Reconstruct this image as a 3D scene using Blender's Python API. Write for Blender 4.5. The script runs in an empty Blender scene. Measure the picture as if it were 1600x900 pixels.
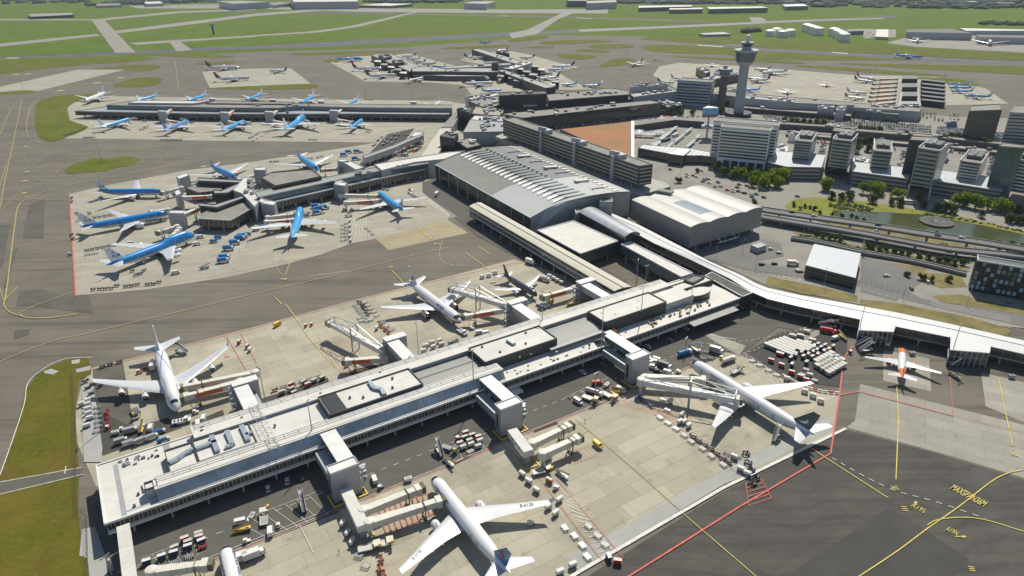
import bpy, math, random
from mathutils import Vector, Matrix
random.seed(7)
R=math.radians
S=bpy.context.scene
COL=S.collection
# ---------------------------------------------------------------- camera
F,PITCH,ROLL,H=1085.9,R(25.62),R(-.52),191.2
_fw=Vector((0,math.cos(PITCH),-math.sin(PITCH))); _r=Vector((1,0,0)); _u=_r.cross(_fw)
_r,_u=_r*math.cos(ROLL)+_u*math.sin(ROLL), -_r*math.sin(ROLL)+_u*math.cos(ROLL)
cam=bpy.data.objects.new('camera',bpy.data.cameras.new('camera')); COL.objects.link(cam)
m3=Matrix((_r,_u,-_fw)).transposed(); cam.matrix_world=Matrix.Translation((0,0,H))@m3.to_4x4()
cam.data.sensor_width=36; cam.data.lens=36*F/1600; cam.data.clip_end=30000; cam.data.clip_start=1
S.camera=cam
S.render.resolution_x=1024; S.render.resolution_y=576
# ---------------------------------------------------------------- sky, sun, exposure
SUN_AZ,SUN_EL=16,51
W=bpy.data.worlds.new('World'); S.world=W; W.use_nodes=True
nt=W.node_tree; sky=nt.nodes.new('ShaderNodeTexSky'); sky.sky_type='NISHITA'; sky.sun_disc=False
sky.sun_elevation=R(SUN_EL); sky.sun_rotation=R(SUN_AZ); sky.air_density=1; sky.dust_density=.6
bg=nt.nodes['Background']; nt.links.new(sky.outputs[0],bg.inputs[0]); bg.inputs[1].default_value=.082
sd=bpy.data.lights.new('sun','SUN'); sd.energy=4.4; sd.angle=R(.53); sd.color=(1,.94,.81)
so=bpy.data.objects.new('sun',sd); COL.objects.link(so)
_sd=Vector((math.sin(R(SUN_AZ))*math.cos(R(SUN_EL)),math.cos(R(SUN_AZ))*math.cos(R(SUN_EL)),math.sin(R(SUN_EL))))
so.rotation_euler=_sd.to_track_quat('Z','Y').to_euler()
so.location=(0,0,400)
S.view_settings.view_transform='Standard'; S.view_settings.look='None'
S.view_settings.exposure=0.1; S.view_settings.gamma=1
S.render.engine='CYCLES'
S.cycles.max_bounces=5; S.cycles.diffuse_bounces=2; S.cycles.glossy_bounces=2; S.cycles.transmission_bounces=2; S.cycles.volume_bounces=0; S.cycles.transparent_max_bounces=4
# ---------------------------------------------------------------- geometry helpers
def P(x,y,z=0.):
    "point at height z seen at photo pixel x,y"
    d=_fw*F+_r*(x-800)-_u*(y-450)
    return Vector((0,0,H))+d*((z-H)/d.z)
def proj(v):
    d=v-Vector((0,0,H)); k=d.dot(_fw)
    return 800+F*d.dot(_r)/k,450-F*d.dot(_u)/k
def rise(x,y,zb,ytop):
    b=P(x,y,zb); lo,hi=zb,zb+150
    for _ in range(40):
        m=(lo+hi)/2
        if proj(Vector((b.x,b.y,m)))[1]>ytop: lo=m
        else: hi=m
    return lo
def PX(pts,z=0): return [P(a,b,z) for a,b in pts]
PA=R(32.153); AX=Vector((math.cos(PA),math.sin(PA),0)); NX=Vector((AX.y,-AX.x,0)); PO=Vector((-145.744,187.407,0))
def ST(s,t,z=0.): return PO+AX*s+NX*t+Vector((0,0,z))
class MB:
    def __init__(s): s.v=[];s.f=[];s.i=[];s.m=0
    def face(s,pts,m=None):
        n=len(s.v); s.v+= [tuple(p) for p in pts]; s.f.append(tuple(range(n,n+len(pts)))); s.i.append(s.m if m is None else m)
    def grid(s,rows,closed=False,m=None,mf=None):
        n=len(s.v); k=len(rows[0])
        for r in rows: s.v+=[tuple(p) for p in r]
        for a in range(len(rows)-1):
            for b in range(k if closed else k-1):
                c=(b+1)%k
                s.f.append((n+a*k+b,n+a*k+c,n+(a+1)*k+c,n+(a+1)*k+b)); s.i.append(mf(a,b) if mf else (s.m if m is None else m))
        return n,k
    def cap(s,ring,m=None,flip=False):
        s.face(list(reversed(ring)) if flip else ring,m)
    def prism(s,poly,z0,z1,m=None,mt=None):
        p=[(q[0],q[1]) for q in poly]
        a=sum(p[i][0]*p[(i+1)%len(p)][1]-p[(i+1)%len(p)][0]*p[i][1] for i in range(len(p)))
        if a<0: p.reverse()
        n=len(s.v); k=len(p); s.v+=[(x,y,z0) for x,y in p]+[(x,y,z1) for x,y in p]
        mm=s.m if m is None else m
        for i in range(k):
            j=(i+1)%k; s.f.append((n+i,n+j,n+k+j,n+k+i)); s.i.append(mm)
        s.f.append(tuple(n+k+i for i in range(k))); s.i.append(mm if mt is None else mt)
        s.f.append(tuple(n+i for i in reversed(range(k)))); s.i.append(mm)
    def box(s,c,sz,rz=0,m=None,ry=0):
        cx,cy,cz=c; a,b,h=sz[0]/2,sz[1]/2,sz[2]/2
        M=Matrix.Translation(c)@Matrix.Rotation(rz,4,'Z')@Matrix.Rotation(ry,4,'Y')
        P8=[M@Vector((x,y,z)) for z in(-h,h) for x,y in((-a,-b),(a,-b),(a,b),(-a,b))]
        n=len(s.v); s.v+=[tuple(p) for p in P8]
        for f in((0,3,2,1),(4,5,6,7),(0,1,5,4),(1,2,6,5),(2,3,7,6),(3,0,4,7)):
            s.f.append(tuple(n+i for i in f)); s.i.append(s.m if m is None else m)
    def bar(s,a,b,w,h=None,m=None,up=Vector((0,0,1))):
        a=Vector(a);b=Vector(b);h=h or w; d=(b-a).normalized(); x=d.cross(up)
        if x.length<1e-4: x=Vector((1,0,0))
        x.normalize(); y=x.cross(d)
        r=[[p+x*i*w/2+y*j*h/2 for i,j in((-1,-1),(1,-1),(1,1),(-1,1))] for p in(a,b)]
        s.grid(r,True,m); s.cap(r[0],m,True); s.cap(r[1],m)
    def tube(s,pts,rad,n=8,m=None,caps=True):
        rows=[]
        for i,p in enumerate(pts):
            p=Vector(p); d=(Vector(pts[min(i+1,len(pts)-1)])-Vector(pts[max(i-1,0)])).normalized()
            x=d.cross(Vector((0,0,1)))
            if x.length<1e-3: x=Vector((1,0,0))
            x.normalize(); y=x.cross(d); r=rad[i] if isinstance(rad,(list,tuple)) else rad
            rows.append([p+x*math.cos(t*2*math.pi/n)*r+y*math.sin(t*2*math.pi/n)*r for t in range(n)])
        s.grid(rows,True,m)
        if caps: s.cap(rows[0],m,True); s.cap(rows[-1],m)
    def lathe(s,prof,c=(0,0,0),n=16,axis='z',mf=None,caps=True):
        rows=[]
        for r,h in prof:
            row=[]
            for t in range(n):
                a=2*math.pi*t/n
                if axis=='z': q=(c[0]+r*math.cos(a),c[1]+r*math.sin(a),c[2]+h)
                else: q=(c[0]+h,c[1]+r*math.cos(a),c[2]+r*math.sin(a))
                row.append(q)
            rows.append(row)
        s.grid(rows,True,mf=(lambda a,b:mf(a)) if mf else None)
        if caps: s.cap(rows[0],mf(0) if mf else None,True); s.cap(rows[-1],mf(len(rows)-2) if mf else None)
    def mesh(s,name,mats,smooth=0):
        me=bpy.data.meshes.new(name); me.from_pydata(s.v,[],s.f)
        if not isinstance(mats,(list,tuple)): mats=[mats]
        for m in mats: me.materials.append(m)
        if len(mats)>1: me.polygons.foreach_set('material_index',s.i)
        if smooth:
            me.polygons.foreach_set('use_smooth',[True]*len(s.f)); me.update(); me.set_sharp_from_angle(angle=R(smooth))
        me.update(); return me
    def build(s,name,mats,parent=None,smooth=0,**k):
        return ob(name,s.mesh(name,mats,smooth),parent,**k)
def ob(name,data,parent=None,label=None,cat=None,group=None,kind=None,loc=None,rz=None):
    o=bpy.data.objects.new(name,data); COL.objects.link(o)
    if parent: o.parent=parent
    if label: o['label']=label
    if cat: o['category']=cat
    if group: o['group']=group
    if kind: o['kind']=kind
    if loc is not None: o.location=loc
    if rz is not None: o.rotation_euler=(0,0,rz)
    return o
def thing(name,label,cat,loc=(0,0,0),rz=0,group=None): return ob(name,None,None,label,cat,group,None,loc,rz)
KIDS={}
def proto(name,parts):
    "parts: list of (part name, mesh, [subparts])"
    return (name,parts)
def put(pr,loc,rz,label,cat,group=None,sc=1):
    name,parts=pr
    if len(parts)==1 and not isinstance(parts[0],tuple):
        o=ob(name,parts[0],None,label,cat,group,None,loc,rz)
    else:
        o=thing(name,label,cat,loc,rz,group)
        for q in parts:
            c=ob(q[0],q[1],o)
            if len(q)>2:
                for q2 in q[2]: ob(q2[0],q2[1],c)
    if sc!=1: o.scale=(sc,)*3
    return o
ORD='first second third fourth fifth sixth seventh eighth ninth tenth eleventh twelfth thirteenth fourteenth fifteenth sixteenth'.split()
def ordlab(desc,i,n,frm='left'):
    if n==1: return desc
    w={0:'%smost'%frm if frm in('left','right') else 'first from the '+frm,1:'second from the '+frm}
    if i==0: return desc+', the leftmost'
    if i==n-1: return desc+', the rightmost'
    return desc+', %s from the left'%ORD[i]
# ---------------------------------------------------------------- materials
MATS={}
def mat(name,col,rough=.6,metal=0.,var=.12,scale=.25,spec=.5,hook=None,stretch=None,coat=0):
    if name in MATS: return MATS[name]
    m=bpy.data.materials.new(name); m.use_nodes=True; t=m.node_tree; b=t.nodes['Principled BSDF']
    b.inputs['Roughness'].default_value=rough; b.inputs['Metallic'].default_value=metal
    b.inputs['Specular IOR Level'].default_value=spec
    if coat: b.inputs['Coat Weight'].default_value=coat
    c=(*col,1)
    tc=t.nodes.new('ShaderNodeTexCoord'); src=tc.outputs['Object']
    if stretch:
        mp=t.nodes.new('ShaderNodeMapping'); mp.inputs['Rotation'].default_value=(0,0,stretch[0]); mp.inputs['Scale'].default_value=stretch[1]
        t.links.new(src,mp.inputs[0]); src=mp.outputs[0]
    n=t.nodes.new('ShaderNodeTexNoise'); n.inputs['Scale'].default_value=scale; n.inputs['Detail'].default_value=5; n.inputs['Roughness'].default_value=.62
    t.links.new(src,n.inputs['Vector'])
    r=t.nodes.new('ShaderNodeMapRange'); r.inputs['From Min'].default_value=.3; r.inputs['From Max'].default_value=.7
    r.inputs['To Min'].default_value=1-var; r.inputs['To Max'].default_value=1+var
    t.links.new(n.outputs['Fac'],r.inputs['Value'])
    x=t.nodes.new('ShaderNodeVectorMath'); x.operation='SCALE'; x.inputs[0].default_value=col
    t.links.new(r.outputs[0],x.inputs['Scale']); out=x.outputs[0]
    if hook: out=hook(t,out,tc)
    t.links.new(out,b.inputs['Base Color'])
    MATS[name]=m; return m
def N(t,typ,ins=None,**k):
    n=t.nodes.new(typ)
    for a,v in k.items(): setattr(n,a,v)
    for a,v in (ins or {}).items():
        if isinstance(v,bpy.types.NodeSocket): t.links.new(v,n.inputs[a])
        else: n.inputs[a].default_value=v
    return n
def mixc(t,fac,a,b,blend='MIX'):
    n=t.nodes.new('ShaderNodeMix'); n.data_type='RGBA'; n.blend_type=blend
    for i,v in((0,fac),(6,a),(7,b)):
        if isinstance(v,bpy.types.NodeSocket): t.links.new(v,n.inputs[i])
        elif i: n.inputs[i].default_value=(*v,1)
        else: n.inputs[0].default_value=v
    return n.outputs[2]
def seams(rot,w,h,amt=.25,off=.5,mortar=.012,vary=.1):
    "slab joints: brick pattern in world metres"
    def f(t,c,tc):
        mp=N(t,'ShaderNodeMapping',{'Vector':tc.outputs['Object'],'Rotation':(0,0,-rot)})
        b=N(t,'ShaderNodeTexBrick',{'Vector':mp.outputs[0],'Scale':1.,'Mortar Size':mortar*w,'Mortar Smooth':.3,'Brick Width':w,'Row Height':h,'Color1':(1+vary,)*3+(1,),'Color2':(1-vary,)*3+(1,),'Mortar':(1-amt,)*3+(1,),'Bias':0.})
        b.offset=off
        return mixc(t,1.,c,b.outputs['Color'],'MULTIPLY')
    return f
def chain(*h):
    def f(t,c,tc):
        for g in h: c=g(t,c,tc)
        return c
    return f
def blotch(scale,col,lo=.55,hi=.7,stretch=None,amt=1.):
    def f(t,c,tc):
        v=tc.outputs['Object']
        if stretch: v=N(t,'ShaderNodeMapping',{'Vector':v,'Rotation':(0,0,stretch[0]),'Scale':stretch[1]}).outputs[0]
        n=N(t,'ShaderNodeTexNoise',{'Vector':v,'Scale':scale,'Detail':6.,'Roughness':.65})
        r=N(t,'ShaderNodeMapRange',{'Value':n.outputs['Fac'],'From Min':lo,'From Max':hi,'To Max':amt})
        return mixc(t,r.outputs[0],c,col)
    return f
def stripes(axis,period,duty,col,rot=0):
    "repeating strips along object axis"
    def f(t,c,tc):
        v=tc.outputs['Object']
        if rot: v=N(t,'ShaderNodeMapping',{'Vector':v,'Rotation':(0,0,-rot)}).outputs[0]
        s=N(t,'ShaderNodeSeparateXYZ',{0:v})
        d=N(t,'ShaderNodeMath',{0:s.outputs[axis],1:period},operation='DIVIDE')
        fr=N(t,'ShaderNodeMath',{0:d.outputs[0]},operation='FRACT')
        g=N(t,'ShaderNodeMath',{0:fr.outputs[0],1:duty},operation='LESS_THAN')
        return mixc(t,g.outputs[0],c,col)
    return f
WHITE=(.78,.77,.74)
m_white=mat('white_paint',(.72,.71,.68),.45)
m_roofwhite=mat('white_roof_membrane',(.64,.62,.57),.7,var=.09,scale=.12,hook=chain(seams(PA,18,2.6,.2,.5,.005,.03),blotch(.06,(.4,.38,.33),.52,.75,amt=.6),blotch(.5,(.3,.28,.24),.64,.74,amt=.5)))
m_roofgrey=mat('grey_roof_sheet',(.36,.36,.33),.6,var=.08,scale=.1,hook=seams(R(32),60,1.2,.18,.5,.02,.02))
m_roofdark=mat('dark_roof_felt',(.1,.095,.085),.85,var=.3,scale=.15,hook=blotch(.09,(.19,.18,.155),.5,.75,amt=.7))
m_roofmid=mat('weathered_flat_roof',(.25,.24,.21),.85,var=.18,scale=.1,hook=blotch(.06,(.14,.135,.12),.55,.75,amt=.6))
m_steel=mat('light_grey_cladding',(.4,.42,.44),.42,.2,var=.06,hook=stripes(2,1.2,.05,(.25,.26,.28)))
m_gate=mat('gate_cladding',(.36,.38,.42),.45,.25,var=.06,hook=stripes(2,.6,.1,(.3,.32,.36)))
m_grey=mat('grey_paint',(.33,.34,.35),.5)
m_dkgrey=mat('dark_grey_paint',(.09,.095,.1),.5)
m_black=mat('black_cladding',(.025,.027,.03),.4)
m_glass=mat('dark_glass',(.03,.04,.045),.08,0,var=.4,scale=.3,spec=.8)
m_glassb=mat('blue_grey_glass',(.10,.15,.17),.12,.3,var=.3,scale=.3,spec=.8)
m_glassw=mat('mullioned_glass',(.075,.065,.05),.15,0,var=.4,scale=.3,hook=chain(stripes(0,3.0,.09,(.4,.41,.42),PA),stripes(0,3.0,.04,(.25,.25,.25),PA)))
m_slope=mat('sloping_glass_sky_tint',(.38,.44,.47),.35,.1,var=.35,scale=.12,spec=.8,hook=stripes(0,3.6,.05,(.32,.36,.38),PA))  # base colour lightened to carry the sky mirrored in the panes
m_rubber=mat('black_rubber',(.02,.02,.02),.8)
m_yellow=mat('yellow_paint',(.75,.5,.03),.5)
m_red=mat('red_paint',(.6,.045,.02),.45)
m_orange=mat('orange_banner',(.72,.13,.025),.55,var=.1,scale=.6)
m_blue=mat('blue_paint',(.03,.2,.5),.35)
m_navy=mat('navy_paint',(.02,.04,.16),.45)
m_green=mat('green_paint',(.02,.2,.1),.5)
m_cream=mat('cream_bridge_paint',(.64,.62,.54),.55,var=.07,scale=.4)
m_bellow=mat('folding_bellows',(.25,.24,.15),.8,hook=stripes(2,.35,.3,(.1,.1,.07)))
m_pylon=mat('concrete_column',(.42,.41,.38),.8)
m_lattice=mat('galvanised_steel',(.42,.44,.46),.4,.4)
# ================================================================ GROUND
def smoothpts(pts,closed=True,k=6):
    n=len(pts); out=[]
    rng=range(n) if closed else range(n-1)
    for i in rng:
        g=lambda j: pts[j%n] if closed else pts[max(0,min(n-1,j))]
        p0,p1,p2,p3=g(i-1),g(i),g(i+1),g(i+2)
        for a in range(k):
            t=a/k
            out.append(tuple(.5*((2*p1[q])+(-p0[q]+p2[q])*t+(2*p0[q]-5*p1[q]+4*p2[q]-p3[q])*t*t+(-p0[q]+3*p1[q]-3*p2[q]+p3[q])*t**3) for q in(0,1)))
    if not closed: out.append(tuple(pts[-1]))
    return out
def sheet(mb,pts,z,smooth=False,world=False):
    if not world: pts=[tuple(P(a,b,z))[:2] for a,b in pts]
    if smooth:
        pts=smoothpts(pts,True,10 if smooth==2 else 6)
        if smooth==2: pts=[(x+random.uniform(-.9,.9),y+random.uniform(-.9,.9)) for x,y in pts]
    a=sum(pts[i][0]*pts[(i+1)%len(pts)][1]-pts[(i+1)%len(pts)][0]*pts[i][1] for i in range(len(pts)))
    if a<0: pts=list(reversed(pts))
    mb.face([(x,y,z) for x,y in pts])
def grasshook(t,c,tc):
    c=blotch(.014,(.17,.125,.025),.42,.6,amt=.8)(t,c,tc)
    c=blotch(.05,(.12,.08,.022),.5,.68,amt=.8)(t,c,tc)
    c=blotch(.35,(.045,.075,.01),.5,.8,(PA,(.25,1.6,1)),.45)(t,c,tc)
    c=blotch(.5,(.15,.15,.035),.52,.72,(R(4),(3,.06,1)),.4)(t,c,tc)
    return c
m_grass=mat('grass',(.1,.108,.011),.95,var=.25,scale=.5,spec=.1,hook=grasshook)
m_farfield=mat('field_grass',(.1,.155,.012),.95,var=.16,scale=.01,spec=.1,hook=chain(blotch(.004,(.13,.15,.022),.42,.65,(R(-8),(.2,2.2,1)),.7),blotch(.02,(.07,.115,.018),.5,.7,(R(10),(.3,3,1)),.5)))
def tyre(t,c,tc):
    for sc,ro,am in((.05,R(-18),.55),(.09,R(-40),.45)):
        c=blotch(sc,(.05,.045,.038),.53,.72,(ro,(.08,2.2,1)),am)(t,c,tc)
    return c
m_asph=mat('asphalt',(.168,.15,.121),.9,var=.13,scale=.03,spec=.2,hook=chain(tyre,blotch(.008,(.2,.19,.165),.5,.75,amt=.5),seams(R(24),45,11,.1,.5,.004,.035)))
def swirl(t,c,tc):
    w=N(t,'ShaderNodeTexWave',{'Vector':tc.outputs['Object'],'Scale':.03,'Distortion':9.,'Detail':4.,'Detail Scale':1.2},wave_type='RINGS')
    r=N(t,'ShaderNodeMapRange',{'Value':w.outputs['Fac'],'From Min':.75,'From Max':1.,'To Max':.3})
    return mixc(t,r.outputs[0],c,(.05,.046,.04))
m_asphdark=mat('dark_asphalt',(.086,.08,.071),.9,var=.12,scale=.06,spec=.2,hook=chain(blotch(.1,(.125,.118,.102),.42,.72,(R(-32),(.05,2.6,1)),.6),blotch(.25,(.06,.056,.05),.52,.7,(R(-32),(.04,2.2,1)),.5),blotch(.03,(.12,.115,.1),.5,.7,amt=.5),seams(R(33),60,12,.12,.5,.003,.06),swirl))
m_patch=mat('new_asphalt_patch',(.075,.071,.064),.9,var=.12,scale=.1,spec=.2)
m_road=mat('road_asphalt',(.12,.115,.1),.9,var=.1,scale=.06,spec=.2,hook=blotch(.1,(.085,.08,.07),.5,.7,(-PA,(.06,2,1)),.6))
def slabs(rot): return chain(seams(rot,22,7.2,.28,.5,.005,.1),seams(rot,7.3,7.2,.2,0,.01,.03),blotch(.03,(.25,.23,.18),.48,.7,amt=.6),blotch(.12,(.17,.16,.13),.6,.72,amt=.6),blotch(.5,(.12,.11,.1),.68,.76,amt=.5))
m_conc=mat('concrete_slabs',(.405,.372,.285),.85,var=.09,scale=.05,spec=.3,hook=slabs(PA))
m_conc2=mat('concrete_slabs_far',(.375,.35,.28),.85,var=.08,scale=.03,spec=.3,hook=slabs(R(10)))
m_conc3=mat('concrete_slabs_east',(.33,.315,.265),.85,var=.08,scale=.05,spec=.3,hook=slabs(R(-28)))
m_bluec=mat('grey_concrete_strip',(.36,.36,.335),.85,var=.08,scale=.06,hook=seams(PA,7,20,.15,0,.01,.03))
m_tan=mat('tan_concrete',(.34,.29,.18),.85,var=.08,scale=.06,hook=seams(PA,8,8,.1,0,.006,.04))
m_runway=mat('runway_asphalt',(.075,.078,.08),.85,var=.2,scale=.01)
m_landside=mat('landside_paving',(.26,.245,.21),.9,var=.15,scale=.04,hook=blotch(.02,(.29,.27,.23),.5,.7,amt=.6))
ZC=[.02]
def onesheet(name,polys,z,m,smooth=False,world=False):
    mb=MB(); ov=name in('runway','taxiway','grass_verge','concrete_apron','city_road','service_road','asphalt_stands','asphalt_patch','east_apron','roadside_verge','north_apron')
    for i,p in enumerate(polys):
        sheet(mb,p,ZC[0],smooth,world)
        if ov and i%3!=2: ZC[0]+=.004
    ZC[0]+=.006
    return mb.build(name,m,kind='structure')
mb=MB(); mb.face([(-9000,-900,0),(9000,-900,0),(9000,14000,0),(-9000,14000,0)]); mb.build('ground',m_farfield,kind='structure')
# the airfield's asphalt as one sheet
onesheet('airfield_asphalt',[[(-160,1100),(-160,140),(-60,128),(0,117),(60,107),(125,101),(200,96),(250,91),(230,88),(330,84),(420,80),(520,78),(640,73),(800,61),(870,55),(1000,57),(1200,64),(1400,73),(1600,82),(1750,90),(1750,1100)]],.04,m_asph)
onesheet('runway',[[(-60,92),(0,89),(400,71),(800,50),(1000,41.5),(1200,33),(1400,25),(1404,27.5),(1200,37.5),(1000,46),(800,56),(480,75),(400,76),(0,94.5),(-60,97)],
 [(1130,71),(1200,75.5),(1400,85.5),(1600,95.5),(1700,100),(1700,108),(1600,103),(1400,93.5),(1200,80.5),(1130,75)],
 [(300,16.5),(560,20),(800,24),(1000,29),(1105,33.5),(1100,35),(980,30.5),(800,26),(560,22),(300,18.5)]],.1,m_runway)
m_taxi=mat('taxiway_concrete',(.27,.255,.22),.9,var=.1,scale=.02)
onesheet('taxiway',[[(142,30),(162,30),(212,82),(180,82)],[(-30,71),(150,53),(160,55.5),(-30,76)],[(178,48.5),(300,33),(400,21),(500,14),(500,17),(400,25),(300,38),(185,52)],
 [(-30,29.5),(150,30),(270,18),(400,13.5),(400,15.5),(280,20.5),(165,31.5),(-30,32)],[(200,67),(300,61),(400,55),(400,57.5),(300,64),(215,70)],
 [(265,66),(282,65),(300,78),(276,80)],[(400,54.5),(480,49.5),(540,42),(640,20),(658,18),(560,42),(500,50.5),(400,56.8)],
 [(795,52),(822,47),(885,17),(908,16),(872,30),(838,54),(800,60)],[(1170,27),(1190,27),(1200,34),(1175,34)],[(905,46),(1060,40),(1250,31),(1380,28),(1380,29.5),(1250,33.5),(1060,43),(905,50)]],.07,m_taxi)
onesheet('hangar_forecourt',[[(200,9),(400,5),(410,11),(600,13),(800,15),(950,14),(950,21),(800,20.5),(560,18.5),(400,13.5),(215,13)],
 [(1385,67),(1420,57),(1480,52),(1700,60),(1700,88),(1600,82),(1430,73)],[(1345,45),(1400,46),(1400,58),(1350,60)]],.09,m_taxi)
# aprons
t28=[tuple(proj(ST(s,28)))for s in(-20,60,140,220,262)]
onesheet('concrete_apron',[[(143,575),(240,551),(400,510),(560,467),(677,438),(803,405),(1000,470),(1060,520),(500,760),(150,760),(120,690),(118,640),(128,600)],
 t28+[(1077,563),(1120,548),(1160,556),(1223,592),(1290,612),(1312,615),(1300,690),(1130,757),(905,893),(870,915),(700,1000),(330,1050),(100,1050)]],.06,m_conc)
onesheet('north_apron',[[(108,303),(175,288),(287,267),(400,252),(480,240),(575,225),(650,205),(700,190),(735,220),(720,300),(700,344),(732,364),(607,391),(587,373),(550,380),(500,398),(450,412),(350,434),(230,452),(118,462)],
 [(98,213),(104,216),(205,217.5),(340,220),(580,222.5),(620,214),(690,200),(740,165),(700,158),(560,156),(150,150),(120,158),(105,168),(110,190),(137,199)],
 [(315,111),(400,107),(455,107),(487,132),(400,135),(328,138)],[(515,97),(560,87),(640,84),(700,100),(720,104),(780,104),(800,128),(870,138),(800,150),(740,152),(725,133),(675,129),(570,127)],
 [(720,94),(740,82),(800,80),(830,86),(880,100),(905,105),(870,112),(900,130),(930,140),(800,140),(800,110)],
 [(-20,140),(120,109),(195,109),(170,115),(60,142),(-20,146)],
 [(1020,118),(1030,104),(1060,98),(1170,104),(1330,117),(1460,120),(1540,138),(1575,162),(1330,168),(1200,152),(1130,150),(1060,140)]],.065,m_conc2)
onesheet('east_apron',[[(1344,600),(1600,664),(1700,690),(1700,775),(1600,747),(1470,708),(1345,674),(1322,668),(1336,657)],
 [(1380,547),(1452,560),(1455,612),(1380,595)],[(1533,582),(1600,597),(1700,620),(1700,686),(1600,660),(1540,635)]],.068,m_conc3)
onesheet('tan_pavement',[[(587,373),(700,344),(732,364),(607,391)]],.07,m_tan)
onesheet('grey_apron_edge',[[(905,893),(1130,757),(1300,672),(1296,650),(1130,735),(885,872)]],.075,m_bluec)
onesheet('dark_taxiway',[[(925,896),(1130,769),(1322,671),(1345,677),(1470,710),(1600,750),(1760,800),(1760,1100),(700,1100)]],.062,m_asphdark)
m_patch2=mat('worn_asphalt_patch',(.115,.106,.09),.9,var=.2,scale=.06,spec=.2,hook=blotch(.05,(.15,.135,.112),.5,.7,amt=.7))
onesheet('asphalt_patch',[[(45,320),(70,310),(68,372),(35,372)],[(0,352),(16,350),(4,418),(-5,418)],[(24,388),(27,388),(10,450),(5,450)],[(30,455),(67,452),(98,462),(140,460),(145,490),(60,478),(25,478)],
 [(22,517),(47,514),(45,523),(22,530)], [(145,577),(192,565),(210,672),(150,690)],[(1020,90),(1040,98),(1020,96)]],.078,m_patch2)
onesheet('asphalt_repair',[[(1390,792),(1515,874),(1440,945),(1160,945)]],.08,m_patch)
onesheet('asphalt_stands',[[(148,640),(210,668),(262,652),(285,668),(160,712)],[(300,660),(348,640),(352,652),(300,676)],
 [(382,628),(410,622),(512,590),(514,596),(400,640)],[(543,580),(600,566),(620,572),(560,598)],[(690,545),(715,528),(720,540),(640,570)],
 [(575,738),(625,720),(645,747),(590,767)],[(690,706),(760,676),(770,695),(700,732)],[(818,642),(850,632),(872,662),(835,676)],[(884,620),(950,588),(975,610),(925,640)],
 [(370,812),(500,764),(530,800),(420,842),(375,832)],[(222,870),(318,832),(326,862),(245,902)],[(1060,560),(1095,545),(1120,560),(1080,575)],
 [(1165,552),(1215,520),(1300,505),(1325,530),(1314,605),(1280,600),(1225,590)],[(605,210),(648,200),(600,260),(560,258)]],.08,m_patch)
# service road along the pier
m_svc=m_road
onesheet('service_road',[[tuple(ST(s,t))[:2] for s,t in((-40,-8),(338,-8),(332,20),(300,27.6),(-40,27.6))],
 [tuple(P(a,b))[:2] for a,b in((1050,520),(1100,500),(1190,470),(1335,500),(1330,528),(1215,512),(1160,552),(1120,547),(1075,560))]],.084,m_svc,world=True)
onesheet('terminal_road',[[(660,285),(690,275),(830,350),(980,440),(930,440),(800,398),(745,368),(660,300)]],.086,m_road)
onesheet('pavement_edge',[[(1223,538),(1360-60,505),(1310,509),(1235,544)],[(1155,556),(1100,523),(1110,520),(1165,540)]],.09,m_conc3)
# landside
onesheet('landside_ground',[[(985,180),(1100,165),(1330,175),(1700,190),(1700,520),(1500,505),(1340,475),(1200,447),(1060,382),(985,325)]],.09,m_landside)
# grass on top
G=[[(-60,94),(150,89),(232,92.5),(180,98),(100,104),(0,115),(-60,120)],[(240,85),(290,83),(365,88),(330,90),(260,88)],[(150,107),(200,102),(250,103),(235,110),(205,111),(190,107)],
 [(177,134),(205,123),(240,121),(253,124),(245,132),(210,136)],[(305,99),(330,97),(365,96),(355,100),(310,101)],[(322,138),(400,134),(488,131),(485,138),(400,140)],[(-10,145),(40,141),(55,144),(0,148)],
 [(60,160),(90,150),(150,147),(115,160),(104,172),(110,188),(137,199),(100,216),(80,221),(60,212),(55,185)],
 [(103,266),(115,256),(130,252),(145,247),(170,248),(195,244),(218,249),(205,258),(185,261),(160,268),(130,269),(110,271)],
 [(530,87),(620,83),(620,85),(540,88)],[(505,94),(530,92),(535,95),(510,97)],[(460,83),(560,80),(640,79),(620,81),(480,86)],[(700,74),(790,70),(780,74),(700,77)],
 [(800,61),(850,57),(852,60),(800,66)],[(845,66),(880,63),(930,62),(958,65),(930,67),(880,69),(850,69)],[(820,73),(860,72),(863,75),(830,75)],[(870,86),(885,84),(928,87),(925,91),(905,93),(878,90)],
 [(920,72),(940,69),(985,70),(987,74),(950,76),(925,75)],[(900,78),(925,77),(955,80),(940,82),(905,80)],[(938,102),(955,94),(975,91),(993,93),(990,97),(965,103),(940,104)],
 [(1000,60),(1030,57),(1150,60),(1170,65),(1130,69),(1080,67),(1010,62)],[(1010,71),(1100,71),(1160,75),(1140,84),(1060,83),(1015,79)],[(1140,86),(1155,79),(1400,92),(1395,94),(1200,93)],
 [(1170,64),(1200,63),(1600,83),(1700,88),(1700,101),(1600,95),(1440,88),(1200,75),(1170,70)],[(1310,99),(1450,101),(1600,104),(1700,110),(1700,123),(1600,117),(1450,108)],
 [(1060,88),(1150,91),(1250,97),(1230,99),(1070,90)],[(1250,102),(1330,106),(1480,118),(1400,116),(1260,105)],[(1420,120),(1500,124),(1530,133),(1500,133)],
 [(-90,960),(-60,700),(0,630),(20,680) ,(-5,750)][:0] or [(0,900),(0,750)][:0]]
G=[g for g in G if len(g)>3]
m_grass2=mat('verge_grass',(.11,.13,.016),.95,var=.2,scale=.05,spec=.1,hook=blotch(.02,(.17,.16,.04),.45,.65,amt=.6))
onesheet('grass_verge',G,.12,m_grass2,2)
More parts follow.
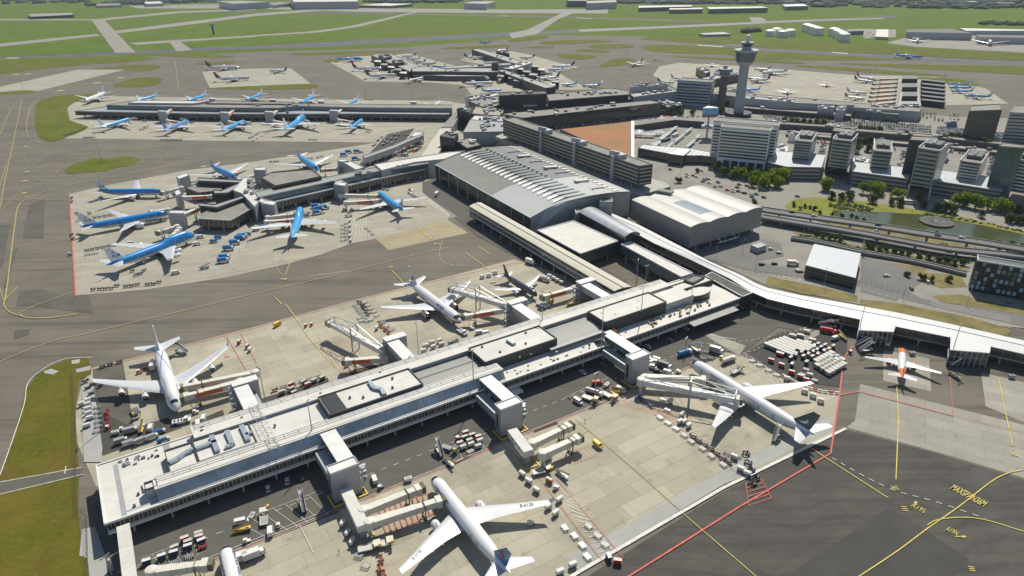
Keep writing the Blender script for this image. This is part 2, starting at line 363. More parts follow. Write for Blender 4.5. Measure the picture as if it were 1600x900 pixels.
onesheet('grass_field',[[(-160,1100),(-80,860),(-20,790),(2,738),(22,680),(40,610),(58,585),(78,573),(105,562),(135,558),(143,572),(142,584),(125,592),(121,610),(118,650),(120,680),(124,740),(122,800),(128,850),(137,880),(140,1000)]],.12,m_grass)
m_dry=mat('dry_grass',(.2,.165,.055),.95,var=.25,scale=.1,hook=blotch(.08,(.07,.09,.02),.5,.65,amt=.8))
onesheet('grass_bank',[[(1226,322),(1240,311),(1270,308),(1310,310),(1400,322),(1500,338),(1620,366),(1640,378),(1560,368),(1500,352),(1440,340),(1380,334),(1305,330),(1312,340),(1300,345),(1235,330)]],.13,mat('lawn',(.19,.2,.02),.95,var=.2,scale=.1))
onesheet('roadside_verge',[[(1240,361),(1340,383),(1500,412),(1515,424),(1500,426),(1380,404),(1250,375)],[(1360,405),(1400,412),(1450,418),(1440,430),(1400,424)],[(1435,425),(1500,430),(1512,448),(1470,450),(1440,440)],
 [(1200,432),(1300,452),(1340,462),(1340,472),(1250,458),(1195,444)],[(1343,468),(1400,473),(1520,497),(1580,515),(1575,525),(1490,514),(1400,493),(1345,482)],[(1455,462),(1500,460),(1600,484),(1600,492),(1540,482),(1470,472)],
 [(1400,345),(1460,358),(1620,388),(1620,396),(1500,374)],[(1245,335),(1330,350),(1450,372),(1620,402),(1620,408),(1450,380),(1300,352)]],.132,m_dry)
m_water=mat('pond_water',(.065,.075,.022),.16,0,var=.2,scale=.05,spec=.5)
onesheet('pond_water',[[(1300,328),(1330,329.5),(1365,330.5),(1440,335),(1470,339),(1500,346),(1545,354),(1600,366),(1680,380),(1680,402),(1600,391),(1530,381),(1400,361),(1340,351),(1308,343)]],.15,m_water)
onesheet('access_path',[[(-20,757),(0,753),(128,730),(130,741),(0,772),(-20,776)]],.135,m_road)
onesheet('concrete_pad',[[(128,827),(148,822),(165,870),(168,905),(140,905),(137,872),(124,868)],[(127,605),(146,600),(160,700),(158,722),(131,722),(128,640)],[(68,580),(80,576),(92,580),(83,585),(70,583)],[(118,577),(142,571),(141,578),(120,582)],[(112,563),(125,561),(124,567),(112,569)]],.14,m_bluec)
# roads landside
m_lroad=mat('city_road',(.165,.16,.15),.9,var=.1,scale=.05)
onesheet('city_road',[[(1085,400),(1180,425),(1300,440),(1345,447),(1420,470),(1520,492),(1600,510),(1650,520),(1650,500),(1600,492),(1480,474),(1440,466),(1410,450),(1380,443),(1340,437),(1200,412),(1095,385)],
 [(1190,352),(1300,372),(1450,398),(1520,412),(1520,404),(1450,388),(1300,362),(1200,342)],
 [(1345,400),(1420,420),(1440,440),(1400,470),(1345,455)],[(1105,385),(1140,375),(1180,372),(1220,380),(1225,400),(1180,408),(1130,402)]],.15,m_lroad)
# ------------------------------------------------ painted lines
LC=[0]
def linemesh(mb,pts,w,z,px=True,smooth=True,dash=None):
    LC[0]+=1; z=ZC[0]+{.17:.01,.18:.06,.175:.035,.2:.035}.get(z,.01)+.004*(LC[0]%6)
    q=[tuple(P(a,b,z))[:2] for a,b in pts] if px else [tuple(p)[:2] for p in pts]
    if smooth and len(q)>2: q=smoothpts(q,False,8)
    if dash:
        on,off=dash; out=[];acc=0;cur=[q[0]];draw=True
        for a,b in zip(q,q[1:]):
            a=Vector(a);b=Vector(b);L=(b-a).length;pos=0
            while L-pos>1e-6:
                need=(on if draw else off)-acc; st=min(need,L-pos); pos+=st;acc+=st; p=a.lerp(b,pos/L)
                if draw: cur.append(tuple(p))
                if acc>=(on if draw else off)-1e-6:
                    if draw: out.append(cur)
                    draw=not draw;acc=0;cur=[tuple(p)]
        if draw and len(cur)>1: out.append(cur)
        segs=out
    else: segs=[q]
    for q in segs:
        L=[];Rr=[]
        for i in range(len(q)):
            a=Vector(q[max(i-1,0)]);b=Vector(q[min(i+1,len(q)-1)]); d=(b-a)
            if d.length<1e-6: continue
            d.normalize(); n=Vector((-d.y,d.x))*w/2; c=Vector(q[i]); L.append((*(c+n),z));Rr.append((*(c-n),z))
        if len(L)>1: mb.grid([Rr,L])
m_yl=mat('yellow_marking',(.6,.5,.12),.8,var=.25,scale=.5)
m_yf=mat('faded_yellow_marking',(.42,.36,.12),.85,var=.25,scale=.3)
m_rl=mat('red_marking',(.55,.13,.1),.8,var=.25,scale=.5)
m_wl=mat('white_marking',(.66,.65,.6),.8,var=.2,scale=.5)
Y=MB();YF=MB();RL=MB();WL=MB()
def yl(p,w=.45,**k): linemesh(Y,p,w,.17,**k)
def yf(p,w=.6,**k): linemesh(YF,p,w,.17,**k)
def rl(p,w=.3,smooth=False,**k): linemesh(RL,p,w,.18,smooth=smooth,**k)
def wl(p,w=.25,smooth=False,**k): linemesh(WL,p,w,.175,smooth=smooth,**k)
# yellow centre lines left
yf([(0,565),(30,552),(90,530),(130,522),(235,497),(300,482),(400,458),(530,428),(640,400),(711,384)],.45)
yf([(31,490),(36,494),(45,496),(80,496),(122,490)],.6); yf([(28,448),(7,470),(12,485),(31,493),(60,497),(120,491)],.6); yf([(0,450),(5,470)],.4)
yf([(7,470),(12,440),(22,360),(30,320),(55,305),(100,290),(180,275),(300,252),(420,235)],.7)
yf([(0,325),(10,270),(20,225),(33,160),(30,155),(10,152)],.6); yf([(0,290),(6,270),(12,250),(30,238)],.4);yf([(0,210),(12,180),(16,172),(8,162),(0,158)],.5)
yf([(70,224),(45,215),(42,190),(48,168),(60,155),(80,153)],.6); yf([(30,305),(60,311),(107,312)],.4);yf([(25,385),(60,380),(110,372)],.4); yf([(27,490),(60,475),(116,455)],.5)
yf([(88,270),(95,262),(120,252),(170,244),(205,241),(221,247),(215,255),(160,268),(115,275),(90,272)],.45); yf([(50,268),(62,262),(110,250),(160,234),(240,235),(262,242),(240,254),(200,262),(130,275),(75,284),(50,275)],.45)
yf([(37,236),(62,235),(76,240),(55,255),(45,257),(37,242)],.35);yf([(47,284),(30,300),(10,320),(0,330)],.4);yf([(0,233),(60,230),(95,232),(110,240),(100,248),(60,262)],.4)
yf([(273,93),(276,115),(279,138)],.7);yf([(440,225),(520,214),(640,206)],.4)
for x0,y0,x1,y1 in((430,465,440,475),(446,475,461,495),(612,422,636,448),(748,385,765,397),(727,394,770,426),(446,410,454,398),(650,358,676,374)): yl([(x0,y0),(x1,y1)],.45)
yl([(461,495),(485,530),(525,575)],.3)
yl([(476,340),(463,380),(446,430)],.3);yl([(648,352),(675,375)],.35)
# yellow lines on the dark taxiway (lower right)
yl([(1335,905),(1400,862),(1450,825),(1500,790),(1545,755),(1570,741),(1600,734),(1660,731)],.42)
yl([(1449,820),(1465,812),(1500,808),(1540,812),(1600,830),(1660,846)],.38)
yl([(1401,600),(1404,650),(1400,749)],.4,smooth=False); yl([(1255,692),(1388,778)],.4,smooth=False); yl([(1560,590),(1582,696)],.4,smooth=False)
yf([(900,655),(1000,740),(1072,806)],.3); yl([(1072,806),(1181,900),(1240,950)],.3,smooth=False)
yl([(918,672),(893,690)],.3,smooth=False)
for a in((880,672,885,668),(884,676,890,671),(889,680,895,675)): yl([a[:2],a[2:]],.25,smooth=False)
# white dashes
wl([(1300,715),(1340,738),(1395,765),(1460,783),(1540,810)],.3,smooth=True,dash=(2,2))
wl([ST(s,16) for s in(-5,70,150,235,262)],.22,px=False,dash=(2.4,3))
wl([ST(s,26.3) for s in(20,70)],.2,px=False);wl([ST(s,27.8) for s in(-2,262)],.25,px=False)
wl([(1055,555),(1090,540),(1150,560),(1200,575)],.2,dash=(1.6,1.6),smooth=True)
wl([(1085,538),(1130,535),(1180,530),(1260,512)],.2,dash=(1.8,1.8),smooth=True);wl([(1160,552),(1175,548),(1235,522),(1262,510)],.2,dash=(1.8,1.8))
wl([(691,375),(687,400),(700,412),(750,416)],.25,smooth=True,dash=(2,1.5)); wl([(433,400),(430,410),(437,425),(444,430)],.25,smooth=True,dash=(1.5,1))
wl([(485,431),(545,423)],.25)
wl([(1115,528),(1105,523),(1150,530)],.4)
# apron edge kerb line
wl([(800,960),(905,893),(1130,762),(1322,669)],1.3); 
# red lines
rl([(143,576),(240,552),(400,511),(560,468),(677,439),(800,411),(838,410)],.4); rl([(108,303),(118,462)],.9); rl([(118,462),(230,446),(340,430),(440,410),(560,385),(700,350)],.25,smooth=True)
rl([(975,905),(1150,795),(1298,708),(1305,660),(1312,615),(1318,560),(1333,540)],.7); rl([(1312,617),(1342,611),(1489,649)],.55); rl([(1489,649),(1700,700)],.2); rl([(1485,588),(1489,649)],.25)
rl([ST(s,28.6) for s in(2,262)],.25,px=False)
def hatch(c,mk,n=8,w=.2,outline=True):
    a,b,cc,d=c
    if outline: mk([a,b,cc,d,a],w)
    for i in range(1,n):
        t=i/n; mk([(a[0]+(b[0]-a[0])*t,a[1]+(b[1]-a[1])*t),(d[0]+(cc[0]-d[0])*t,d[1]+(cc[1]-d[1])*t)],w)
hatch([(355,525),(383,577),(403,570),(375,520)],wl,9,.15,False); rl([(354,525),(384,577)],.25);rl([(376,521),(401,567)],.25)
hatch([(862,748),(945,880),(968,868),(885,768)],wl,16,.18,False); rl([(838,740),(945,882)],.2);rl([(870,748),(975,872)],.2)
hatch([(1063,660),(1150,750),(1162,742),(1085,655)],wl,12,.15,False); rl([(1000,620),(1160,745)],.2);
hatch([(590,790),(668,770),(680,800),(604,838)],rl,9,ZC[0]+.035); hatch([(905,620),(1065,600),(1085,655),(1030,650)],rl,12,.15,False)
hatch([(865,722),(920,695),(935,712),(900,722)],rl,7,.15);hatch([(500,540),(545,525),(580,578),(535,585)],rl,8,.12);hatch([(1165,755),(1170,790),(1205,778),(1190,748)],rl,5,.3)
hatch([(540,345),(582,340),(582,375),(530,380)],wl,9,.18,False);hatch([(665,315),(672,310),(715,338),(705,342)],wl,12,.18,False)
hatch([(120,395),(180,380),(190,400),(122,415)],wl,9,.15,False);hatch([(365,385),(395,365),(405,370),(355,418)],wl,10,.15,False)
for s in(60,76,150,160,225): wl([ST(s,28),ST(s+.1,44)],.18,px=False)
hatch([(372,815),(500,766),(528,798),(420,842)],wl,7,.15)
hatch([(690,708),(760,676),(768,693),(700,728)],wl,6,.15);hatch([(884,620),(950,590),(972,610),(925,638)],wl,6,.15);hatch([(222,872),(316,835),(322,860),(245,900)],wl,6,.12)
hatch([(1165,552),(1225,590),(1240,620),(1170,572)],wl,6,.2)
# chevrons landside
for k in range(5): wl([(1200+k*3,428+k*1.6),(1310+k*3,446+k*1.6)],.25)
for k in range(4): wl([(1455,477-k*2.5),(1580,503-k*2.5)],.25)
wl([(1205,415),(1300,432),(1345,440)],.25,dash=(2,2));wl([(1350,452),(1440,476),(1600,517)],.25,dash=(2,2))
wl([(0,753),(128,730)],.35);wl([(0,772),(130,741)],.35);wl([(103,728),(101,740)],.3);
wl([(143,558),(105,560),(76,571),(45,596),(38,630),(22,680),(0,742)],.35,smooth=True)
# runway paint
for a,b,c,d in((10,91,30,90.5),(780,25,795,25),(900,28,925,29),(1090,70.5,1130,73),(1300,82,1325,83.5)): linemesh(WL,[(a,b),(c,d)],10,.2,smooth=False)
for y0 in(.0,): linemesh(WL,[(0,91.7),(400,73.5),(800,53),(1200,35.2)],1.2,.2,dash=(30,25))
linemesh(WL,[(1130,73),(1600,99)],1.2,.2,dash=(30,25))
yf([(145,30),(196,82)],1.);yf([(156,30),(200,82)],1.)
yf([(70,56+100),(75,154)],1)
for x,y in((41,230),(42,269),(40,283.5),(38,302.5)):
    c=P(x,y); mb2=YF; 
    YF.face([(c.x-2.2,c.y-2.2,ZC[0]+.035),(c.x+2.2,c.y-2.2,ZC[0]+.035),(c.x+2.2,c.y+2.2,ZC[0]+.035),(c.x-2.2,c.y+2.2,ZC[0]+.035)])
for x,y in((25,117),(43,116),(95,142),(152,130),(188,122)):
    c=P(x,y); YF.face([(c.x-6,c.y-6,ZC[0]+.035),(c.x+6,c.y-6,ZC[0]+.035),(c.x+6,c.y+6,ZC[0]+.035),(c.x-6,c.y+6,ZC[0]+.035)])
Y.build('yellow_road_marking',m_yl,kind='structure');YF.build('faded_road_marking',m_yf,kind='structure');RL.build('red_road_marking',m_rl,kind='structure');WL.build('white_road_marking',m_wl,kind='structure')
def textmesh(s,m,extrude=0.,bold=0.):
    cu=bpy.data.curves.new('lettering','FONT'); cu.body=s; cu.size=1; cu.align_x='CENTER'; cu.align_y='CENTER'; cu.extrude=extrude; cu.offset=bold; cu.resolution_u=3
    o=bpy.data.objects.new('tmp',cu); COL.objects.link(o); dg=bpy.context.evaluated_depsgraph_get(); dg.update()
    me=bpy.data.meshes.new_from_object(o.evaluated_get(dg)); bpy.data.objects.remove(o)
    me.name='lettering'; me.materials.clear(); me.materials.append(m); return me
def gtext(s,a,b,ht,m=m_yl,bold=.02):
    "ground lettering along pixel baseline a->b"
    A=P(*a);B=P(*b); me=textmesh(s,m,0,bold); o=ob('road_lettering',me,kind='structure'); c=(A+B)/2; o.location=(c.x,c.y,ZC[0]+.09)
    xs=[v.co.x for v in me.vertices]; w=max(xs)-min(xs)
    o.rotation_euler=(0,0,math.atan2(B.y-A.y,B.x-A.x)); o.scale=((B-A).length/w,ht*1.35,1)
gtext('MAXSPAN36M',(1487,762),(1539,790),4.4,bold=.008); gtext('A19S',(1424,790),(1445,801),2.9,bold=.0); gtext('A19N',(1479,827),(1496,836),2.9,bold=.0); gtext('H1',(1394,764),(1403,764),2.4); gtext('H2',(1580,710),(1590,712),2.4)
gtext('F8',(440,437),(448,437),2.2);gtext('F6',(679,382),(690,382),2.2);gtext('G9',(608,418),(614,418),2.2)
gtext('DL4',(351,558),(358,558),2,m_rl)
Y=MB(); yl([(1432,789),(1431,783)],.4,smooth=False); yl([(1428,787),(1431,783),(1434,786)],.4,smooth=False); yl([(1493,838),(1510,838)],.4,smooth=False); yl([(1504,836),(1510,838),(1504,840)],.4,smooth=False)
for x,y in((1413,794),(1518,888)):
    for k in range(3): yl([(x-5+k,y-3+3*k),(x+4+k,y-2+3*k)],.35,smooth=False)
Y.build('taxiway_arrow_marking',m_yl,kind='structure')
# ================================================================ NEAR PIER (local s,t frame)
ZB=.25
def sbox(mb,s0,s1,t0,t1,z0,z1,m=None,mt=None):
    mb.prism([tuple(ST(s,t))[:2] for s,t in((s0,t0),(s1,t0),(s1,t1),(s0,t1))],z0,z1,m,mt)
def sb(name,s0,s1,t0,t1,z0,z1,m,parent=None,**k):
    mb=MB(); sbox(mb,s0,s1,t0,t1,z0,z1); return mb.build(name,m,parent,**k)
pier=thing('pier_terminal','long white flat roofed gate pier with glazed passenger corridor raised above a service road','terminal pier',tuple(ST(0,-18)))
inv=Matrix.Translation(ST(0,-18)).inverted()
def adopt(o,root):
    o.parent=root; o.matrix_parent_inverse=root.matrix_basis.inverted() if root.type=='EMPTY' else Matrix(); return o
def fix(root):
    "children are modelled in world metres; keep them there"
    off=Matrix.LocRotScale(root.location,root.rotation_euler,root.scale).inverted()
    for c in [c for c in ALL() if c.parent==root]: c.matrix_parent_inverse=off
def ALL(): return list(COL.objects)
ROOTS=[pier]
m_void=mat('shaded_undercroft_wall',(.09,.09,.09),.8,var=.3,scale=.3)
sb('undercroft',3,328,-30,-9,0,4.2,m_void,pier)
sb('floor_slab',0,330,-37.2,0,4.2,5.0,m_white,pier)
sb('curtain_wall',.5,329.5,-36.9,-.35,5.0,9.0,m_glassw,pier)
sb('roof',-.3,330.3,-37.6,.4,9.0,9.5,m_roofwhite,pier)
mb=MB()
for t in(.1,-37.4): sbox(mb,-.3,330.3,t-.25,t+.35,9.5,9.95)
sbox(mb,-.3,.2,-37,.1,9.5,9.95); mb.build('parapet',m_white,pier)
for s in range(8,326,13):
    mb=MB(); c=ST(s,-2.2); mb.lathe([(.45,0),(.45,4.3)],(c.x,c.y,0),8); mb.build('column',m_pylon,pier)
m_mull=mat('mullion_paint',(.5,.5,.49),.5)
mb=MB()
for i in range(110):
    s=1.5+i*3; sbox(mb,s,s+.16,-.33,-.05,5,9)
sbox(mb,.5,329.5,-.33,-.12,5.0,5.9); mb.build('mullions',m_mull,pier)
# rear rail roof strip
def longroof(name,s0,s1,t0,t1,z0,z1,glassfront=None):
    mb=MB(); sbox(mb,s0,s1,t0,t1,z0,z1-.35,1,1); sbox(mb,s0-.3,s1+.3,t0-.3,t1+.3,z1-.35,z1,0)
    o=mb.build(name,[m_roofwhite,m_steel],pier)
    mb=MB()
    for t in [t0+.4+k*1.5 for k in range(3)]+([t1-.5] if t1-t0<8 else []): mb.bar(ST(s0+.5,t,z1+.18),ST(s1-.5,t,z1+.18),.13)
    for k in range(int((s1-s0)/6)):
        s=s0+1+k*6; mb.bar(ST(s,t0+.3,z1+.1),ST(s,t0+3.6,z1+.1),.1,.2)
    mb.build('guard_rail',m_lattice,o)
longroof('upper_roof_back',36,301,-37.4,-28.3,9.5,14)
o=longroof('upper_roof_front',18,169,-11,-4,9.5,14)
# sloping glazing in front of the front strip
mb=MB(); a=[ST(18,-3.9,13.6),ST(18,-1.4,9.55),ST(18,-3.9,9.55)]; b=[ST(169,-3.9,13.6),ST(169,-1.4,9.55),ST(169,-3.9,9.55)]
mb.grid([a,b],True); mb.cap(a,flip=True); mb.cap(b); mb.build('sloping_glazing',m_slope,pier)
mb=MB()
for k in range(42): mb.bar(ST(19+k*3.6,-3.75,13.55),ST(19+k*3.6,-1.3,9.65),.14)
mb.bar(ST(18,-.9,9.8),ST(169,-.9,9.8),.5,.4); mb.bar(ST(18,-2.1,9.75),ST(169,-2.1,9.75),.3,.3)
mb.build('glazing_bars',m_lattice,pier)
def raised(s0,s1,t0,t1,z,m_w=m_black,par=True,roof=m_roofwhite):
    mb=MB(); sbox(mb,s0,s1,t0,t1,9.5,z,1,0)
    o=mb.build('penthouse',[roof,m_w],pier)
    if par:
        mb=MB()
        for q in((s0,s1,t0,t0+.35),(s0,s1,t1-.35,t1),(s0,s0+.35,t0,t1),(s1-.35,s1,t0,t1)): sbox(mb,*q,z+.002,z+.7)
        mb.build('parapet',m_dkgrey,o)
    return o
m_wallg=mat('dark_penthouse_wall',(.05,.05,.048),.6)
raised(24,34.5,-27.6,-12,12.6,m_wallg); raised(34.6,57,-27.6,-12,13,m_wallg)
raised(57.1,87,-28.2,-11.1,12.4,m_grey,False); raised(87,131,-27,-11.1,15,m_wallg)
raised(163.6,206,-27.6,-11.2,15.2,m_wallg); raised(236,280,-25,-10,16,m_wallg); raised(280,302,-24,-10.6,14.6,m_steel,False)
raised(302,330,-30,-22,12,m_wallg)
def vaultst(s0,s1,t0,t1,z,h,name,m):
    mb=MB(); rows=[]
    for k in range(9):
        u=k/8; rows.append([ST(s0,t0+(t1-t0)*u,z+h*(1-(2*u-1)**2)),ST(s1,t0+(t1-t0)*u,z+h*(1-(2*u-1)**2))])
    mb.grid(rows); mb.face([r[0] for r in rows]+[ST(s0,t1,9.5),ST(s0,t0,9.5)]); mb.face([r[1] for r in reversed(rows)]+[ST(s1,t0,9.5),ST(s1,t1,9.5)])
    mb.face([ST(s0,t1,z),ST(s1,t1,z),ST(s1,t1,9.5),ST(s0,t1,9.5)]); mb.face([ST(s0,t0,z),ST(s1,t0,z),ST(s1,t0,9.5),ST(s0,t0,9.5)])
    mb.build(name,m,pier)
vaultst(131.3,163.3,-27.9,-11.3,11.6,1.2,'curved_roof',m_roofgrey); vaultst(206.3,235.7,-27.9,-10,11.8,1.2,'curved_roof',m_roofgrey)
sb('roof_gutter',131.3,235,-19.9,-19.2,12.75,12.95,m_dkgrey,pier); 
sb('clerestory_hood',200,235,-10.2,-7.8,12.2,12.5,m_grey,pier)
# black slab on the roof, its colour standing in for a shaded plant pit
mb=MB(); sbox(mb,88,95,-26,-12,15.003,15.5); mb.build('plant_pit_shade',m_black,pier)
m_duct=mat('insulated_duct',(.42,.48,.53),.35,.5,var=.2,scale=.5)
def duct(pts,w=1.7,h=1.3):
    mb=MB()
    for a,b in zip(pts,pts[1:]): mb.bar(ST(*a),ST(*b),w,h)
    mb.build('roof_duct',m_duct,pier)
duct([(24.5,-18,13.4),(28,-19,13.4),(31,-21,13.4),(34,-21.5,13.6)])
duct([(35,-21,13.7),(43,-21.3,13.7)]);duct([(42,-26,13.7),(42,-14.5,13.7)],2);duct([(48,-26,13.7),(48,-15.5,13.7)],2);duct([(54,-26.5,13.7),(54,-15,13.7)],2);duct([(48,-15.5,13.7),(45,-15.5,13.7)],1.3);duct([(54,-19,13.7),(56.5,-19.5,13.7)],1.6)
duct([(111,-26,15.9),(110.5,-20,15.9),(113,-17,15.9),(112.5,-12,15.9)],1.8)
duct([(184,-23.5,16),(184.5,-18,16)],2.2)
mb=MB()
for s,t in((58,-33),(66,-20),(99,-19),(104,-16),(118,-16),(121,-23),(170,-25),(175,-16),(190,-16),(196,-25),(242,-20),(247,-15),(262,-14),(268,-20),(12,-10),(10,-4),(222,-5),(180,-6),(186,-5.5),(300,-5),(306,-8)):
    z={0:9.7,1:15.3}[1 if 86<s<131 or 163<s<206 or 235<s<280 else 0]; 
    if t<-11 and z<10: z=12.9
    mb=MB(); mb.box(ST(s,t,z+.3),(.9,.9,.8),PA); mb.build('roof_vent',m_dkgrey,pier)
# lift head and low block at the west end
raised(14.6,19,-10,-5.5,13.4,m_steel); sb('low_penthouse',14,30,-15.4,-10.4,9.5,11,m_roofwhite,pier)
mb=MB()
for s in(20,25): 
    c=ST(s,-13); mb.lathe([(1.5,0),(1.4,.5),(.9,1.0),(.3,1.2)],(c.x,c.y,11),10)
mb.build('roof_dome',m_glassb,pier)
mb=MB(); sbox(mb,5.5,7.2,-34,-1,9.503,9.56); sbox(mb,24,26.5,-37,-28,9.503,9.56);sbox(mb,7.3,24,-3.2,-2.4,9.503,9.58); mb.build('walkway_matting',m_grey,pier)
mb=MB()
for q in(60,63.5):
    for k in range(9): mb.bar(ST(q,-37+k*3.9,15),ST(q,-33.1+k*3.9,15),.15)
for k in range(18): mb.bar(ST(60 if k%2 else 63.5,-37+k*2,15),ST(63.5 if k%2 else 60,-35+k*2,15),.12)
for t in(-37,-4): 
    for q in(60,63.5): mb.bar(ST(q,t,14),ST(q,t,15.1),.3)
mb.build('gantry_truss',m_lattice,pier)
# roof plant at the east end
mb=MB()
m_rust=mat('rusty_plant',(.2,.17,.1),.8,var=.4,scale=1)
for k in range(26):
    mb=MB(); mb.box(ST(262+random.random()*50,-9+random.random()*8,9.9),(1+random.random(),1,.8+random.random()*.6),PA+random.random()); mb.build('roof_plant',m_rust,pier)
for k in range(60):
    s_=random.choice((random.uniform(38,300),random.uniform(8,22),random.uniform(170,260))); t_=random.uniform(-9,-2) if s_>169 else random.uniform(-35,-30); mb=MB(); mb.box(ST(s_,t_,(9.8 if (s_>169 and t_>-10) or s_<30 else 14.2)),(random.uniform(.5,1.6),random.uniform(.4,.9),.6),PA); mb.build('roof_vent',random.choice((m_dkgrey,m_grey,m_lattice)),pier)
mb=MB(); mb.box(ST(236,-6.5,11),(4.5,3.4,2.8),PA); mb.build('roof_unit',m_white,pier)
mb=MB(); mb.lathe([(1.6,0),(1.7,1.4),(.9,2.4)],tuple(ST(241,-8.5,9.5)),10); mb.build('roof_tank',mat('orange_tank',(.6,.3,.05),.6),pier)
mb=MB(); mb.bar(ST(229,-7,9.6),ST(229,-2,13),6,.3); mb.build('inclined_screen',m_grey,pier)
# lower canopy at the east
mb=MB(); mb.face([ST(286,.6,7.2),ST(322,.6,7.2),ST(322,6,6.4),ST(286,6,6.4)]); mb.grid([[ST(286,.6,6.9),ST(286,6,6.1)],[ST(322,.6,6.9),ST(322,6,6.1)]]); mb.bar(ST(286,6,6.3),ST(322,6,6.3),.4); mb.build('side_canopy',m_roofgrey,pier)
# rounded lounge roof pod
mb=MB(); ring=[]
for k in range(24):
    a=k*math.pi/12; ring.append((309+7*math.cos(a)*1.3,-14+4.6*math.sin(a)+ (0 if math.sin(a)<0 else 0)))
mb.prism([tuple(ST(*q))[:2] for q in ring],9.5,13.5,0,1); mb.build('roof_lounge',[m_black,m_roofwhite],pier,smooth=30)
# --------------------------------------------------------------- gate towers on both sides
SURF={}
def gate_front(s,label,cat='gate tower'):
    g=thing('gate_tower',label,cat,tuple(ST(s+5,22)),PA,'grey gate towers along the pier')
    def b(n,x0,x1,t0,t1,z0,z1,m):
        mb=MB(); mb.box(((x0+x1)/2-5,-( (t0+t1)/2-22),(z0+z1)/2),(x1-x0,t1-t0,z1-z0)); return mb.build(n,m,g)
    b('tower',-.2,11,19.4,24.3,0,14.2,m_gate); b('tower_roof',-.4,11.2,19.2,24.5,14.2,14.5,m_white)
    mb=MB()
    for q in((-.4,11.2,19.2,19.5),(-.4,11.2,24.2,24.5),(-.4,-.1,19.5,24.2),(10.9,11.2,19.5,24.2)): mb.box(((q[0]+q[1])/2-5,-((q[2]+q[3])/2-22),14.72),(q[1]-q[0],q[3]-q[2],.44))
    mb.build('parapet',m_steel,g)
    b('upper_connector',4.8,10.8,-2.6,19.2,10.3,13.6,m_glassb); b('connector_roof',4.5,11.1,-2.6,19.15,13.61,14,m_white)
    b('lower_connector',.5,5,.9,19.2,5,8.6,m_steel); b('slot_window',-.28,-.21,20.5,22,3,10.5,m_black)
    mb=MB(); 
    for z0 in(2.5,5.5,8.5): mb.bar((7,-.6,z0),(9.4,.9,z0+2),.9,.2); mb.bar((6.4,1,z0+2),(9.6,1,z0+2),1.2,.2)
    mb.lathe([(1,0),(1,1.1)],(8,.2,9.3),8);mb.lathe([(1,0),(1,1.1)],(8,.2,5.3),8)
    mb.build('escape_stair',m_lattice,g)
    mb=MB()
    for q in((-1.5,12.5,26.2,26.7),(-1.5,-1,19,26.2),(12,12.5,22,26.2)): mb.box(((q[0]+q[1])/2-5,-((q[2]+q[3])/2-22),.5),(q[1]-q[0],q[3]-q[2],.5))
    mb.build('bumper_kerb',m_yellow,g)
    return g
gate_front(75.3,'grey slab sided gate tower on the near side of the pier, leftmost of three'); gate_front(150.8,'grey gate tower on the near side of the pier, middle of three'); gate_front(225.3,'grey gate tower beside the white jet with dark green tail')
def gate_back(s,label):
    g=thing('gate_tower',label,'gate tower',tuple(ST(s+5,-60)),PA,'grey gate towers along the pier')
    def b(n,x0,x1,t0,t1,z0,z1,m):
        mb=MB(); mb.box(((x0+x1)/2-5,-((t0+t1)/2+60),(z0+z1)/2),(x1-x0,t1-t0,z1-z0)); return mb.build(n,m,g)
    b('tower',-.2,11,-62.5,-58,0,14.2,m_gate); b('tower_roof',-.4,11.2,-62.7,-57.8,14.2,14.6,m_white)
    b('upper_connector',.2,6,-57.8,-37.9,9.8,13.4,m_steel); b('connector_roof',-.1,6.3,-57.75,-37.9,13.41,13.8,m_white)
    b('lower_connector',6.3,9,-57.8,-38,5,8.6,m_steel)
    mb=MB()
    for z0 in(1,4,7,10): mb.bar((-7,1,z0),(-5.6,-1.5,z0+2),.9,.2); mb.bar((-6.3,2.4,z0+2),(-6.3,-2,z0+2),1.6,.15)
    for x,y in((-7.1,2),(-7.1,-1.8),(-5.5,2)): mb.bar((x,y,0),(x,y,13),.2)
    mb.build('escape_stair',m_lattice,g)
gate_back(57.8,'grey gate tower behind the pier beside the four engined white jet');gate_back(133,'grey gate tower behind the pier feeding the empty stand');gate_back(208,'grey gate tower behind the pier beside the white jet with red cheat line');gate_back(257,'grey gate tower behind the pier nearest the charcoal jet')
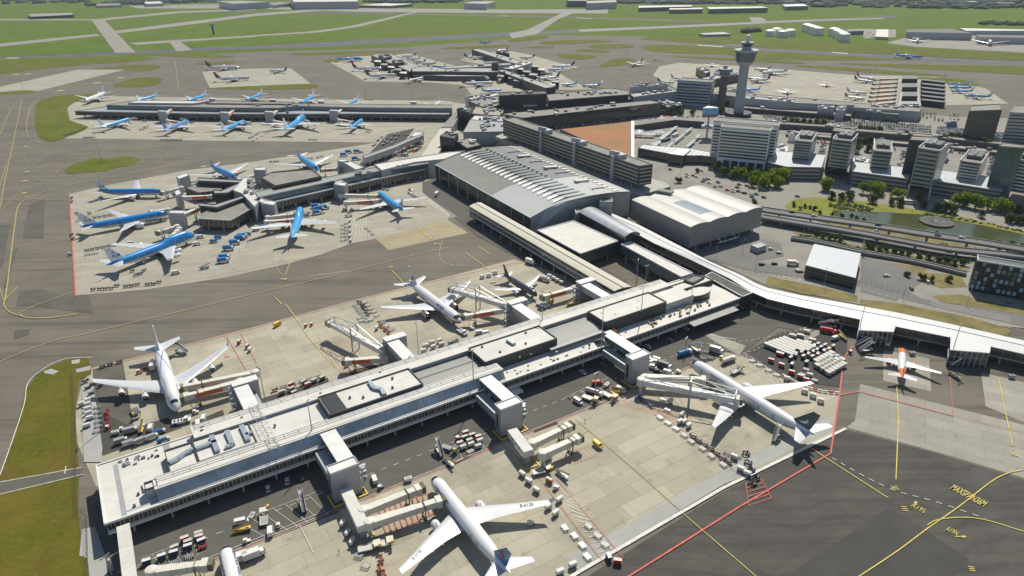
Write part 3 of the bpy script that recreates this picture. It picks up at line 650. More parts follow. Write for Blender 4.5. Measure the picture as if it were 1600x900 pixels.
# --------------------------------------------------------------- boarding bridges
def bridge(a,b,label,banner=False,z0=4.2,z1=4.4,col=m_cream,w=3.,nseg=3,group='boarding bridges of the near pier',over=False,px=True,bm=None):
    A=P(*a,z0+3) if px else Vector((*tuple(a)[:2],z0+3)); B=P(*b,z1+3) if px else Vector((*tuple(b)[:2],z1+3))
    A.z=z0;B.z=z1; L=(B-A).length; d=(B-A).normalized(); ang=math.atan2(d.y,d.x); up=Vector((0,0,1)); x=d.cross(up).normalized()
    g=thing('boarding_bridge',label,'jet bridge',(A.x,A.y,0),ang,group)
    def loc(u,v,z): return Vector((u,v,z))
    zz=lambda u:z0+(z1-z0)*u/L
    mb=MB(); mb.lathe([(2.1,-.3),(2.1,3.1),(1.8,3.4),(.2,3.6)],(0,0,z0),14); mb.lathe([(.7,-z0),(.7,-.3)],(0,0,z0),8); mb.build('rotunda',m_cream,g,smooth=30)
    e=L-3.2; st=1.6
    for k in range(nseg):
        u0=st+(e-st)*k/nseg; u1=st+(e-st)*(k+1)/nseg; ww=w-.25*k+ (0 if not over else 0); mb=MB()
        mb.bar(loc(u0,0,zz(u0)+1.45-.06*k),loc(u1,0,zz(u1)+1.45-.06*k),ww,2.9-.12*k)
        mb.bar(loc(u0,0,zz(u0)+2.95-.12*k),loc(u0+.35,0,zz(u0)+2.95-.12*k),ww+.15,.25)
        mb.build('tunnel_section',col,g)
    mb=MB(); mb.box((L-2.3,0,z1+1.4),(2.2,3.7,3.2)); mb.build('cab',m_cream,g)
    mb=MB()
    for k in range(4): mb.box((L-.95+k*.42,0,z1+1.4),(.2,3.6,3.1))
    mb.box((L-.3,0,z1+1.4),(1.5,3.3,2.9)); mb.build('bellows',m_bellow,g)
    if banner:
        for sgn in(-1,1):
            mb=MB(); u0=L*.32;u1=L*(.78 if not over else .5); mb.bar(loc(u0,sgn*(w/2+.03),zz(u0)+1.45),loc(u1,sgn*(w/2+.03),zz(u1)+1.45),.08,1.9); o=mb.build('banner',bm or m_orange,g)
    if over:
        # cable-stayed bridge reaching over the wing
        mb=MB(); c=L*.5
        for sgn in(-1,1): mb.bar((c,sgn*2.2,0),(c,sgn*2.2,z0+8.5),.55)
        mb.bar((c,-2.2,z0+8.3),(c,2.2,z0+8.3),.5); mb.bar((c,-2.2,z0-.4),(c,2.2,z0-.4),.5); mb.build('portal_frame',m_lattice,g)
        for sgn in(-1,1):
            mb=MB(); top=(c,sgn*2.2,z0+8.3)
            mb.bar(top,(2,sgn*1.6,z0+3),.35); mb.bar(top,(L-3,sgn*2.4,z1+5.2),.35); mb.bar((L-3,sgn*2.4,z1+5.2),(L-3,sgn*2.2,z1),.3); mb.bar((c,sgn*2.2,z0+2.9),(L-3,sgn*2.4,z1+5.2),.18)
            mb.bar((c+5,sgn*2,z1+3),(c+9,sgn*2.3,z1+6.6),.16);mb.bar((c+9,sgn*2.3,z1+6.6),(c+13,sgn*2,z1+3),.16)
            mb.build('stay',m_lattice,g)
        mb=MB(); mb.bar((L-3,-2.4,z1+5.2),(L-3,2.4,z1+5.2),.3); mb.build('stay_tie',m_lattice,g)
    else:
        u=L*.72; mb=MB()
        for sgn in(-1,1): mb.bar((u,sgn*1.75,.9),(u,sgn*1.75,zz(u)+3.1),.4)
        mb.bar((u,-1.9,1),(u,1.9,1),.6); mb.bar((u,-1.9,zz(u)+3.15),(u,1.9,zz(u)+3.15),.3); o=mb.build('drive_column',m_bellow,g)
        for sgn in(-1,1):
            mb=MB(); 
            mb.lathe([(.55,-.2),(.55,.2)],(0,0,0),10,axis='x'); w_=mb.build('wheel',m_rubber,o,loc=(u,sgn*1.1,.55)); w_.rotation_euler=(0,0,R(90))
        mb=MB(); mb.bar((L-4,2.4,.3),(L-2.2,2.4,z1+.2),.9,.2); mb.build('service_stair',m_lattice,g)
    return g
def stub(a,b,w=4.2,z=4.2,label='',name='link_corridor'):
    A=P(*a,z+3.2);B=P(*b,z+3.2); A.z=B.z=z; d=(B-A); ang=math.atan2(d.y,d.x)
    g=thing(name,label,'link corridor',(A.x,A.y,0),ang,'white link corridors in front of the gate towers'); L=d.length
    mb=MB(); mb.bar((0,0,z+1.5),(L,0,z+1.5),w,2.9); mb.build('corridor',m_white,g)
    mb=MB(); mb.bar((-.0,0,z+3.06),(L+.1,0,z+3.06),w+.2,.2); mb.build('corridor_roof',m_roofwhite,g)
    mb=MB(); mb.box((L-2,0,z/2),(2.2,2.4,z)); mb.build('pedestal',m_pylon,g)
    mb=MB(); 
    for k in range(3): mb.box((L*(.3+.2*k),w/2+.01,z+1.7),(.8,.05,.8)); 
    for k in range(3): mb.box((L*(.3+.2*k),-w/2-.01,z+1.7),(.8,.05,.8))
    mb.build('porthole',m_glass,g)
    mb=MB()
    for q in(-3.6,3.6): mb.box((L-2,q,.4),(9,.45,.45))
    mb.box((L+2.4,0,.4),(.45,7.2,.45)); mb.build('bumper_kerb',m_yellow,g)
stub((540,763),(567,820),label='white link corridor below the leftmost gate tower')
stub((800,670),(826,704),label='white link corridor below the middle gate tower')
bridge((567,795),(661,757),'cream boarding bridge behind another at the white jet with blue tail',group='boarding bridges of the near pier')
bridge((576,814),(694,776),'cream boarding bridge docked at the front door of the white jet with blue tail')
bridge((832,690),(894,660),'cream boarding bridge at the empty stand, the one nearer the pier');bridge((848,706),(908,679),'cream boarding bridge at the empty stand, the one farther from the pier')
bridge((1005,586),(1107,590),'cream boarding bridge docked behind the nose of the jet with green tail',z1=4.8)
bridge((1002,592),(1160,622),'long white cable stayed bridge reaching over the wing of the jet with green tail',over=True,z0=5.5,z1=6.5,col=m_white)
bridge((398,580),(282,602),'pale boarding bridge at the white four engined jet, the one farther from the pier',z1=5); bridge((375,594),(282,618),'pale boarding bridge with orange banner at the white four engined jet',banner=True,z1=5)
bridge((600,562-5),(535,561),'boarding bridge with orange banner at the empty stand behind the pier',banner=True); bridge((598,545),(512,500),'cable stayed over wing bridge raised at the empty stand behind the pier',over=True,z0=6.5,z1=7.5,col=m_white)
bridge((792,480),(722,492),'boarding bridge with orange banner at the white jet with red cheat line',banner=True); bridge((792,474),(703,448),'cable stayed over wing bridge above the white jet with red cheat line',over=True,z0=6.5,z1=7.5,col=m_white)
bridge((898,448),(846,462),'boarding bridge with orange banner at the charcoal jet',banner=True)
bridge((236,890),(330,876),'cream boarding bridge at the bottom edge left of a white jet nose')
# walkway bridge leaving the west end
g=thing('link_corridor','broad white roofed corridor leaving the pier end towards the bottom edge','link corridor',tuple(ST(5.5,20)),0); 
mb=MB(); A=P(192,820,9.2);B=P(204,915,9.2); mb.bar((A.x,A.y,7),(B.x,B.y,7),3.6,3.6); mb.build('corridor',m_white,g); mb=MB(); mb.bar((A.x,A.y,9),(B.x,B.y,9),4.2,.3); mb.build('corridor_roof',m_roofwhite,g)
mb=MB(); mb.bar((A.x,A.y-12,0),(A.x,A.y-12,5.2),1,1); mb.build('column',m_pylon,g); ROOTS.append(g)
# --------------------------------------------------------------- generic pixel-defined buildings
def bldg(name,label,cat,poly,z,z0=0,wall=m_steel,roof=m_roofmid,par=.6,bands=None,bandm=m_glass,group=None,over=.0,stilts=0,parm=None,world=False,extra=None):
    pts=[Vector((p[0],p[1],0)) for p in poly] if world else [P(a,b,z) for a,b in poly]
    a=sum(pts[i].x*pts[(i+1)%len(pts)].y-pts[(i+1)%len(pts)].x*pts[i].y for i in range(len(pts)))
    if a<0: pts.reverse()
    c=sum(pts,Vector())/len(pts); c.z=0; loc=[Vector((p.x-c.x,p.y-c.y,0)) for p in pts]; n=len(loc)
    g=thing(name,label,cat,tuple(c),0,group)
    mb=MB(); mb.prism(loc,max(z0,stilts),z-.4); mb.build('wall',wall,g)
    lo=[p+(p.normalized()*over) for p in loc]
    mb=MB(); mb.prism([p*1.003 for p in lo],z-.4,z); mb.build('roof',roof,g)
    if par:
        mb=MB()
        for i in range(n):
            p,q=loc[i],loc[(i+1)%n]; d=(q-p).normalized(); nn=Vector((-d.y,d.x,0))*.25
            mb.bar(p+nn+Vector((0,0,z+par/2)),q+nn+Vector((0,0,z+par/2)),.45,par)
        mb.build('parapet',parm or wall,g)
    if stilts:
        for i in range(n):
            p,q=loc[i],loc[(i+1)%n]; L=(q-p).length; k=max(1,int(L/12))
            for j in range(k):
                u=p.lerp(q,(j+.5)/k)*.98; mb=MB(); mb.lathe([(.5,z0),(.5,stilts)],(u.x,u.y,0),8); mb.build('column',m_pylon,g)
    if bands:
        f0,dz,h,cnt=bands
        for i in range(n):
            p,q=loc[i],loc[(i+1)%n]; d=q-p; L=d.length
            if L<4: continue
            d.normalize(); nn=Vector((d.y,-d.x,0)); mid=(p+q)/2+c
            if nn.dot(Vector((0,0,H))-mid)<0: continue
            for k in range(cnt):
                zc=f0+dz*k+h/2
                if zc+h/2>z-.5: break
                mb=MB(); e=min(1.,L*.06); mb.bar(p+d*e+nn*.06+Vector((0,0,zc)),q-d*e+nn*.06+Vector((0,0,zc)),.2,h); mb.build('window',bandm,g)
    if extra: extra(g,loc,c)
    return g
def quad_vault(name,label,cat,A,B,C,D,z,h,n=10,z0=0,wall=m_steel,roof=m_roofgrey,lobes=1,group=None,stilts=0,extra=None,thick=.0):
    "A->B one eave, D->C other eave (pixels at height z); arch spans A..D"
    A,B,C,D=[P(*q,z) for q in(A,B,C,D)]; c=(A+B+C+D)/4; c.z=0
    A,B,C,D=[Vector((q.x-c.x,q.y-c.y,0)) for q in(A,B,C,D)]
    g=thing(name,label,cat,tuple(c),0,group)
    prof=[]
    for l in range(lobes):
        for k in range(n+(1 if l==lobes-1 else 0)):
            u=k/n; prof.append(((l+u)/lobes, z+h*(1-(2*u-1)**2)))
    ra=[A.lerp(D,u)+Vector((0,0,zz)) for u,zz in prof]; rb=[B.lerp(C,u)+Vector((0,0,zz)) for u,zz in prof]
    mb=MB(); mb.grid([ra,rb]); dn=Vector((0,0,-.35)); mb.grid([[p+dn for p in rb],[p+dn for p in ra]]); mb.grid([[p+dn for p in ra],ra]);mb.grid([rb,[p+dn for p in rb]]); mb.build('roof',roof,g,smooth=25)
    zz0=max(z0,stilts); mb=MB(); f=.992
    mb.face([p*1+Vector((0,0,-.36)) for p in ra]+[Vector((D.x,D.y,zz0)),Vector((A.x,A.y,zz0))]); mb.face([p+Vector((0,0,-.36)) for p in rb]+[Vector((C.x,C.y,zz0)),Vector((B.x,B.y,zz0))])
    for p,q in((A,B),(D,C)): mb.face([Vector((p.x,p.y,zz0)),Vector((q.x,q.y,zz0)),Vector((q.x,q.y,z-.35)),Vector((p.x,p.y,z-.35))])
    mb.build('wall',wall,g)
    if stilts:
        for p,q in((A,B),(B,C),(C,D),(D,A)):
            L=(q-p).length;k=max(1,int(L/14))
            for j in range(k): 
                u=p.lerp(q,(j+.5)/k)*.99; mb=MB(); mb.lathe([(.5,0),(.5,stilts)],(u.x,u.y,0),8); mb.build('column',m_pylon,g)
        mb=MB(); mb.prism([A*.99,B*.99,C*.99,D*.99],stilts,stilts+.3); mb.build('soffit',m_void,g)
    if extra: extra(g,A,B,C,D,c)
    return g
# ================================================================ AIRCRAFT
KIND={ # fuselage length, span, radius, centre height, wing root LE x, root chord, kink frac, kink chord, tip chord, sweep deg, dihedral, engines [(y frac, x ahead of LE, len, rad)], fin h, fin root chord, tail span, hump
'777-300':dict(L=73,S=64.8,r=3.1,zc=5.2,xr=25.5,rc=13.5,kf=.33,kc=9,tc=2.,sw=33,dh=6,eng=[(.3,4.6,6.6,1.95)],fh=9.6,fc=9.5,ts=21.5,hump=0),
'777-200':dict(L=62.8,S=60.9,r=3.1,zc=5.2,xr=20.5,rc=13.5,kf=.33,kc=9,tc=2.,sw=32,dh=6,eng=[(.31,4.4,6.3,1.9)],fh=9.6,fc=9.5,ts=21.5,hump=0),
'a330':dict(L=58.3,S=60.3,r=2.82,zc=4.9,xr=19.5,rc=11.2,kf=.34,kc=7.4,tc=2.4,sw=31,dh=5.5,eng=[(.31,4.2,5.9,1.6)],fh=9.4,fc=8.6,ts=19.4,hump=0,wl=1),
'747':dict(L=68.6,S=62.,r=3.25,zc=5.4,xr=17.5,rc=15,kf=.38,kc=9.6,tc=3.9,sw=39,dh=6.5,eng=[(.36,4.4,5.6,1.45),(.66,4.2,5.6,1.45)],fh=10.2,fc=11.5,ts=22,hump=1,wl=1),
'767':dict(L=54,S=48,r=2.5,zc=4.4,xr=17.5,rc=10,kf=.33,kc=7,tc=2.2,sw=32,dh=6,eng=[(.3,3.6,5.,1.5)],fh=8.6,fc=8,ts=18.6,hump=0),
'320':dict(L=36.5,S=34.1,r=2.0,zc=3.6,xr=12.2,rc=6.6,kf=.37,kc=4.1,tc=1.6,sw=26,dh=5,eng=[(.33,2.6,4.,1.15)],fh=6.2,fc=5.9,ts=12.4,hump=0),
'319':dict(L=33.8,S=34.1,r=2.0,zc=3.6,xr=10.9,rc=6.6,kf=.37,kc=4.1,tc=1.6,sw=26,dh=5,eng=[(.33,2.6,4.,1.15)],fh=6.2,fc=5.9,ts=12.4,hump=0),
'f100':dict(L=32,S=28,r=1.7,zc=2.9,xr=13.,rc=5.2,kf=.35,kc=3.6,tc=1.4,sw=20,dh=3,eng=[],fh=4.9,fc=5,ts=10,hump=0,ttail=1)}
def zones(zs):
    "livery painted in horizontal bands by height on the hull: [(top height above hull centre / radius, colour)...] from the belly up"
    return zs
def hullmat(name,r,zc,bands,win=True,nose=None,tail=None,L=60,rough=.28,extra=None,wz=.12):
    def hook(t,c,tc):
        s=N(t,'ShaderNodeSeparateXYZ',{0:tc.outputs['Object']})
        out=None
        cur=bands[-1][1]; cols=[b for b in bands]
        out=N(t,'ShaderNodeRGB'); out.outputs[0].default_value=(*cols[-1][1],1); out=out.outputs[0]
        for top,col in reversed(cols[:-1]):
            g=N(t,'ShaderNodeMath',{0:s.outputs['Z'],1:zc+top*r},operation='LESS_THAN'); out=mixc(t,g.outputs[0],out,col)
        if nose:
            g=N(t,'ShaderNodeMath',{0:s.outputs['X'],1:L/2-nose[0]},operation='GREATER_THAN'); out=mixc(t,g.outputs[0],out,nose[1])
        if tail:
            g0=N(t,'ShaderNodeMath',{0:s.outputs['Z'],1:tail[2]},operation='MULTIPLY_ADD'); g0.inputs[2].default_value=0
            a=N(t,'ShaderNodeMath',{0:s.outputs['X'],1:g0.outputs[0]},operation='ADD')
            g=N(t,'ShaderNodeMath',{0:a.outputs[0],1:-L/2+tail[0]},operation='LESS_THAN'); out=mixc(t,g.outputs[0],out,tail[1])
        if extra: out=extra(t,out,s)
        if win:
            fx=N(t,'ShaderNodeMath',{0:N(t,'ShaderNodeMath',{0:s.outputs['X'],1:.9},operation='DIVIDE').outputs[0]},operation='FRACT')
            a=N(t,'ShaderNodeMath',{0:fx.outputs[0],1:.42},operation='LESS_THAN')
            b=N(t,'ShaderNodeMath',{0:s.outputs['Z'],1:zc+wz*r,2:.2},operation='COMPARE')
            d=N(t,'ShaderNodeMath',{0:s.outputs['X'],1:0.,2:L*.39},operation='COMPARE')
            m=N(t,'ShaderNodeMath',{0:a.outputs[0],1:b.outputs[0]},operation='MULTIPLY'); m=N(t,'ShaderNodeMath',{0:m.outputs[0],1:d.outputs[0]},operation='MULTIPLY')
            out=mixc(t,m.outputs[0],out,(.03,.035,.04))
        n=N(t,'ShaderNodeTexNoise',{'Vector':tc.outputs['Object'],'Scale':.7,'Detail':4.}); rr=N(t,'ShaderNodeMapRange',{'Value':n.outputs['Fac'],'To Min':.86,'To Max':1.06})
        v=N(t,'ShaderNodeVectorMath',{0:out},operation='SCALE'); t.links.new(rr.outputs[0],v.inputs['Scale']); return v.outputs[0]
    return mat(name,(1,1,1),rough,var=0,hook=hook,coat=.3)
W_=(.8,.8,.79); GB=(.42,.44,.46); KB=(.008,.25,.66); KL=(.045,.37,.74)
m_wing=mat('wing_skin',(.62,.63,.64),.35,.15,var=.07,scale=.25,hook=blotch(.5,(.5,.51,.52),.55,.7,(0,(2,.3,1)),.6))
m_nac=mat('nacelle_white',(.72,.72,.72),.3); m_metal=mat('bare_metal',(.5,.48,.45),.3,.8); m_inlet=mat('engine_inlet',(.015,.015,.017),.6)
m_finw=mat('fin_white',(.75,.76,.77),.3);
def plainm(n,c): return mat('paint_'+n,c,.32,var=.06,coat=.3)
LIV={}
def livery(name,bands,fin,nac=None,**k): LIV[name]=dict(bands=bands,fin=fin,nac=nac or m_nac,k=k)
m_kfin=plainm('pale_tail',(.72,.75,.79)); 
livery('klm',[(-.62,(.5,.53,.56)),(-.22,(.74,.76,.78)),(-.14,(.01,.03,.12)),(9,KB)],m_kfin)
livery('klm_sunlit',[(-.55,(.5,.53,.56)),(-.2,(.76,.78,.8)),(9,KL)],m_kfin)  # same airline blue, lightened to put reflected sunlight into the paint
def elx(t,out,s):
    a=N(t,'ShaderNodeMath',{0:s.outputs['X'],1:.0},operation='ADD')
    for sg in(-1,1):
        l=N(t,'ShaderNodeMath',{0:s.outputs['Y'],1:-sg*5.2},operation='MULTIPLY'); q=N(t,'ShaderNodeMath',{0:l.outputs[0],1:a.outputs[0]},operation='ADD')
        g=N(t,'ShaderNodeMath',{0:q.outputs[0],1:-12.,2:.9},operation='COMPARE'); g2=N(t,'ShaderNodeMath',{0:s.outputs['Z'],1:5.5},operation='GREATER_THAN')
        g=N(t,'ShaderNodeMath',{0:g.outputs[0],1:g2.outputs[0]},operation='MULTIPLY'); out=mixc(t,g.outputs[0],out,(.03,.06,.35))
    return out
livery('blue_diagonal',[(-.75,GB),(9,W_)],plainm('white_fin_blue',(.62,.66,.76)),extra=elx)
livery('red_cheat',[(-.45,(.3,.3,.33)),(-.22,(.5,.04,.05)),(-.1,(.05,.08,.35)),(9,W_)],m_finw,m_metal)
livery('grey_belly',[(-.1,(.45,.49,.52)),(.05,(.58,.61,.63)),(9,W_)],plainm('dark_green',(.015,.07,.08)))
livery('blue_cheat',[(-.5,GB),(-.2,(.72,.73,.74)),(-.02,(.03,.09,.35)),(9,W_)],plainm('blue_fin',(.02,.13,.36)))
livery('orange',[(9,W_)],plainm('orange_fin',(.85,.2,.01)),plainm('orange_nac',(.85,.2,.01)),nose=(8.2,(.85,.2,.01)),tail=(8.5,(.85,.2,.01),0.))
livery('charcoal',[(-.45,(.25,.25,.25)),(9,(.05,.055,.06))],plainm('black_fin',(.03,.022,.018)))
livery('white_red',[(-.5,(.1,.12,.25)),(9,W_)],plainm('maroon_fin',(.22,.01,.03)))
livery('white_navy',[(-.4,GB),(9,W_)],plainm('navy_fin',(.015,.025,.12)))
livery('white_blue',[(-.4,GB),(9,W_)],plainm('pale_blue_fin',(.35,.45,.65)))
livery('white_teal',[(-.4,GB),(9,W_)],plainm('teal_fin',(.03,.25,.24)))
livery('white',[(-.5,GB),(9,W_)],m_finw); livery('white_black',[(-.4,GB),(9,W_)],plainm('dark_fin',(.03,.03,.05)))
livery('red',[(-.3,W_),(9,(.55,.03,.03))],plainm('red_fin',(.55,.03,.03)));livery('white_redfin',[(-.4,(.5,.04,.04)),(9,W_)],plainm('red_fin2',(.55,.04,.04)))
livery('klm_white',[(-.5,GB),(.1,(.74,.77,.8)),(.2,(.02,.2,.5)),(9,W_)],m_kfin)
livery('blue_white',[(-.25,(.6,.63,.66)),(.0,(.75,.77,.8)),(9,(.1,.28,.6))],plainm('blue_striped',(.12,.22,.45)))
def sect(x,le,chord,y,z,tk=.11):
    "airfoil section at span y: returns ring (x forward positive)"
    pr=[(0,0),(.06,.55),(.3,1),(.65,.6),(1,.03),(.65,-.32),(.3,-.45),(.06,-.35)]
    return [(x-le-c*chord,y,z+t*chord*tk*.55) for c,t in pr]
PCACHE={}
def plane_parts(kind,liv,lod):
    key=(kind,liv,lod)
    if key in PCACHE: return PCACHE[key]
    K=KIND[kind]; V=LIV[liv]; L,r,zc=K['L'],K['r'],K['zc']; X0=L/2; half=K['S']/2; hump=K['hump']
    bands=V['bands']
    nseg=24 if lod==0 else 12; nr=26 if lod==0 else 12
    nl=r*2.9; tl=r*(6.6 if kind not in('f100',) else 5)
    def prof(u):
        x=u*L; R0=r; c=zc
        if x<nl: q=x/nl; R0=r*(1-(1-q)**2.1)**.56; c=zc-r*.22*(1-q)**1.6
        elif x>L-tl: q=(x-(L-tl))/tl; R0=r*(1-q**1.75*.93); c=zc+r*.62*q**1.6
        return x,max(R0,.02),c
    def pt(u,th,off=0):
        x,R0,c=prof(u); y=math.sin(th)*(R0+off); z=c+math.cos(th)*(R0+off)*1.03
        if hump and math.cos(th)>0:
            b=0
            if x<27: 
                q=min(1,x/7.5); w=1 if x<20 else 1-(x-20)/7; w=max(0,w); w=w*w*(3-2*w); b=1.9*q**.8*w
            z+=b*math.cos(th)**.8; y*=1-.0*b
        return (X0-x,y,z)
    us=[0]+[ (nl/L)*((k+1)/8)**1.7 for k in range(8)] if lod==0 else [0]+[(nl/L)*((k+1)/4)**1.5 for k in range(4)]
    a=nl/L; b=1-tl/L; nm=12 if hump else 6
    us+= [a+(b-a)*(k+1)/nm for k in range(nm)]+[b+(1-b)*(k+1)/(8 if lod==0 else 4) for k in range(8 if lod==0 else 4)]
    mb=MB(); rows=[[pt(u,2*math.pi*k/nseg) for k in range(nseg)] for u in us]; mb.grid(rows,True); mb.cap(rows[0],flip=True); mb.cap(rows[-1])
    # wing box fairing
    x,R0,c=0,r,zc
    fl=K['rc']*1.35; rr=[]
    for k in range(7):
        q=k/6; s=math.sin(math.pi*q)**.6 if 0<q<1 else .02; cx=X0-K['xr']+2-fl*q
        rr.append([(cx,math.cos(t*math.pi/4)*r*1.02*s,zc-r*.62+math.sin(t*math.pi/4)*r*.62*s) for t in range(8)])
    mb.grid(rr,True)
    hm=hullmat('hull_%s_%s'%(kind,liv),r,zc,bands,win=True,L=L,**V['k'])
    fus=mb.mesh('fuselage',hm,60)
    kids=[]
    # cockpit glazing
    mb=MB(); u0=nl/L*.2;u1=nl/L*.46; th=.95
    if hump: u0=.031;u1=.05;th=.75
    rows=[[pt(u0+(u1-u0)*i/3,-th+2*th*j/8,.03) for j in range(9)] for i in range(4)]
    # keep only upper band
    mb.grid(rows); kids.append(('cockpit_window',mb.mesh('cockpit_window',m_glass)))
    if lod==0:
        for sg in(-1,1):
            for xd in(nl*1.15,L*.27,L*.62,L-tl*.95):
                mb=MB(); u=xd/L; w=.5/L
                mb.grid([[pt(q,sg*thh,.02) for thh in(1.15,1.4,1.62)] for q in(u-w,u+w)]); kids.append(('door',mb.mesh('door',MATS['grey_paint'])))
    parts=[('fuselage',fus,kids)]
    # wings
    tn=math.tan(R(K['sw'])); xr=K['xr']; y0=r*.55; zr=zc-r*.52
    yk=K['kf']*half
    for sg in(-1,1):
        mb=MB(); rows=[]
        for y,ch in((y0,K['rc']*1.02),(r*1.0,K['rc']*.93),(yk,K['kc']),(half*.68,K['kc']+(K['tc']-K['kc'])*(.68*half-yk)/(half-yk)),(half,K['tc'])):
            le=xr+(y-y0)*tn; z=zr+(y-y0)*math.tan(R(K['dh']))+ .9*max(0,(y-yk)/half)**2
            rr=sect(X0,le,ch,sg*y,z,.12 if y<yk else .1); rows.append(rr)
        mb.grid(rows,True); mb.cap(rows[-1])
        kk=[]
        le=xr+(half-y0)*tn; zt=zr+(half-y0)*math.tan(R(K['dh']))+.9*((half-yk)/half)**2
        if K.get('wl'):
            m2=MB(); rr=[[(X0-le-K['tc']*c,sg*(half),zt+.05) for c in(0,.5,1)],[(X0-le-K['tc']*(c*.45+.75),sg*(half+.9),zt+1.9) for c in(0,.5,1)]]
            m2.grid(rr); m2.grid([[(a_,b_+.08,c_) for a_,b_,c_ in q] for q in rr]); kk.append(('winglet',m2.mesh('winglet',V['fin'] if liv=='klm' else m_wing)))
        if lod==0:
            m2=MB()
            for f in(.4,.55,.7): 
                y=f*half; ch=K['kc']+(K['tc']-K['kc'])*max(0,(y-yk))/(half-yk); le2=xr+(y-y0)*tn; z=zr+(y-y0)*math.tan(R(K['dh']))+.9*max(0,(y-yk)/half)**2
                m2.tube([(X0-le2-ch*.55,sg*y,z-.25),(X0-le2-ch*.85,sg*y,z-.45),(X0-le2-ch*1.12,sg*y,z-.25)],[.12,.3,.06],6)
            kk.append(('flap_fairing',m2.mesh('flap_fairing',m_wing)))
        parts.append(('wing',mb.mesh('wing',m_wing,40),kk))
        for f,ax,ln,er in K['eng']:
            y=f*half; le=xr+(y-y0)*tn; z=zr+(y-y0)*math.tan(R(K['dh']))-er*1.05-.25; xf=X0-le+ax
            n=14 if lod==0 else 8
            mb=MB(); mb.lathe([(er*.86,0),(er*1.0,-.25),(er*1.06,-ln*.3),(er*.98,-ln*.62),(er*.72,-ln*.85)],(xf,sg*y,z),n,'x',caps=False)
            mb.m=1; mb.lathe([(er*.86,0),(er*.8,-.8),(.2,-.82)],(xf,sg*y,z),n,'x',mf=lambda a:1,caps=False); mb.lathe([(.35*er,-.4),(.02,-.1)],(xf,sg*y,z),8,'x',mf=lambda a:2,caps=False)
            mb.lathe([(er*.72,-ln*.85),(er*.5,-ln*.86),(er*.42,-ln*1.05),(.05,-ln*1.2)],(xf,sg*y,z),n,'x',mf=lambda a:2,caps=False)
            e=mb.mesh('engine',[V['nac'],m_inlet,m_metal],50)
            m2=MB(); m2.grid([[(xf-ln*.15,sg*y-.18,z+er*.9),(xf-ln*1.2,sg*y-.18,z+er*.6),(xf-ln*1.25,sg*y-.18,z+er*1.25),(xf-ln*.45,sg*y-.18,z+er*1.3)],[(xf-ln*.15,sg*y+.18,z+er*.9),(xf-ln*1.2,sg*y+.18,z+er*.6),(xf-ln*1.25,sg*y+.18,z+er*1.25),(xf-ln*.45,sg*y+.18,z+er*1.3)]],True)
            parts.append(('engine',e,[('pylon',m2.mesh('pylon',m_nac))]))
    if kind=='f100':
        for sg in(-1,1):
            mb=MB(); mb.lathe([(.65,0),(.8,-.6),(.75,-3),(.5,-4.4)],(-L/2+10.5,sg*2.6,zc+.6),8,'x'); mb.box((-L/2+8.5,sg*1.8,zc+.6),(2.5,1.2,.25)); parts.append(('engine',mb.mesh('engine',V['nac'],50)))
    # tail
    fb=zc+r*.75; fh=K['fh']; fc=K['fc']; xf=-L/2+fc*1.28; rows=[]
    for q,ch in((0,fc*1.15),(.12,fc*.92),(1,fc*.36)):
        le=q*fh*.95 + (0 if q else -fc*.23); rows.append([(xf-le-c*ch,t*ch*.045,fb+q*fh-(.5 if q==0 else 0)) for c,t in((0,0),(.12,.8),(.4,1),(1,.05),(.4,-1),(.12,-.8))])
    mb=MB(); mb.grid(rows,True); mb.cap(rows[-1]); fk=[]
    parts.append(('fin',mb.mesh('fin',V['fin'],40),fk))
    hs=K['ts']/2; hz=zc+r*.35 if not K.get('ttail') else fb+fh*.98; hr=fc*.78; xh=-L/2+fc*(1.02 if not K.get('ttail') else .3)
    for sg in(-1,1):
        mb=MB(); rows=[sect(0,-xh+(0),hr,sg*.3,hz,.09),sect(0,-xh+(hs)*.68,hr*.36,sg*hs,hz+hs*.09*(0 if K.get('ttail') else 1),.08)]
        mb.grid(rows,True); mb.cap(rows[-1]); parts.append(('tailplane',mb.mesh('tailplane',m_wing,40)))
    # gear
    big=r>2.3; wr=.65 if big else .5
    def wheel(mb,x,y): mb.lathe([(wr,-.22),(wr,.22)],(0,0,0),10,'x')
    def gear(x,ys,n):
        mb=MB()
        for y in ys:
            mb.bar((x,y,wr),(x,y,zc-r*.6),.35)
            for k in range(n):
                for s2 in(-.5,.5):
                    cx=x+(k-(n-1)/2)*1.45; m=MB(); 
                    rg=[[(cx+wr*math.cos(t*math.pi/5),y+s2+o_,wr+wr*math.sin(t*math.pi/5)) for t in range(10)] for o_ in(-.2,.2)]
                    mb.grid(rg,True); mb.cap(rg[0]); mb.cap(rg[1],flip=True)
        return mb
    parts.append(('nose_gear',gear(X0-nl*.85,[0],1).mesh('nose_gear',m_rubber)))
    xg=X0-xr-K['rc']*.68
    for sg in(-1,1): parts.append(('main_gear',gear(xg,[sg*r*1.6],3 if '777' in kind else (2 if big else 1)).mesh('main_gear',m_rubber)))
    if hump: parts.append(('main_gear',gear(xg-3.5,[-1.9,1.9],2).mesh('main_gear',m_rubber)))
    PCACHE[key]=(proto('airliner',parts),dict(L=L,xf=xf,fb=fb,fh=fh,fc=fc,pt=pt)); return PCACHE[key]
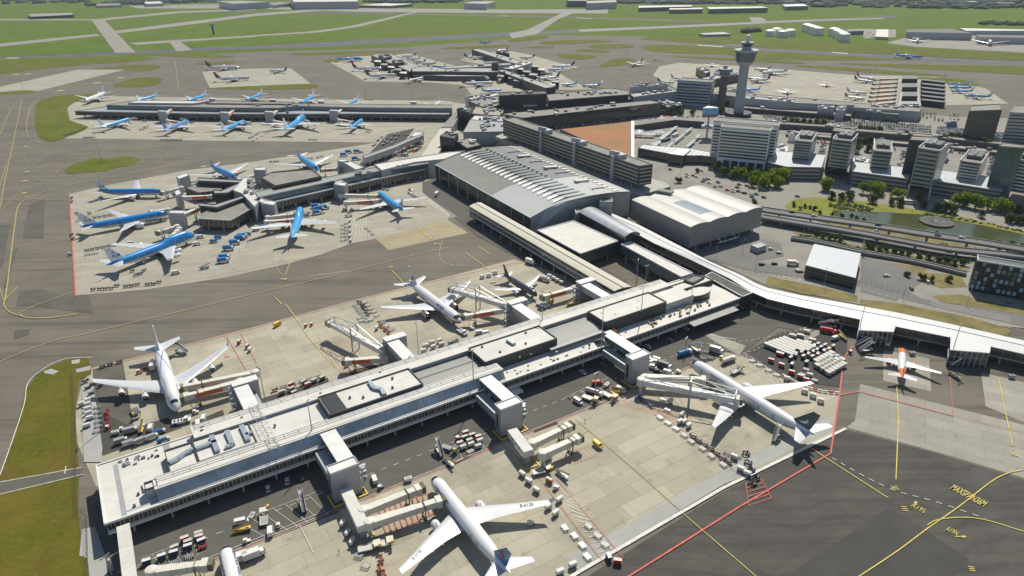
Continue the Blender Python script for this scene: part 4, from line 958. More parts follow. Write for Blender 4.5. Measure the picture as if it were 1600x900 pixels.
def airliner(nose,tail,kind,liv,label,group=None,lod=0,anchor='nose',zn=None):
    K=KIND[kind]; A=P(*nose,K['zc']-.6); B=P(*tail,K['zc']+1.5); d=Vector((A.x-B.x,A.y-B.y,0)); Lp=d.length; d.normalize()
    pr,info=plane_parts(kind,liv,lod); L=K['L']
    sc=1 if lod==0 else max(.8,min(1.15,Lp/L))
    if anchor=='nose': c=Vector((A.x,A.y,0))-d*L*sc/2
    else: c=(Vector((A.x,A.y,0))+Vector((B.x,B.y,0)))/2
    o=put(pr,(c.x,c.y,0.25),math.atan2(d.y,d.x),label,'airliner',group,sc)
    DBG.append('%s %s %.2f'%(kind,label[:40],Lp/L))
    return o,info
DBG=[]
def onfin(o,info,me,u,v,h,name='tail_lettering',zoff=0,only=None):
    fin=[c for c in ALL() if c.parent==o and c.name.startswith('fin')][0]
    for sg in(-1,1):
        if only and sg!=only: continue
        q=v; ch=info['fc']*(.92-.56*(q)); x=info['xf']-q*info['fh']*.95-u*ch; t=ch*.045*1.12+.04
        c=ob(name,me,fin); M=Matrix.Rotation(R(90),4,'X')
        # text reads nose to tail on both sides
        c.matrix_basis=Matrix.Translation((x,sg*t,info['fb']+q*info['fh']))@Matrix.Rotation(0 if sg<0 else math.pi,4,'Z')@M@Matrix.Scale(h,4)
def onhull(o,info,me,xfrac,th,h,sg,name='lettering',sx=1):
    "lettering wrapped flat against the hull side: baseline along the fuselage"
    fus=[c for c in ALL() if c.parent==o and c.name.startswith('fuselage')][0]
    p=Vector(info['pt'](xfrac,sg*th,.06)); n=Vector((0,math.sin(sg*th),math.cos(th)))
    xd=Vector((-1,0,0)) if sg>0 else Vector((1,0,0)); yd=n.cross(xd)
    M=Matrix((xd,yd,n)).transposed().to_4x4(); m2=me.copy()
    r=abs(info['pt'](xfrac,math.pi/2)[1])
    for v in m2.vertices:
        a=v.co.y*h/r; v.co.z+= (r*math.cos(a)-r)/h; v.co.y=r*math.sin(a)/h
    c=ob(name,m2,fus); c.matrix_basis=Matrix.Translation(p)@M@Matrix.Diagonal((h*sx,h,h,1))
# ---- near aircraft
a1=airliner((276,641),(247,540),'747','blue_diagonal','four engined white jumbo jet with crossing blue fuselage stripes')
a2=airliner((719.5,504),(646,444),'777-200','red_cheat','white twin jet with red cheat line and red blue kite on its fin')
a3=airliner((1079,567),(1275,682),'777-300','grey_belly','long white twin jet with grey belly and dark green tail')
a4=airliner((676,747.5),(796,896),'a330','blue_cheat','white twin jet with blue tail carrying a red flower')
a5=airliner((1409,546),(1410,592),'319','orange','small white jet with orange nose engines and tail')
a6=airliner((304,368),(165,416),'747','klm','blue topped jumbo jet nearest the camera on the left apron')
a7=airliner((255,301),(142,298),'a330','klm','blue topped twin jet farthest left of the left apron, nose right')
a8=airliner((265,334),(126,355),'777-200','klm','blue topped twin jet parked between two blue jets on the left apron')
a9=airliner((471,329),(453,381),'747','klm_sunlit','blue topped four engined jet seen from behind with white wings spread')
a10=airliner((592,303),(631,329),'a330','klm_sunlit','blue topped twin jet beside the grey terminal, tail to the camera side')
a11=airliner((369,279.5),(321,254),'a330','klm','blue topped twin jet behind the hexagonal pier head, nose right')
a12=airliner((497,266),(464,241),'777-200','klm_sunlit','blue topped twin jet behind the pier with dark wedge shaped roof')
a13=airliner((839,463),(795,432),'320','charcoal','small charcoal jet with black and gold tail')
a14=airliner((352,855),(384,985),'a330','blue_cheat','white jet nose with blue letters cut by the bottom edge')
t_klm=textmesh('KLM',m_blue,0,.03)
crown=MB()
for k in range(5):
    crown.lathe([(.09,-.01),(.09,.01)],((k-2)*.2,.28+.05*(2-abs(k-2)),0),8)
crown.prism([(-.45,0),(.45,0),(.45,.1),(-.45,.1)],-.01,.01); crown.prism([(-.06,.4),(.06,.4),(.06,.62),(-.06,.62)],-.01,.01); crown=crown.mesh('crown_emblem',m_blue)
for a,sz in((a6,2.9),(a7,2.3),(a8,2.3),(a9,2.4),(a11,2.2),(a12,2.2),(a10,2.2)):
    onfin(*a,t_klm,.45,.33,sz); onfin(*a,crown,.45,.55,sz*.8,'tail_emblem')
for a in(a6,a7,a8): onhull(*a,t_klm,.13,.95,1.9,1); onhull(*a,t_klm,.13,.95,1.9,-1)
mk=MB(); mk.prism([(-.1,-.5),(.45,-.1),(.2,.55),(-.35,.1)],-.01,.01); kite=mk.mesh('kite_emblem',m_red); mk=MB(); mk.prism([(-.5,-.6),(-.1,-.5),(-.35,.1),(-.2,.5),(-.6,.2)],-.012,.012); kite2=mk.mesh('kite_emblem',mat('kite_blue',(.03,.06,.35),.4))
onfin(*a2,kite,.42,.33,2.6,'tail_emblem');onfin(*a2,kite2,.42,.33,2.6,'tail_emblem')
sw=MB(); 
pts=[(-1.1,-.55),(-.4,-.3),(.2,.1),(.6,.62),(.75,.2),(.5,-.25),(0,-.5),(-.5,-.6)]; sw.prism(pts,-.01,.01); onfin(*a3,sw.mesh('brush_stroke_emblem',m_white),.45,.33,2.6,'tail_emblem')
fl=MB()
for k in range(5):
    a=R(90+72*k); c,s=math.cos(a),math.sin(a); fl.prism([(0,0),(c*.5-s*.2,s*.5+c*.2),(c*.95,s*.95),(c*.5+s*.2,s*.5-c*.2)],-.01,.01)
fl=fl.mesh('flower_emblem',mat('flower_red',(.6,.05,.04),.4)); onfin(*a4,fl,.45,.42,1.9,'tail_emblem');onfin(*a14,fl,.45,.42,1.9,'tail_emblem')
gd=MB(); 
for k in range(6): gd.prism([(-.8+k*.28,-.5),(-.66+k*.28,-.5),(-.2+k*.2,.7),(-.28+k*.2,.7)],-.01,.01)
onfin(*a13,gd.mesh('gold_emblem',mat('gold',(.35,.2,.05),.4,.3)),.5,.4,1.5,'tail_emblem')
T=textmesh('malaysia',mat('navy_letters',(.03,.06,.3),.4),0,.02); onhull(*a2,T,.3,.75,2.5,1); onhull(*a2,T,.3,.75,2.5,-1)
T=textmesh('CHINA SOUTHERN',m_navy,0,.02); onhull(*a4,T,.22,.95,1.3,1);onhull(*a4,T,.22,.95,1.3,-1);onhull(*a14,T,.2,.95,1.7,1);onhull(*a14,T,.2,.95,1.7,-1)
T=textmesh('EL AL',m_navy,0,.02); onhull(*a1,T,.2,.95,2.2,1);onhull(*a1,T,.2,.95,2.2,-1)
T=textmesh('CATHAY PACIFIC',MATS['paint_dark_green'],0,.01); onhull(*a3,T,.27,.95,1.2,1);onhull(*a3,T,.27,.95,1.2,-1)
T=textmesh('easyJet',m_white,0,.01); onhull(*a5,T,.14,.9,1.5,1);onhull(*a5,T,.14,.9,1.5,-1)
T=textmesh('ROYAL JORDANIAN',mat('gold',(.35,.2,.05)),0,.01); onhull(*a13,T,.28,.95,.9,1);onhull(*a13,T,.28,.95,.9,-1)
# wing registration
for a,tx,sg in((a4,'B-6135',-1),(a4,'B-6135',1)):
    T=textmesh(tx,m_dkgrey,0,.01); wg=[c for c in ALL() if c.parent==a[0] and c.name.startswith('wing')]
    w=wg[0] if sg<0 else wg[1]; K=KIND['a330']; y=.74*K['S']/2; le=K['xr']+(y-1.5)*math.tan(R(31)); zt=max(v.co.z for v in w.data.vertices)
    c=ob('registration',T,w); c.matrix_basis=Matrix.Translation((K['L']/2-le-2.0,sg*y,3.4+(y-1.5)*math.tan(R(5.5))+.55))@Matrix.Rotation(sg*R(5.5),4,'X')@Matrix.Rotation(R(-90)+sg*R(-28)*-1+ (0),4,'Z')@Matrix.Scale(1.8,4)
# ---- middle and far aircraft
FAR=[((206,186),(156,198.5),'a330','klm_sunlit','blue topped twin jet, leftmost on the camera side of the far long pier'),
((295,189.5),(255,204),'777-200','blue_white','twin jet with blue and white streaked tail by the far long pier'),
((383.5,190),(346,204),'a330','klm_sunlit','blue topped twin jet, third from left in front of the far long pier'),
((476.5,185),(443.5,204.5),'747','klm_sunlit','blue topped four engined jet, fourth from left in front of the far long pier'),
((566.5,188),(545.5,201),'767','klm_sunlit','blue topped jet, rightmost in front of the far long pier'),
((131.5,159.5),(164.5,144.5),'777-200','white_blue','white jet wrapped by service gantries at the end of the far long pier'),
((216,157),(242,148),'a330','klm_sunlit','blue topped jet half hidden behind the far long pier, second from left'),
((292,158),(323.5,146),'777-200','klm_sunlit','blue topped jet half hidden behind the far long pier, third from left'),
((384,156.5),(410.5,144.5),'777-200','klm_sunlit','blue topped jet half hidden behind the far long pier, fourth from left'),
((470.5,162),(491.5,148),'777-200','klm_sunlit','blue topped jet half hidden behind the far long pier, fifth from left'),
((542,165),(560,153),'a330','klm_sunlit','blue topped jet half hidden behind the far long pier, sixth from left'),
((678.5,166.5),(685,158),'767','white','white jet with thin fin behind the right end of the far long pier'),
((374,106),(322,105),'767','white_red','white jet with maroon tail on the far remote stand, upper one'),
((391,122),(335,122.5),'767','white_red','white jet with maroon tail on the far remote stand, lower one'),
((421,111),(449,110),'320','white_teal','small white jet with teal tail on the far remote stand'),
((566,92),(525,91),'747','klm_sunlit','blue topped jumbo at the far left tip of the far piers'),
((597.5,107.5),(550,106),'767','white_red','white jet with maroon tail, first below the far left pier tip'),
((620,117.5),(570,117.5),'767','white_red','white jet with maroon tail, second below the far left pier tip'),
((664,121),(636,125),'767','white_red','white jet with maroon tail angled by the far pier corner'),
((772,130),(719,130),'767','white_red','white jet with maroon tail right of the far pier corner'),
((784,141),(751,141),'320','klm_sunlit','small blue topped jet below the white jet with maroon tail'),
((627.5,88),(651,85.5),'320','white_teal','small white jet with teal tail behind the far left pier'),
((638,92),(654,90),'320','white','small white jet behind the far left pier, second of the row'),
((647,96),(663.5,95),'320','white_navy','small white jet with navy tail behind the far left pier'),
((662,100),(679,98),'320','klm_sunlit','small blue topped jet behind the far left pier, fourth of the row'),
((675.5,104),(696,103),'320','klm_sunlit','small blue topped jet behind the far left pier, nearest of the row'),
((748,66),(768.5,64.5),'320','klm_sunlit','small blue topped jet taxiing alone near the far runway'),
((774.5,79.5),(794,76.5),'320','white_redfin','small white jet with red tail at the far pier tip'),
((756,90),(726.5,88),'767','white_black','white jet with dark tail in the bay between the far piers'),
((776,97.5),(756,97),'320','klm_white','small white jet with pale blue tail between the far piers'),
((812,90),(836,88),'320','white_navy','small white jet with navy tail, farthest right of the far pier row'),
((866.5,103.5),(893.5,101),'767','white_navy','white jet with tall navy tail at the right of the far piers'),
((857.5,109),(879,106.5),'320','klm_sunlit','small blue topped jet, first in the right hand far pier row'),
((842,114),(862,115),'320','klm_sunlit','small blue topped jet, second in the right hand far pier row'),
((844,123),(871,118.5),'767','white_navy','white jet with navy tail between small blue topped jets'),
((878.5,133),(902,129),'320','klm_sunlit','small blue topped jet, third in the right hand far pier row'),
((909,135),(939,132),'f100','klm_sunlit','small blue topped jet with T tail near the terminal'),
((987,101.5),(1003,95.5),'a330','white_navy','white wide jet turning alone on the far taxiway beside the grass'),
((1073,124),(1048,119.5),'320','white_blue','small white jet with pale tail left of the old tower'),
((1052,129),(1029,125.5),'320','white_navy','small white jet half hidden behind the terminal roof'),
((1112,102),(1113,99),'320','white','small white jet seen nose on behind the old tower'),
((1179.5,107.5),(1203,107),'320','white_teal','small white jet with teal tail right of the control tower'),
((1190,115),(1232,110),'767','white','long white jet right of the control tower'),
((1168,122.5),(1197.5,122),'320','klm_sunlit','small blue topped jet right of the control tower shaft'),
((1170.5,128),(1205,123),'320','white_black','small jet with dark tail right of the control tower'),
((1166,141),(1184,138),'320','klm_sunlit','small blue topped jet low beside the control tower shaft'),
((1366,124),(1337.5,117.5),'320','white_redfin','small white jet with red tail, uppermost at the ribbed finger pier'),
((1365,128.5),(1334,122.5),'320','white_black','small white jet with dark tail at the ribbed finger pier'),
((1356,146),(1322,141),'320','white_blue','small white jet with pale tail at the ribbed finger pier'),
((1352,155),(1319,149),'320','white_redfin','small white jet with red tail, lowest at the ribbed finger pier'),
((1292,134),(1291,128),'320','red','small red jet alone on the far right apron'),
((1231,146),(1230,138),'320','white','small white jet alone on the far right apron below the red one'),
((1480,131),(1517,131),'320','klm_sunlit','small blue topped jet right of the ribbed pier, uppermost'),
((1482.5,137),(1520,136),'320','klm_sunlit','small blue topped jet right of the ribbed pier, second down'),
((1486,142.5),(1522,141),'320','klm_sunlit','small blue topped jet right of the ribbed pier, third down'),
((1506,150),(1551,150),'320','klm_sunlit','small blue topped jet right of the ribbed pier, lowest'),
((1441,88.5),(1398,84.5),'777-200','klm_sunlit','blue topped wide jet rolling along the far right runway'),
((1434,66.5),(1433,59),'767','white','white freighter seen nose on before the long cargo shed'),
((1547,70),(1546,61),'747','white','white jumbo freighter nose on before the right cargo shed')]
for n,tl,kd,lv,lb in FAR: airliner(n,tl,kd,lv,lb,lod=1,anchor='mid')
# ================================================================ TERMINALS AND BUILDINGS
m_seamroof=mat('standing_seam_roof',(.225,.23,.2),.75,0,var=.12,scale=.05,hook=stripes(1,2.2,.06,(.24,.24,.22),R(-37)))
m_brightroof=mat('bright_metal_roof',(.42,.43,.42),.6,.0,var=.06,scale=.06)
m_glassgrid=mat('gridded_glass_wall',(.04,.045,.05),.15,0,var=.4,scale=.2,hook=stripes(2,2.4,.1,(.22,.23,.24)))
# ---- great departure hall
ze=15
A0=P(829,340,ze);T=P(680,257,ze)-A0; T.z=0
prof=[P(829,340,15),P(854,326,18.5),P(873,318,21),P(894,312,23),P(920,306,24.5),P(946,302,25),P(964,300,23.5),P(985,299,20)]
back=[p+T for p in prof]; c0=(prof[0]+prof[-1]+back[0]+back[-1])/4; c0.z=0
hall=thing('departure_hall','great grey arched departure hall with rows of white triangular skylights','terminal',tuple(c0)); ROOTS.append(hall)
mb=MB(); mb.grid([prof[:3],back[:3]]); mb.grid([prof[2:5],back[2:5]]); mb.grid([prof[6:],back[6:]]); mb.build('arched_roof',m_seamroof,hall)
mb=MB(); mb.grid([prof[4:7],back[4:7]]); mb.build('centre_roof',mat('grey_centre_roof',(.15,.155,.16),.6,var=.1,scale=.08),hall)
def hp(u,w,dz=0):
    "u along hall 0 near .. 1 far, w across in profile index units"
    i=min(int(w),len(prof)-2); p=prof[i].lerp(prof[i+1],w-i)+T*u; p.z+=dz; return p
mb=MB(); mb.grid([[hp(0,w,.05),hp(.36,w,.05)] for w in(0,1,2,3,4)]); mb.grid([[hp(0,w,.06),hp(.3,w,.06)] for w in(4,5,6)]);mb.grid([[hp(0,w,.05),hp(.22,w,.05)] for w in(6,7)]); mb.build('pale_roof_section',m_brightroof,hall)
mb=MB(); mb.face([p-Vector((0,0,.3)) for p in prof]+[Vector((prof[-1].x,prof[-1].y,0)),Vector((prof[0].x,prof[0].y,0))]); mb.build('end_wall',m_steel,hall)
mb=MB(); mb.face([p-Vector((0,0,.3)) for p in back]+[Vector((back[-1].x,back[-1].y,0)),Vector((back[0].x,back[0].y,0))]); mb.build('end_wall',m_steel,hall)
mb=MB(); a=prof[0];b=back[0]; mb.face([(a.x,a.y,4),(b.x,b.y,4),(b.x,b.y,14.8),(a.x,a.y,14.8)]); mb.build('glass_wall',m_glassgrid,hall)
mb=MB(); a=prof[-1];b=back[-1]; mb.face([(a.x,a.y,0),(b.x,b.y,0),(b.x,b.y,19.8),(a.x,a.y,19.8)]); mb.build('rear_wall',m_steel,hall)
mb=MB(); d=T.normalized(); nn=Vector((-d.y,d.x,0)); 
for q in(0,): mb.bar(prof[0]+Vector((0,0,-.2)),back[0]+Vector((0,0,-.2)),1,.6)
mb.build('eaves_beam',m_steel,hall)
for k in range(9):
    q=prof[0].lerp(back[0],(k+.5)/9); mb=MB(); mb.lathe([(.5,0),(.5,14.6)],(q.x,q.y,0),8); mb.build('column',m_pylon,hall)
m_sky=mat('skylight_white',(.82,.82,.8),.5); m_skyg=mat('skylight_blue_glass',(.25,.29,.32),.3,.2)
for k in range(22):
    u=.02+k*.044; mb=MB()
    a=hp(u,1.75,.5);b=hp(u+.03,2.0,.5);cc=hp(u+.012,2.75,1.0); e=hp(u+.004,4,.35);f=hp(u+.02,4,.35); g_=hp(u+.009,1.75,.1)
    mb.face([a,b,cc],0); mb.face([cc,hp(u+.03,2.6,.4),f,e],1); mb.face([b,hp(u+.03,2.6,.4),cc],0); mb.face([hp(u,1.75,.02),hp(u+.03,2.,.02),b,a],0)
    mb.build('skylight',[m_sky,m_skyg],hall)
for k in range(26):
    u=.01+k*.038; mb=MB(); a=hp(u,5.9,.5);b=hp(u+.022,5.9,.5);cc=hp(u+.008,6.35,.9);e=hp(u+.022,6.3,.3)
    mb.face([a,b,cc],0);mb.face([a,cc,e],0);mb.face([cc,b,e],0);mb.build('rooflight_fin',[m_sky],hall)
for k in range(16):
    mb=MB(); u=.36+k*.04; mb.box(hp(u,4.02,.9),(2,1.6,1.6),R(60)); mb.build('vent_cowl',m_lattice,hall)
for k,u in enumerate((.06,.36,.6,.83)):
    mb=MB(); q=[hp(u,4.75,.12),hp(u+.035,4.75,.12),hp(u+.035,5.75,.12),hp(u,5.75,.12)]; mb.face(q); mb.build('roof_opening_shade',m_black,hall)  # flat black sheet, painted dark for the shade inside a roof recess
    mb=MB(); 
    for j in range(5): mb.box(hp(u+.017,4.85+j*.2,.5),(1.6,1.4,1.2),R(20*j))
    mb.build('opening_plant',m_lattice,hall)
for u in(.2,.47,.73):
    mb=MB(); mb.bar(hp(u,4.7,1.4),hp(u,5.7,1.2),4.2,1.4); mb.build('raised_rooflight',mat('warm_white_box',(.6,.56,.5),.6),hall)
# stair tower at hall end
bldg('stair_tower','small pale stair tower against the end of the arched hall','stair tower',[(937,316),(942,309),(957,311),(957,317)],20,wall=m_steel,roof=m_roofmid,par=.8)
bldg('entrance_block','low grey glazed block between the arched hall end and stair tower','terminal annex',[(895,319),(944,303),(952,309),(900,335)],16,wall=m_steel,roof=m_roofmid)
# front lower apron of the hall
bldg('hall_extension','low grey flat roofed wing filling the corner beyond the office slab','terminal annex',[(985,300),(774,213),(796,205),(1040,286),(1048,291),(1002,304)],15.5,wall=m_glassb,roof=m_roofgrey,par=0)
# ---- long cream roofed building
def cream_extra(g,loc,c):
    mb=MB(); a=(loc[0]+loc[1])/2; 
quad_vault('cream_roof_building','very long narrow building with pale cream roof split by a dark gutter','terminal wing',(733,322),(960,455),(987,448),(751,316),12,.8,stilts=3.5,wall=m_glass,roof=mat('cream_roof',(.54,.51,.41),.7,var=.06,scale=.1,hook=seams(R(-38),5,80,.08,0,.01,.02)),
  extra=lambda g,A,B,C,D,c:[(lambda mb:(mb.bar((A+D)/2+Vector((0,0,12.9)),(B+C)/2+Vector((0,0,12.9)),.8,.25),mb.build('roof_gutter',m_dkgrey,g)))(MB()),
   (lambda mb:(mb.bar(A+Vector((0,0,9.5)),B+Vector((0,0,9.5)),.6,.5),mb.bar(A+Vector((0,0,6)),B+Vector((0,0,6)),1.6,.5),mb.build('facade_ledge',m_white,g)))(MB())])
# silver multi vault hall
m_silver=mat('silver_vault_roof',(.4,.395,.375),.5,.15,var=.05,scale=.05,hook=stripes(1,4,.04,(.4,.39,.36),R(-34)))
quad_vault('vaulted_hall','silver hall with four shallow roof vaults raised on stilts','hall',(987,312),(1079,355),(1192,324),(1097,290),20,1.1,wall=mat('ribbed_silver_wall',(.31,.31,.29),.5,.2,hook=stripes(2,1.1,.3,(.24,.245,.24))),roof=m_silver,lobes=4,stilts=4.5,
  extra=lambda g,A,B,C,D,c:[(lambda mb:(mb.grid([[A.lerp(D,u)*(1-t)+B.lerp(C,u)*t+Vector((0,0,20+1.1*(1-(2*((u*4)%1)-1)**2)+.12)) for u in(.3,.34,.38,.42,.46)] for t in(.35,.8)]),mb.build('grey_rooflight',m_skyg,g)))(MB()),
  (lambda mb:(mb.box(A.lerp(D,.42).lerp(B.lerp(C,.42),.05)+Vector((0,0,22.6)),(12,6,1.6),R(-34)),mb.build('roof_housing',m_roofmid,g)))(MB()),
  (lambda mb:(mb.bar(B.lerp(C,.35)+Vector((2,-5,4.6)),B.lerp(C,.62)+Vector((2,-5,4.6)),.6,.5),mb.bar(B.lerp(C,.36)+Vector((0,0,9)),B.lerp(C,.38)+Vector((2,-5,4.6)),.3),mb.bar(B.lerp(C,.55)+Vector((0,0,9)),B.lerp(C,.58)+Vector((2,-5,4.6)),.3),mb.build('entrance_canopy',m_white,g)))(MB())])
bldg('flat_white_hall','square white flat roofed hall beside the cream roofed wing','terminal wing',[(839,360),(896,345),(966,377),(907,397)],12,wall=m_glassgrid,roof=m_roofwhite,par=.5,parm=m_white,stilts=4)
quad_vault('barrel_roof_hall','small shiny barrel roofed hall beside the white flat roofed hall','terminal wing',(904,331),(977,370),(1000,364),(932,325),16,2.2,wall=m_glass,roof=mat('shiny_barrel_roof',(.52,.53,.53),.3,.5))
bldg('link_corridor','white roofed corridor from the flat hall down to the gate pier','link corridor',[(970,382),(985,378),(1083,427),(1064,433)],11,wall=m_glassb,roof=m_roofwhite,par=.5,parm=m_white,stilts=4)
bldg('dark_roofed_link','brown roofed block joining the gate pier to the long white roof','terminal annex',[(1101,431),(1112,425),(1176,458),(1160,464)],10.6,wall=m_glass,roof=m_roofdark,par=.3,parm=m_white)
bldg('plant_building','black plant block with curved white terrace by the pier junction','plant block',[(1068,438),(1085,430),(1101,433),(1083,443)],13,wall=m_black,roof=m_roofmid)
# ---- long white roofed low pier (east)
up=[(936,326),(960,335),(1000,352),(1060,383),(1110,409),(1158,430),(1180,442),(1200,450),(1250,461),(1335,476),(1400,488),(1485,506),(1600,532),(1680,551),(1850,591),(2050,638)]
lo=[(940,337),(955,345),(985,360),(1022,380),(1080,406),(1140,435),(1172,455),(1200,467),(1250,479),(1344,499),(1400,510),(1485,527),(1600,553),(1680,572),(1850,614),(2050,664)]
U=[P(a,b,10) for a,b in up]; Lw=[P(a,b,9) for a,b in lo]
hp_=thing('low_pier','long winding low pier with bright white roof crossing the scene to the right edge','terminal pier',tuple(Vector((U[6].x,U[6].y,0)))); ROOTS.append(hp_)
mb=MB(); mid=[(a+b)/2+Vector((0,0,.9)) for a,b in zip(U,Lw)]; mb.grid([Lw,mid,U]); dn=Vector((0,0,-.4)); mb.grid([[p+dn for p in Lw],Lw]); mb.grid([U,[p+dn for p in U]])
m_hroof=mat('white_seamed_roof',(.68,.68,.67),.45,var=.04,scale=.1,hook=stripes(0,2.2,.05,(.56,.57,.57),R(-28)))
mb.build('roof',m_hroof,hp_)
mb=MB(); mb.grid([[Vector((p.x,p.y+.8,8.6)) for p in Lw],[Vector((p.x,p.y+.8,4.2)) for p in Lw]]); mb.grid([[Vector((p.x,p.y,9.6)) for p in U],[Vector((p.x,p.y,0)) for p in U]]); mb.build('glazed_wall',m_glass,hp_)
mb=MB(); mb.grid([[Vector((p.x,p.y+.5,4.2)) for p in Lw],[Vector((p.x,p.y+.5,3.5)) for p in Lw]]);mb.grid([[Vector((p.x,p.y+.5,4.2)) for p in Lw],[Vector((p.x,p.y+1.5,4.2)) for p in Lw]]); mb.build('floor_edge',m_grey,hp_)
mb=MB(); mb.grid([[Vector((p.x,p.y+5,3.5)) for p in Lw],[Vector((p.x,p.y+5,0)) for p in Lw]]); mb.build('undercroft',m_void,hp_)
mb=MB()
for a,b in zip(Lw,Lw[1:]):
    n=int((b-a).length/7)
    for k in range(n): p=a.lerp(b,k/n); mb.bar((p.x,p.y+.6,4),(p.x,p.y+.6,8.8),.2)
mb.build('facade_posts',m_grey,hp_)
mb=MB()
for a,b in zip(mid,mid[1:]): mb.bar(a+Vector((0,0,.1)),b+Vector((0,0,.1)),.3,.15)
mb.build('ridge_line',m_grey,hp_)
for a,b in zip(Lw,Lw[1:]):
    n=max(1,int((b-a).length/14))
    for k in range(n):
        p=a.lerp(b,(k+.5)/n); mb=MB(); mb.lathe([(.45,0),(.45,3.6)],(p.x,p.y+1.2,0),8); mb.build('column',m_pylon,hp_)
def gatebox(q,label):
    pts=[P(a,b,9) for a,b in q]; c=sum(pts,Vector())/4; c.z=0; g=thing('glazed_gate_lounge',label,'gate lounge',tuple(c),0,'glass fronted gate lounges of the white roofed pier')
    l=[p-c for p in pts]; l=[Vector((p.x,p.y,0)) for p in l]
    mb=MB(); mb.prism(l,9.1,9.6); mb.build('roof',m_hroof,g); mb=MB(); ins=[p*.97 for p in l]; mb.prism(ins,0,9.1); mb.build('glass_wall',m_glass,g)
    mb=MB(); a,b=ins[3],ins[2]
    for k in range(8): p=a.lerp(b,k/7); mb.bar((p.x,p.y-.1,0),(p.x,p.y-.1,9.1),.35)
    for z in(3,6): mb.bar((a.x,a.y-.12,z),(b.x,b.y-.12,z),.15)
    for a,b in((ins[3],ins[0]),(ins[2],ins[1])): mb.bar((a.x,a.y,4),(b.x,b.y,4),.3)
    mb.build('mullions',m_lattice,g)
gatebox([(1344,498),(1400,508),(1396,520),(1341,517)],'glass fronted gate lounge left of the small orange tailed jet')
gatebox([(1485,526),(1548,541),(1546,553),(1484,548)],'glass fronted gate lounge right of the small orange tailed jet')
# ---- hangar shed and right buildings
bldg('cargo_shed','square shed with pale blue grey roof beside the dual carriageway','shed',[(1272,381),(1345,396),(1337,434),(1259,414)],8.5,wall=m_glassgrid,roof=mat('pale_metal_roof',(.52,.55,.58),.5,var=.04,hook=stripes(0,1.5,.08,(.46,.49,.53),R(-15))),par=0)
def panels(g,loc,c):
    random.seed(3); a=P(1513,452,1)-c; b=P(1700,486,1)-c; a.z=b.z=0; d=(b-a); 
    for r_ in range(6):
        for k in range(13):
            if random.random()<.6:
                p=a+d*(k/22+.01); q=a+d*((k+1)/22-.006); z=2.2+r_*3.1; mb=MB(); nn=Vector((d.y,-d.x,0)).normalized()*.15
                p=p+nn;q=q+nn; mb.bar(p+Vector((0,0,z+1.2)),q+Vector((0,0,z+1.2)),.12,2.4); mb.build('window_panel',random.choice((m_glassb,m_skyg,mat('pale_blue_panel',(.3,.42,.5),.3))),g)
A_=P(1513,454,0);B_=P(1700,488,0);n_=Vector((-(B_-A_).y,(B_-A_).x,0)).normalized()*10
bldg('patchwork_office','dark office block chequered with pale blue window panels at the right edge','office block',[A_,B_,B_+n_,A_+n_],rise(1513,454,0,408),wall=m_black,roof=m_dkgrey,par=.8,world=True,extra=panels,parm=m_white)
bldg('ticket_kiosk','small grey box building on an oval traffic island','kiosk',[(1173,383),(1188,378),(1198,383),(1184,388)],4.5,wall=m_steel,roof=m_grey,par=.4,parm=m_white)
# ---- long office slab on stilts
slabz=35
def core(g,loc,c):
    for u in(.34,.62,.86): pass
sl=[(786,187),(999,260),(1020,257),(804,184)]
pts=[P(a,b,slabz) for a,b in sl]
sb_=bldg('office_slab','long dark banded office slab standing on stilts above the arched hall','office slab',pts,slabz,z0=0,wall=mat('slab_dark_wall',(.03,.03,.03),.3),roof=m_roofmid,par=.7,parm=m_grey,world=True,stilts=18.5,bands=(19.6,3.1,1.0,5),bandm=mat('sunscreen_band',(.46,.43,.34),.6))
a,b=pts[0],pts[1]; d=(b-a); n_=Vector((d.y,-d.x,0)).normalized()
for u in(.34,.595,.87-.02):
    q=a+d*u; mb=MB(); off=sb_.location; mb.box((q.x+n_.x*.8-off.x,q.y+n_.y*.8-off.y,18.6),(4,2.6,37),math.atan2(d.y,d.x)); mb.build('stair_core',m_gate,sb_)
    mb=MB(); qq=q-n_*4-off; mb.box((qq.x,qq.y,slabz+2),(15,7,3.4),math.atan2(d.y,d.x)); mb.build('rooftop_plant',m_steel,sb_)
    mb=MB()
    for k in range(7): mb.lathe([(.8,0),(.8,1.6)],(qq.x-6+k*2*math.cos(math.atan2(d.y,d.x)),qq.y+3-k*2*.55,slabz+3.7),8)
    mb.build('cooling_fan',m_lattice,sb_)
# ---- tall white hotel
m_hotel=mat('bright_white_wall',(.82,.82,.8),.5,var=.04)
fl_,fr_=P(1118,263,0),P(1194,271,0); hz=rise(1118,263,0,199); d=(fr_-fl_).normalized(); n_=Vector((-d.y,d.x,0))
def hotelx(g,loc,c):
    a=fl_-c;b=fr_-c; a.z=b.z=0
    mb=MB(); nn=-n_*.2; w=(b-a)
    for k in range(5): p=a+w*(.14+k*.17); q=a+w*(.14+k*.17+.13); mb.bar(p+nn+Vector((0,0,4.5)),q+nn+Vector((0,0,4.5)),.2,9)
    mb.build('portico_window',m_glass,g)
bldg('white_hotel_block','bright white slab with dark ribbon windows, front block with portico','hotel',[fl_,fr_,fr_+n_*16,fl_+n_*16],hz,wall=m_hotel,roof=m_roofmid,par=1,world=True,bands=(12,(hz-13.5)/9,1.5,9),extra=hotelx,parm=m_white)
bldg('white_hotel_block','bright white slab with dark ribbon windows, rear block behind the front one','hotel',[fl_+n_*20-d*10,fr_+n_*20+d*5,fr_+n_*40+d*5,fl_+n_*40-d*10],hz+1,wall=m_hotel,roof=m_roofmid,par=1,world=True,bands=(12,(hz-13.5)/9,1.5,9),parm=m_white)
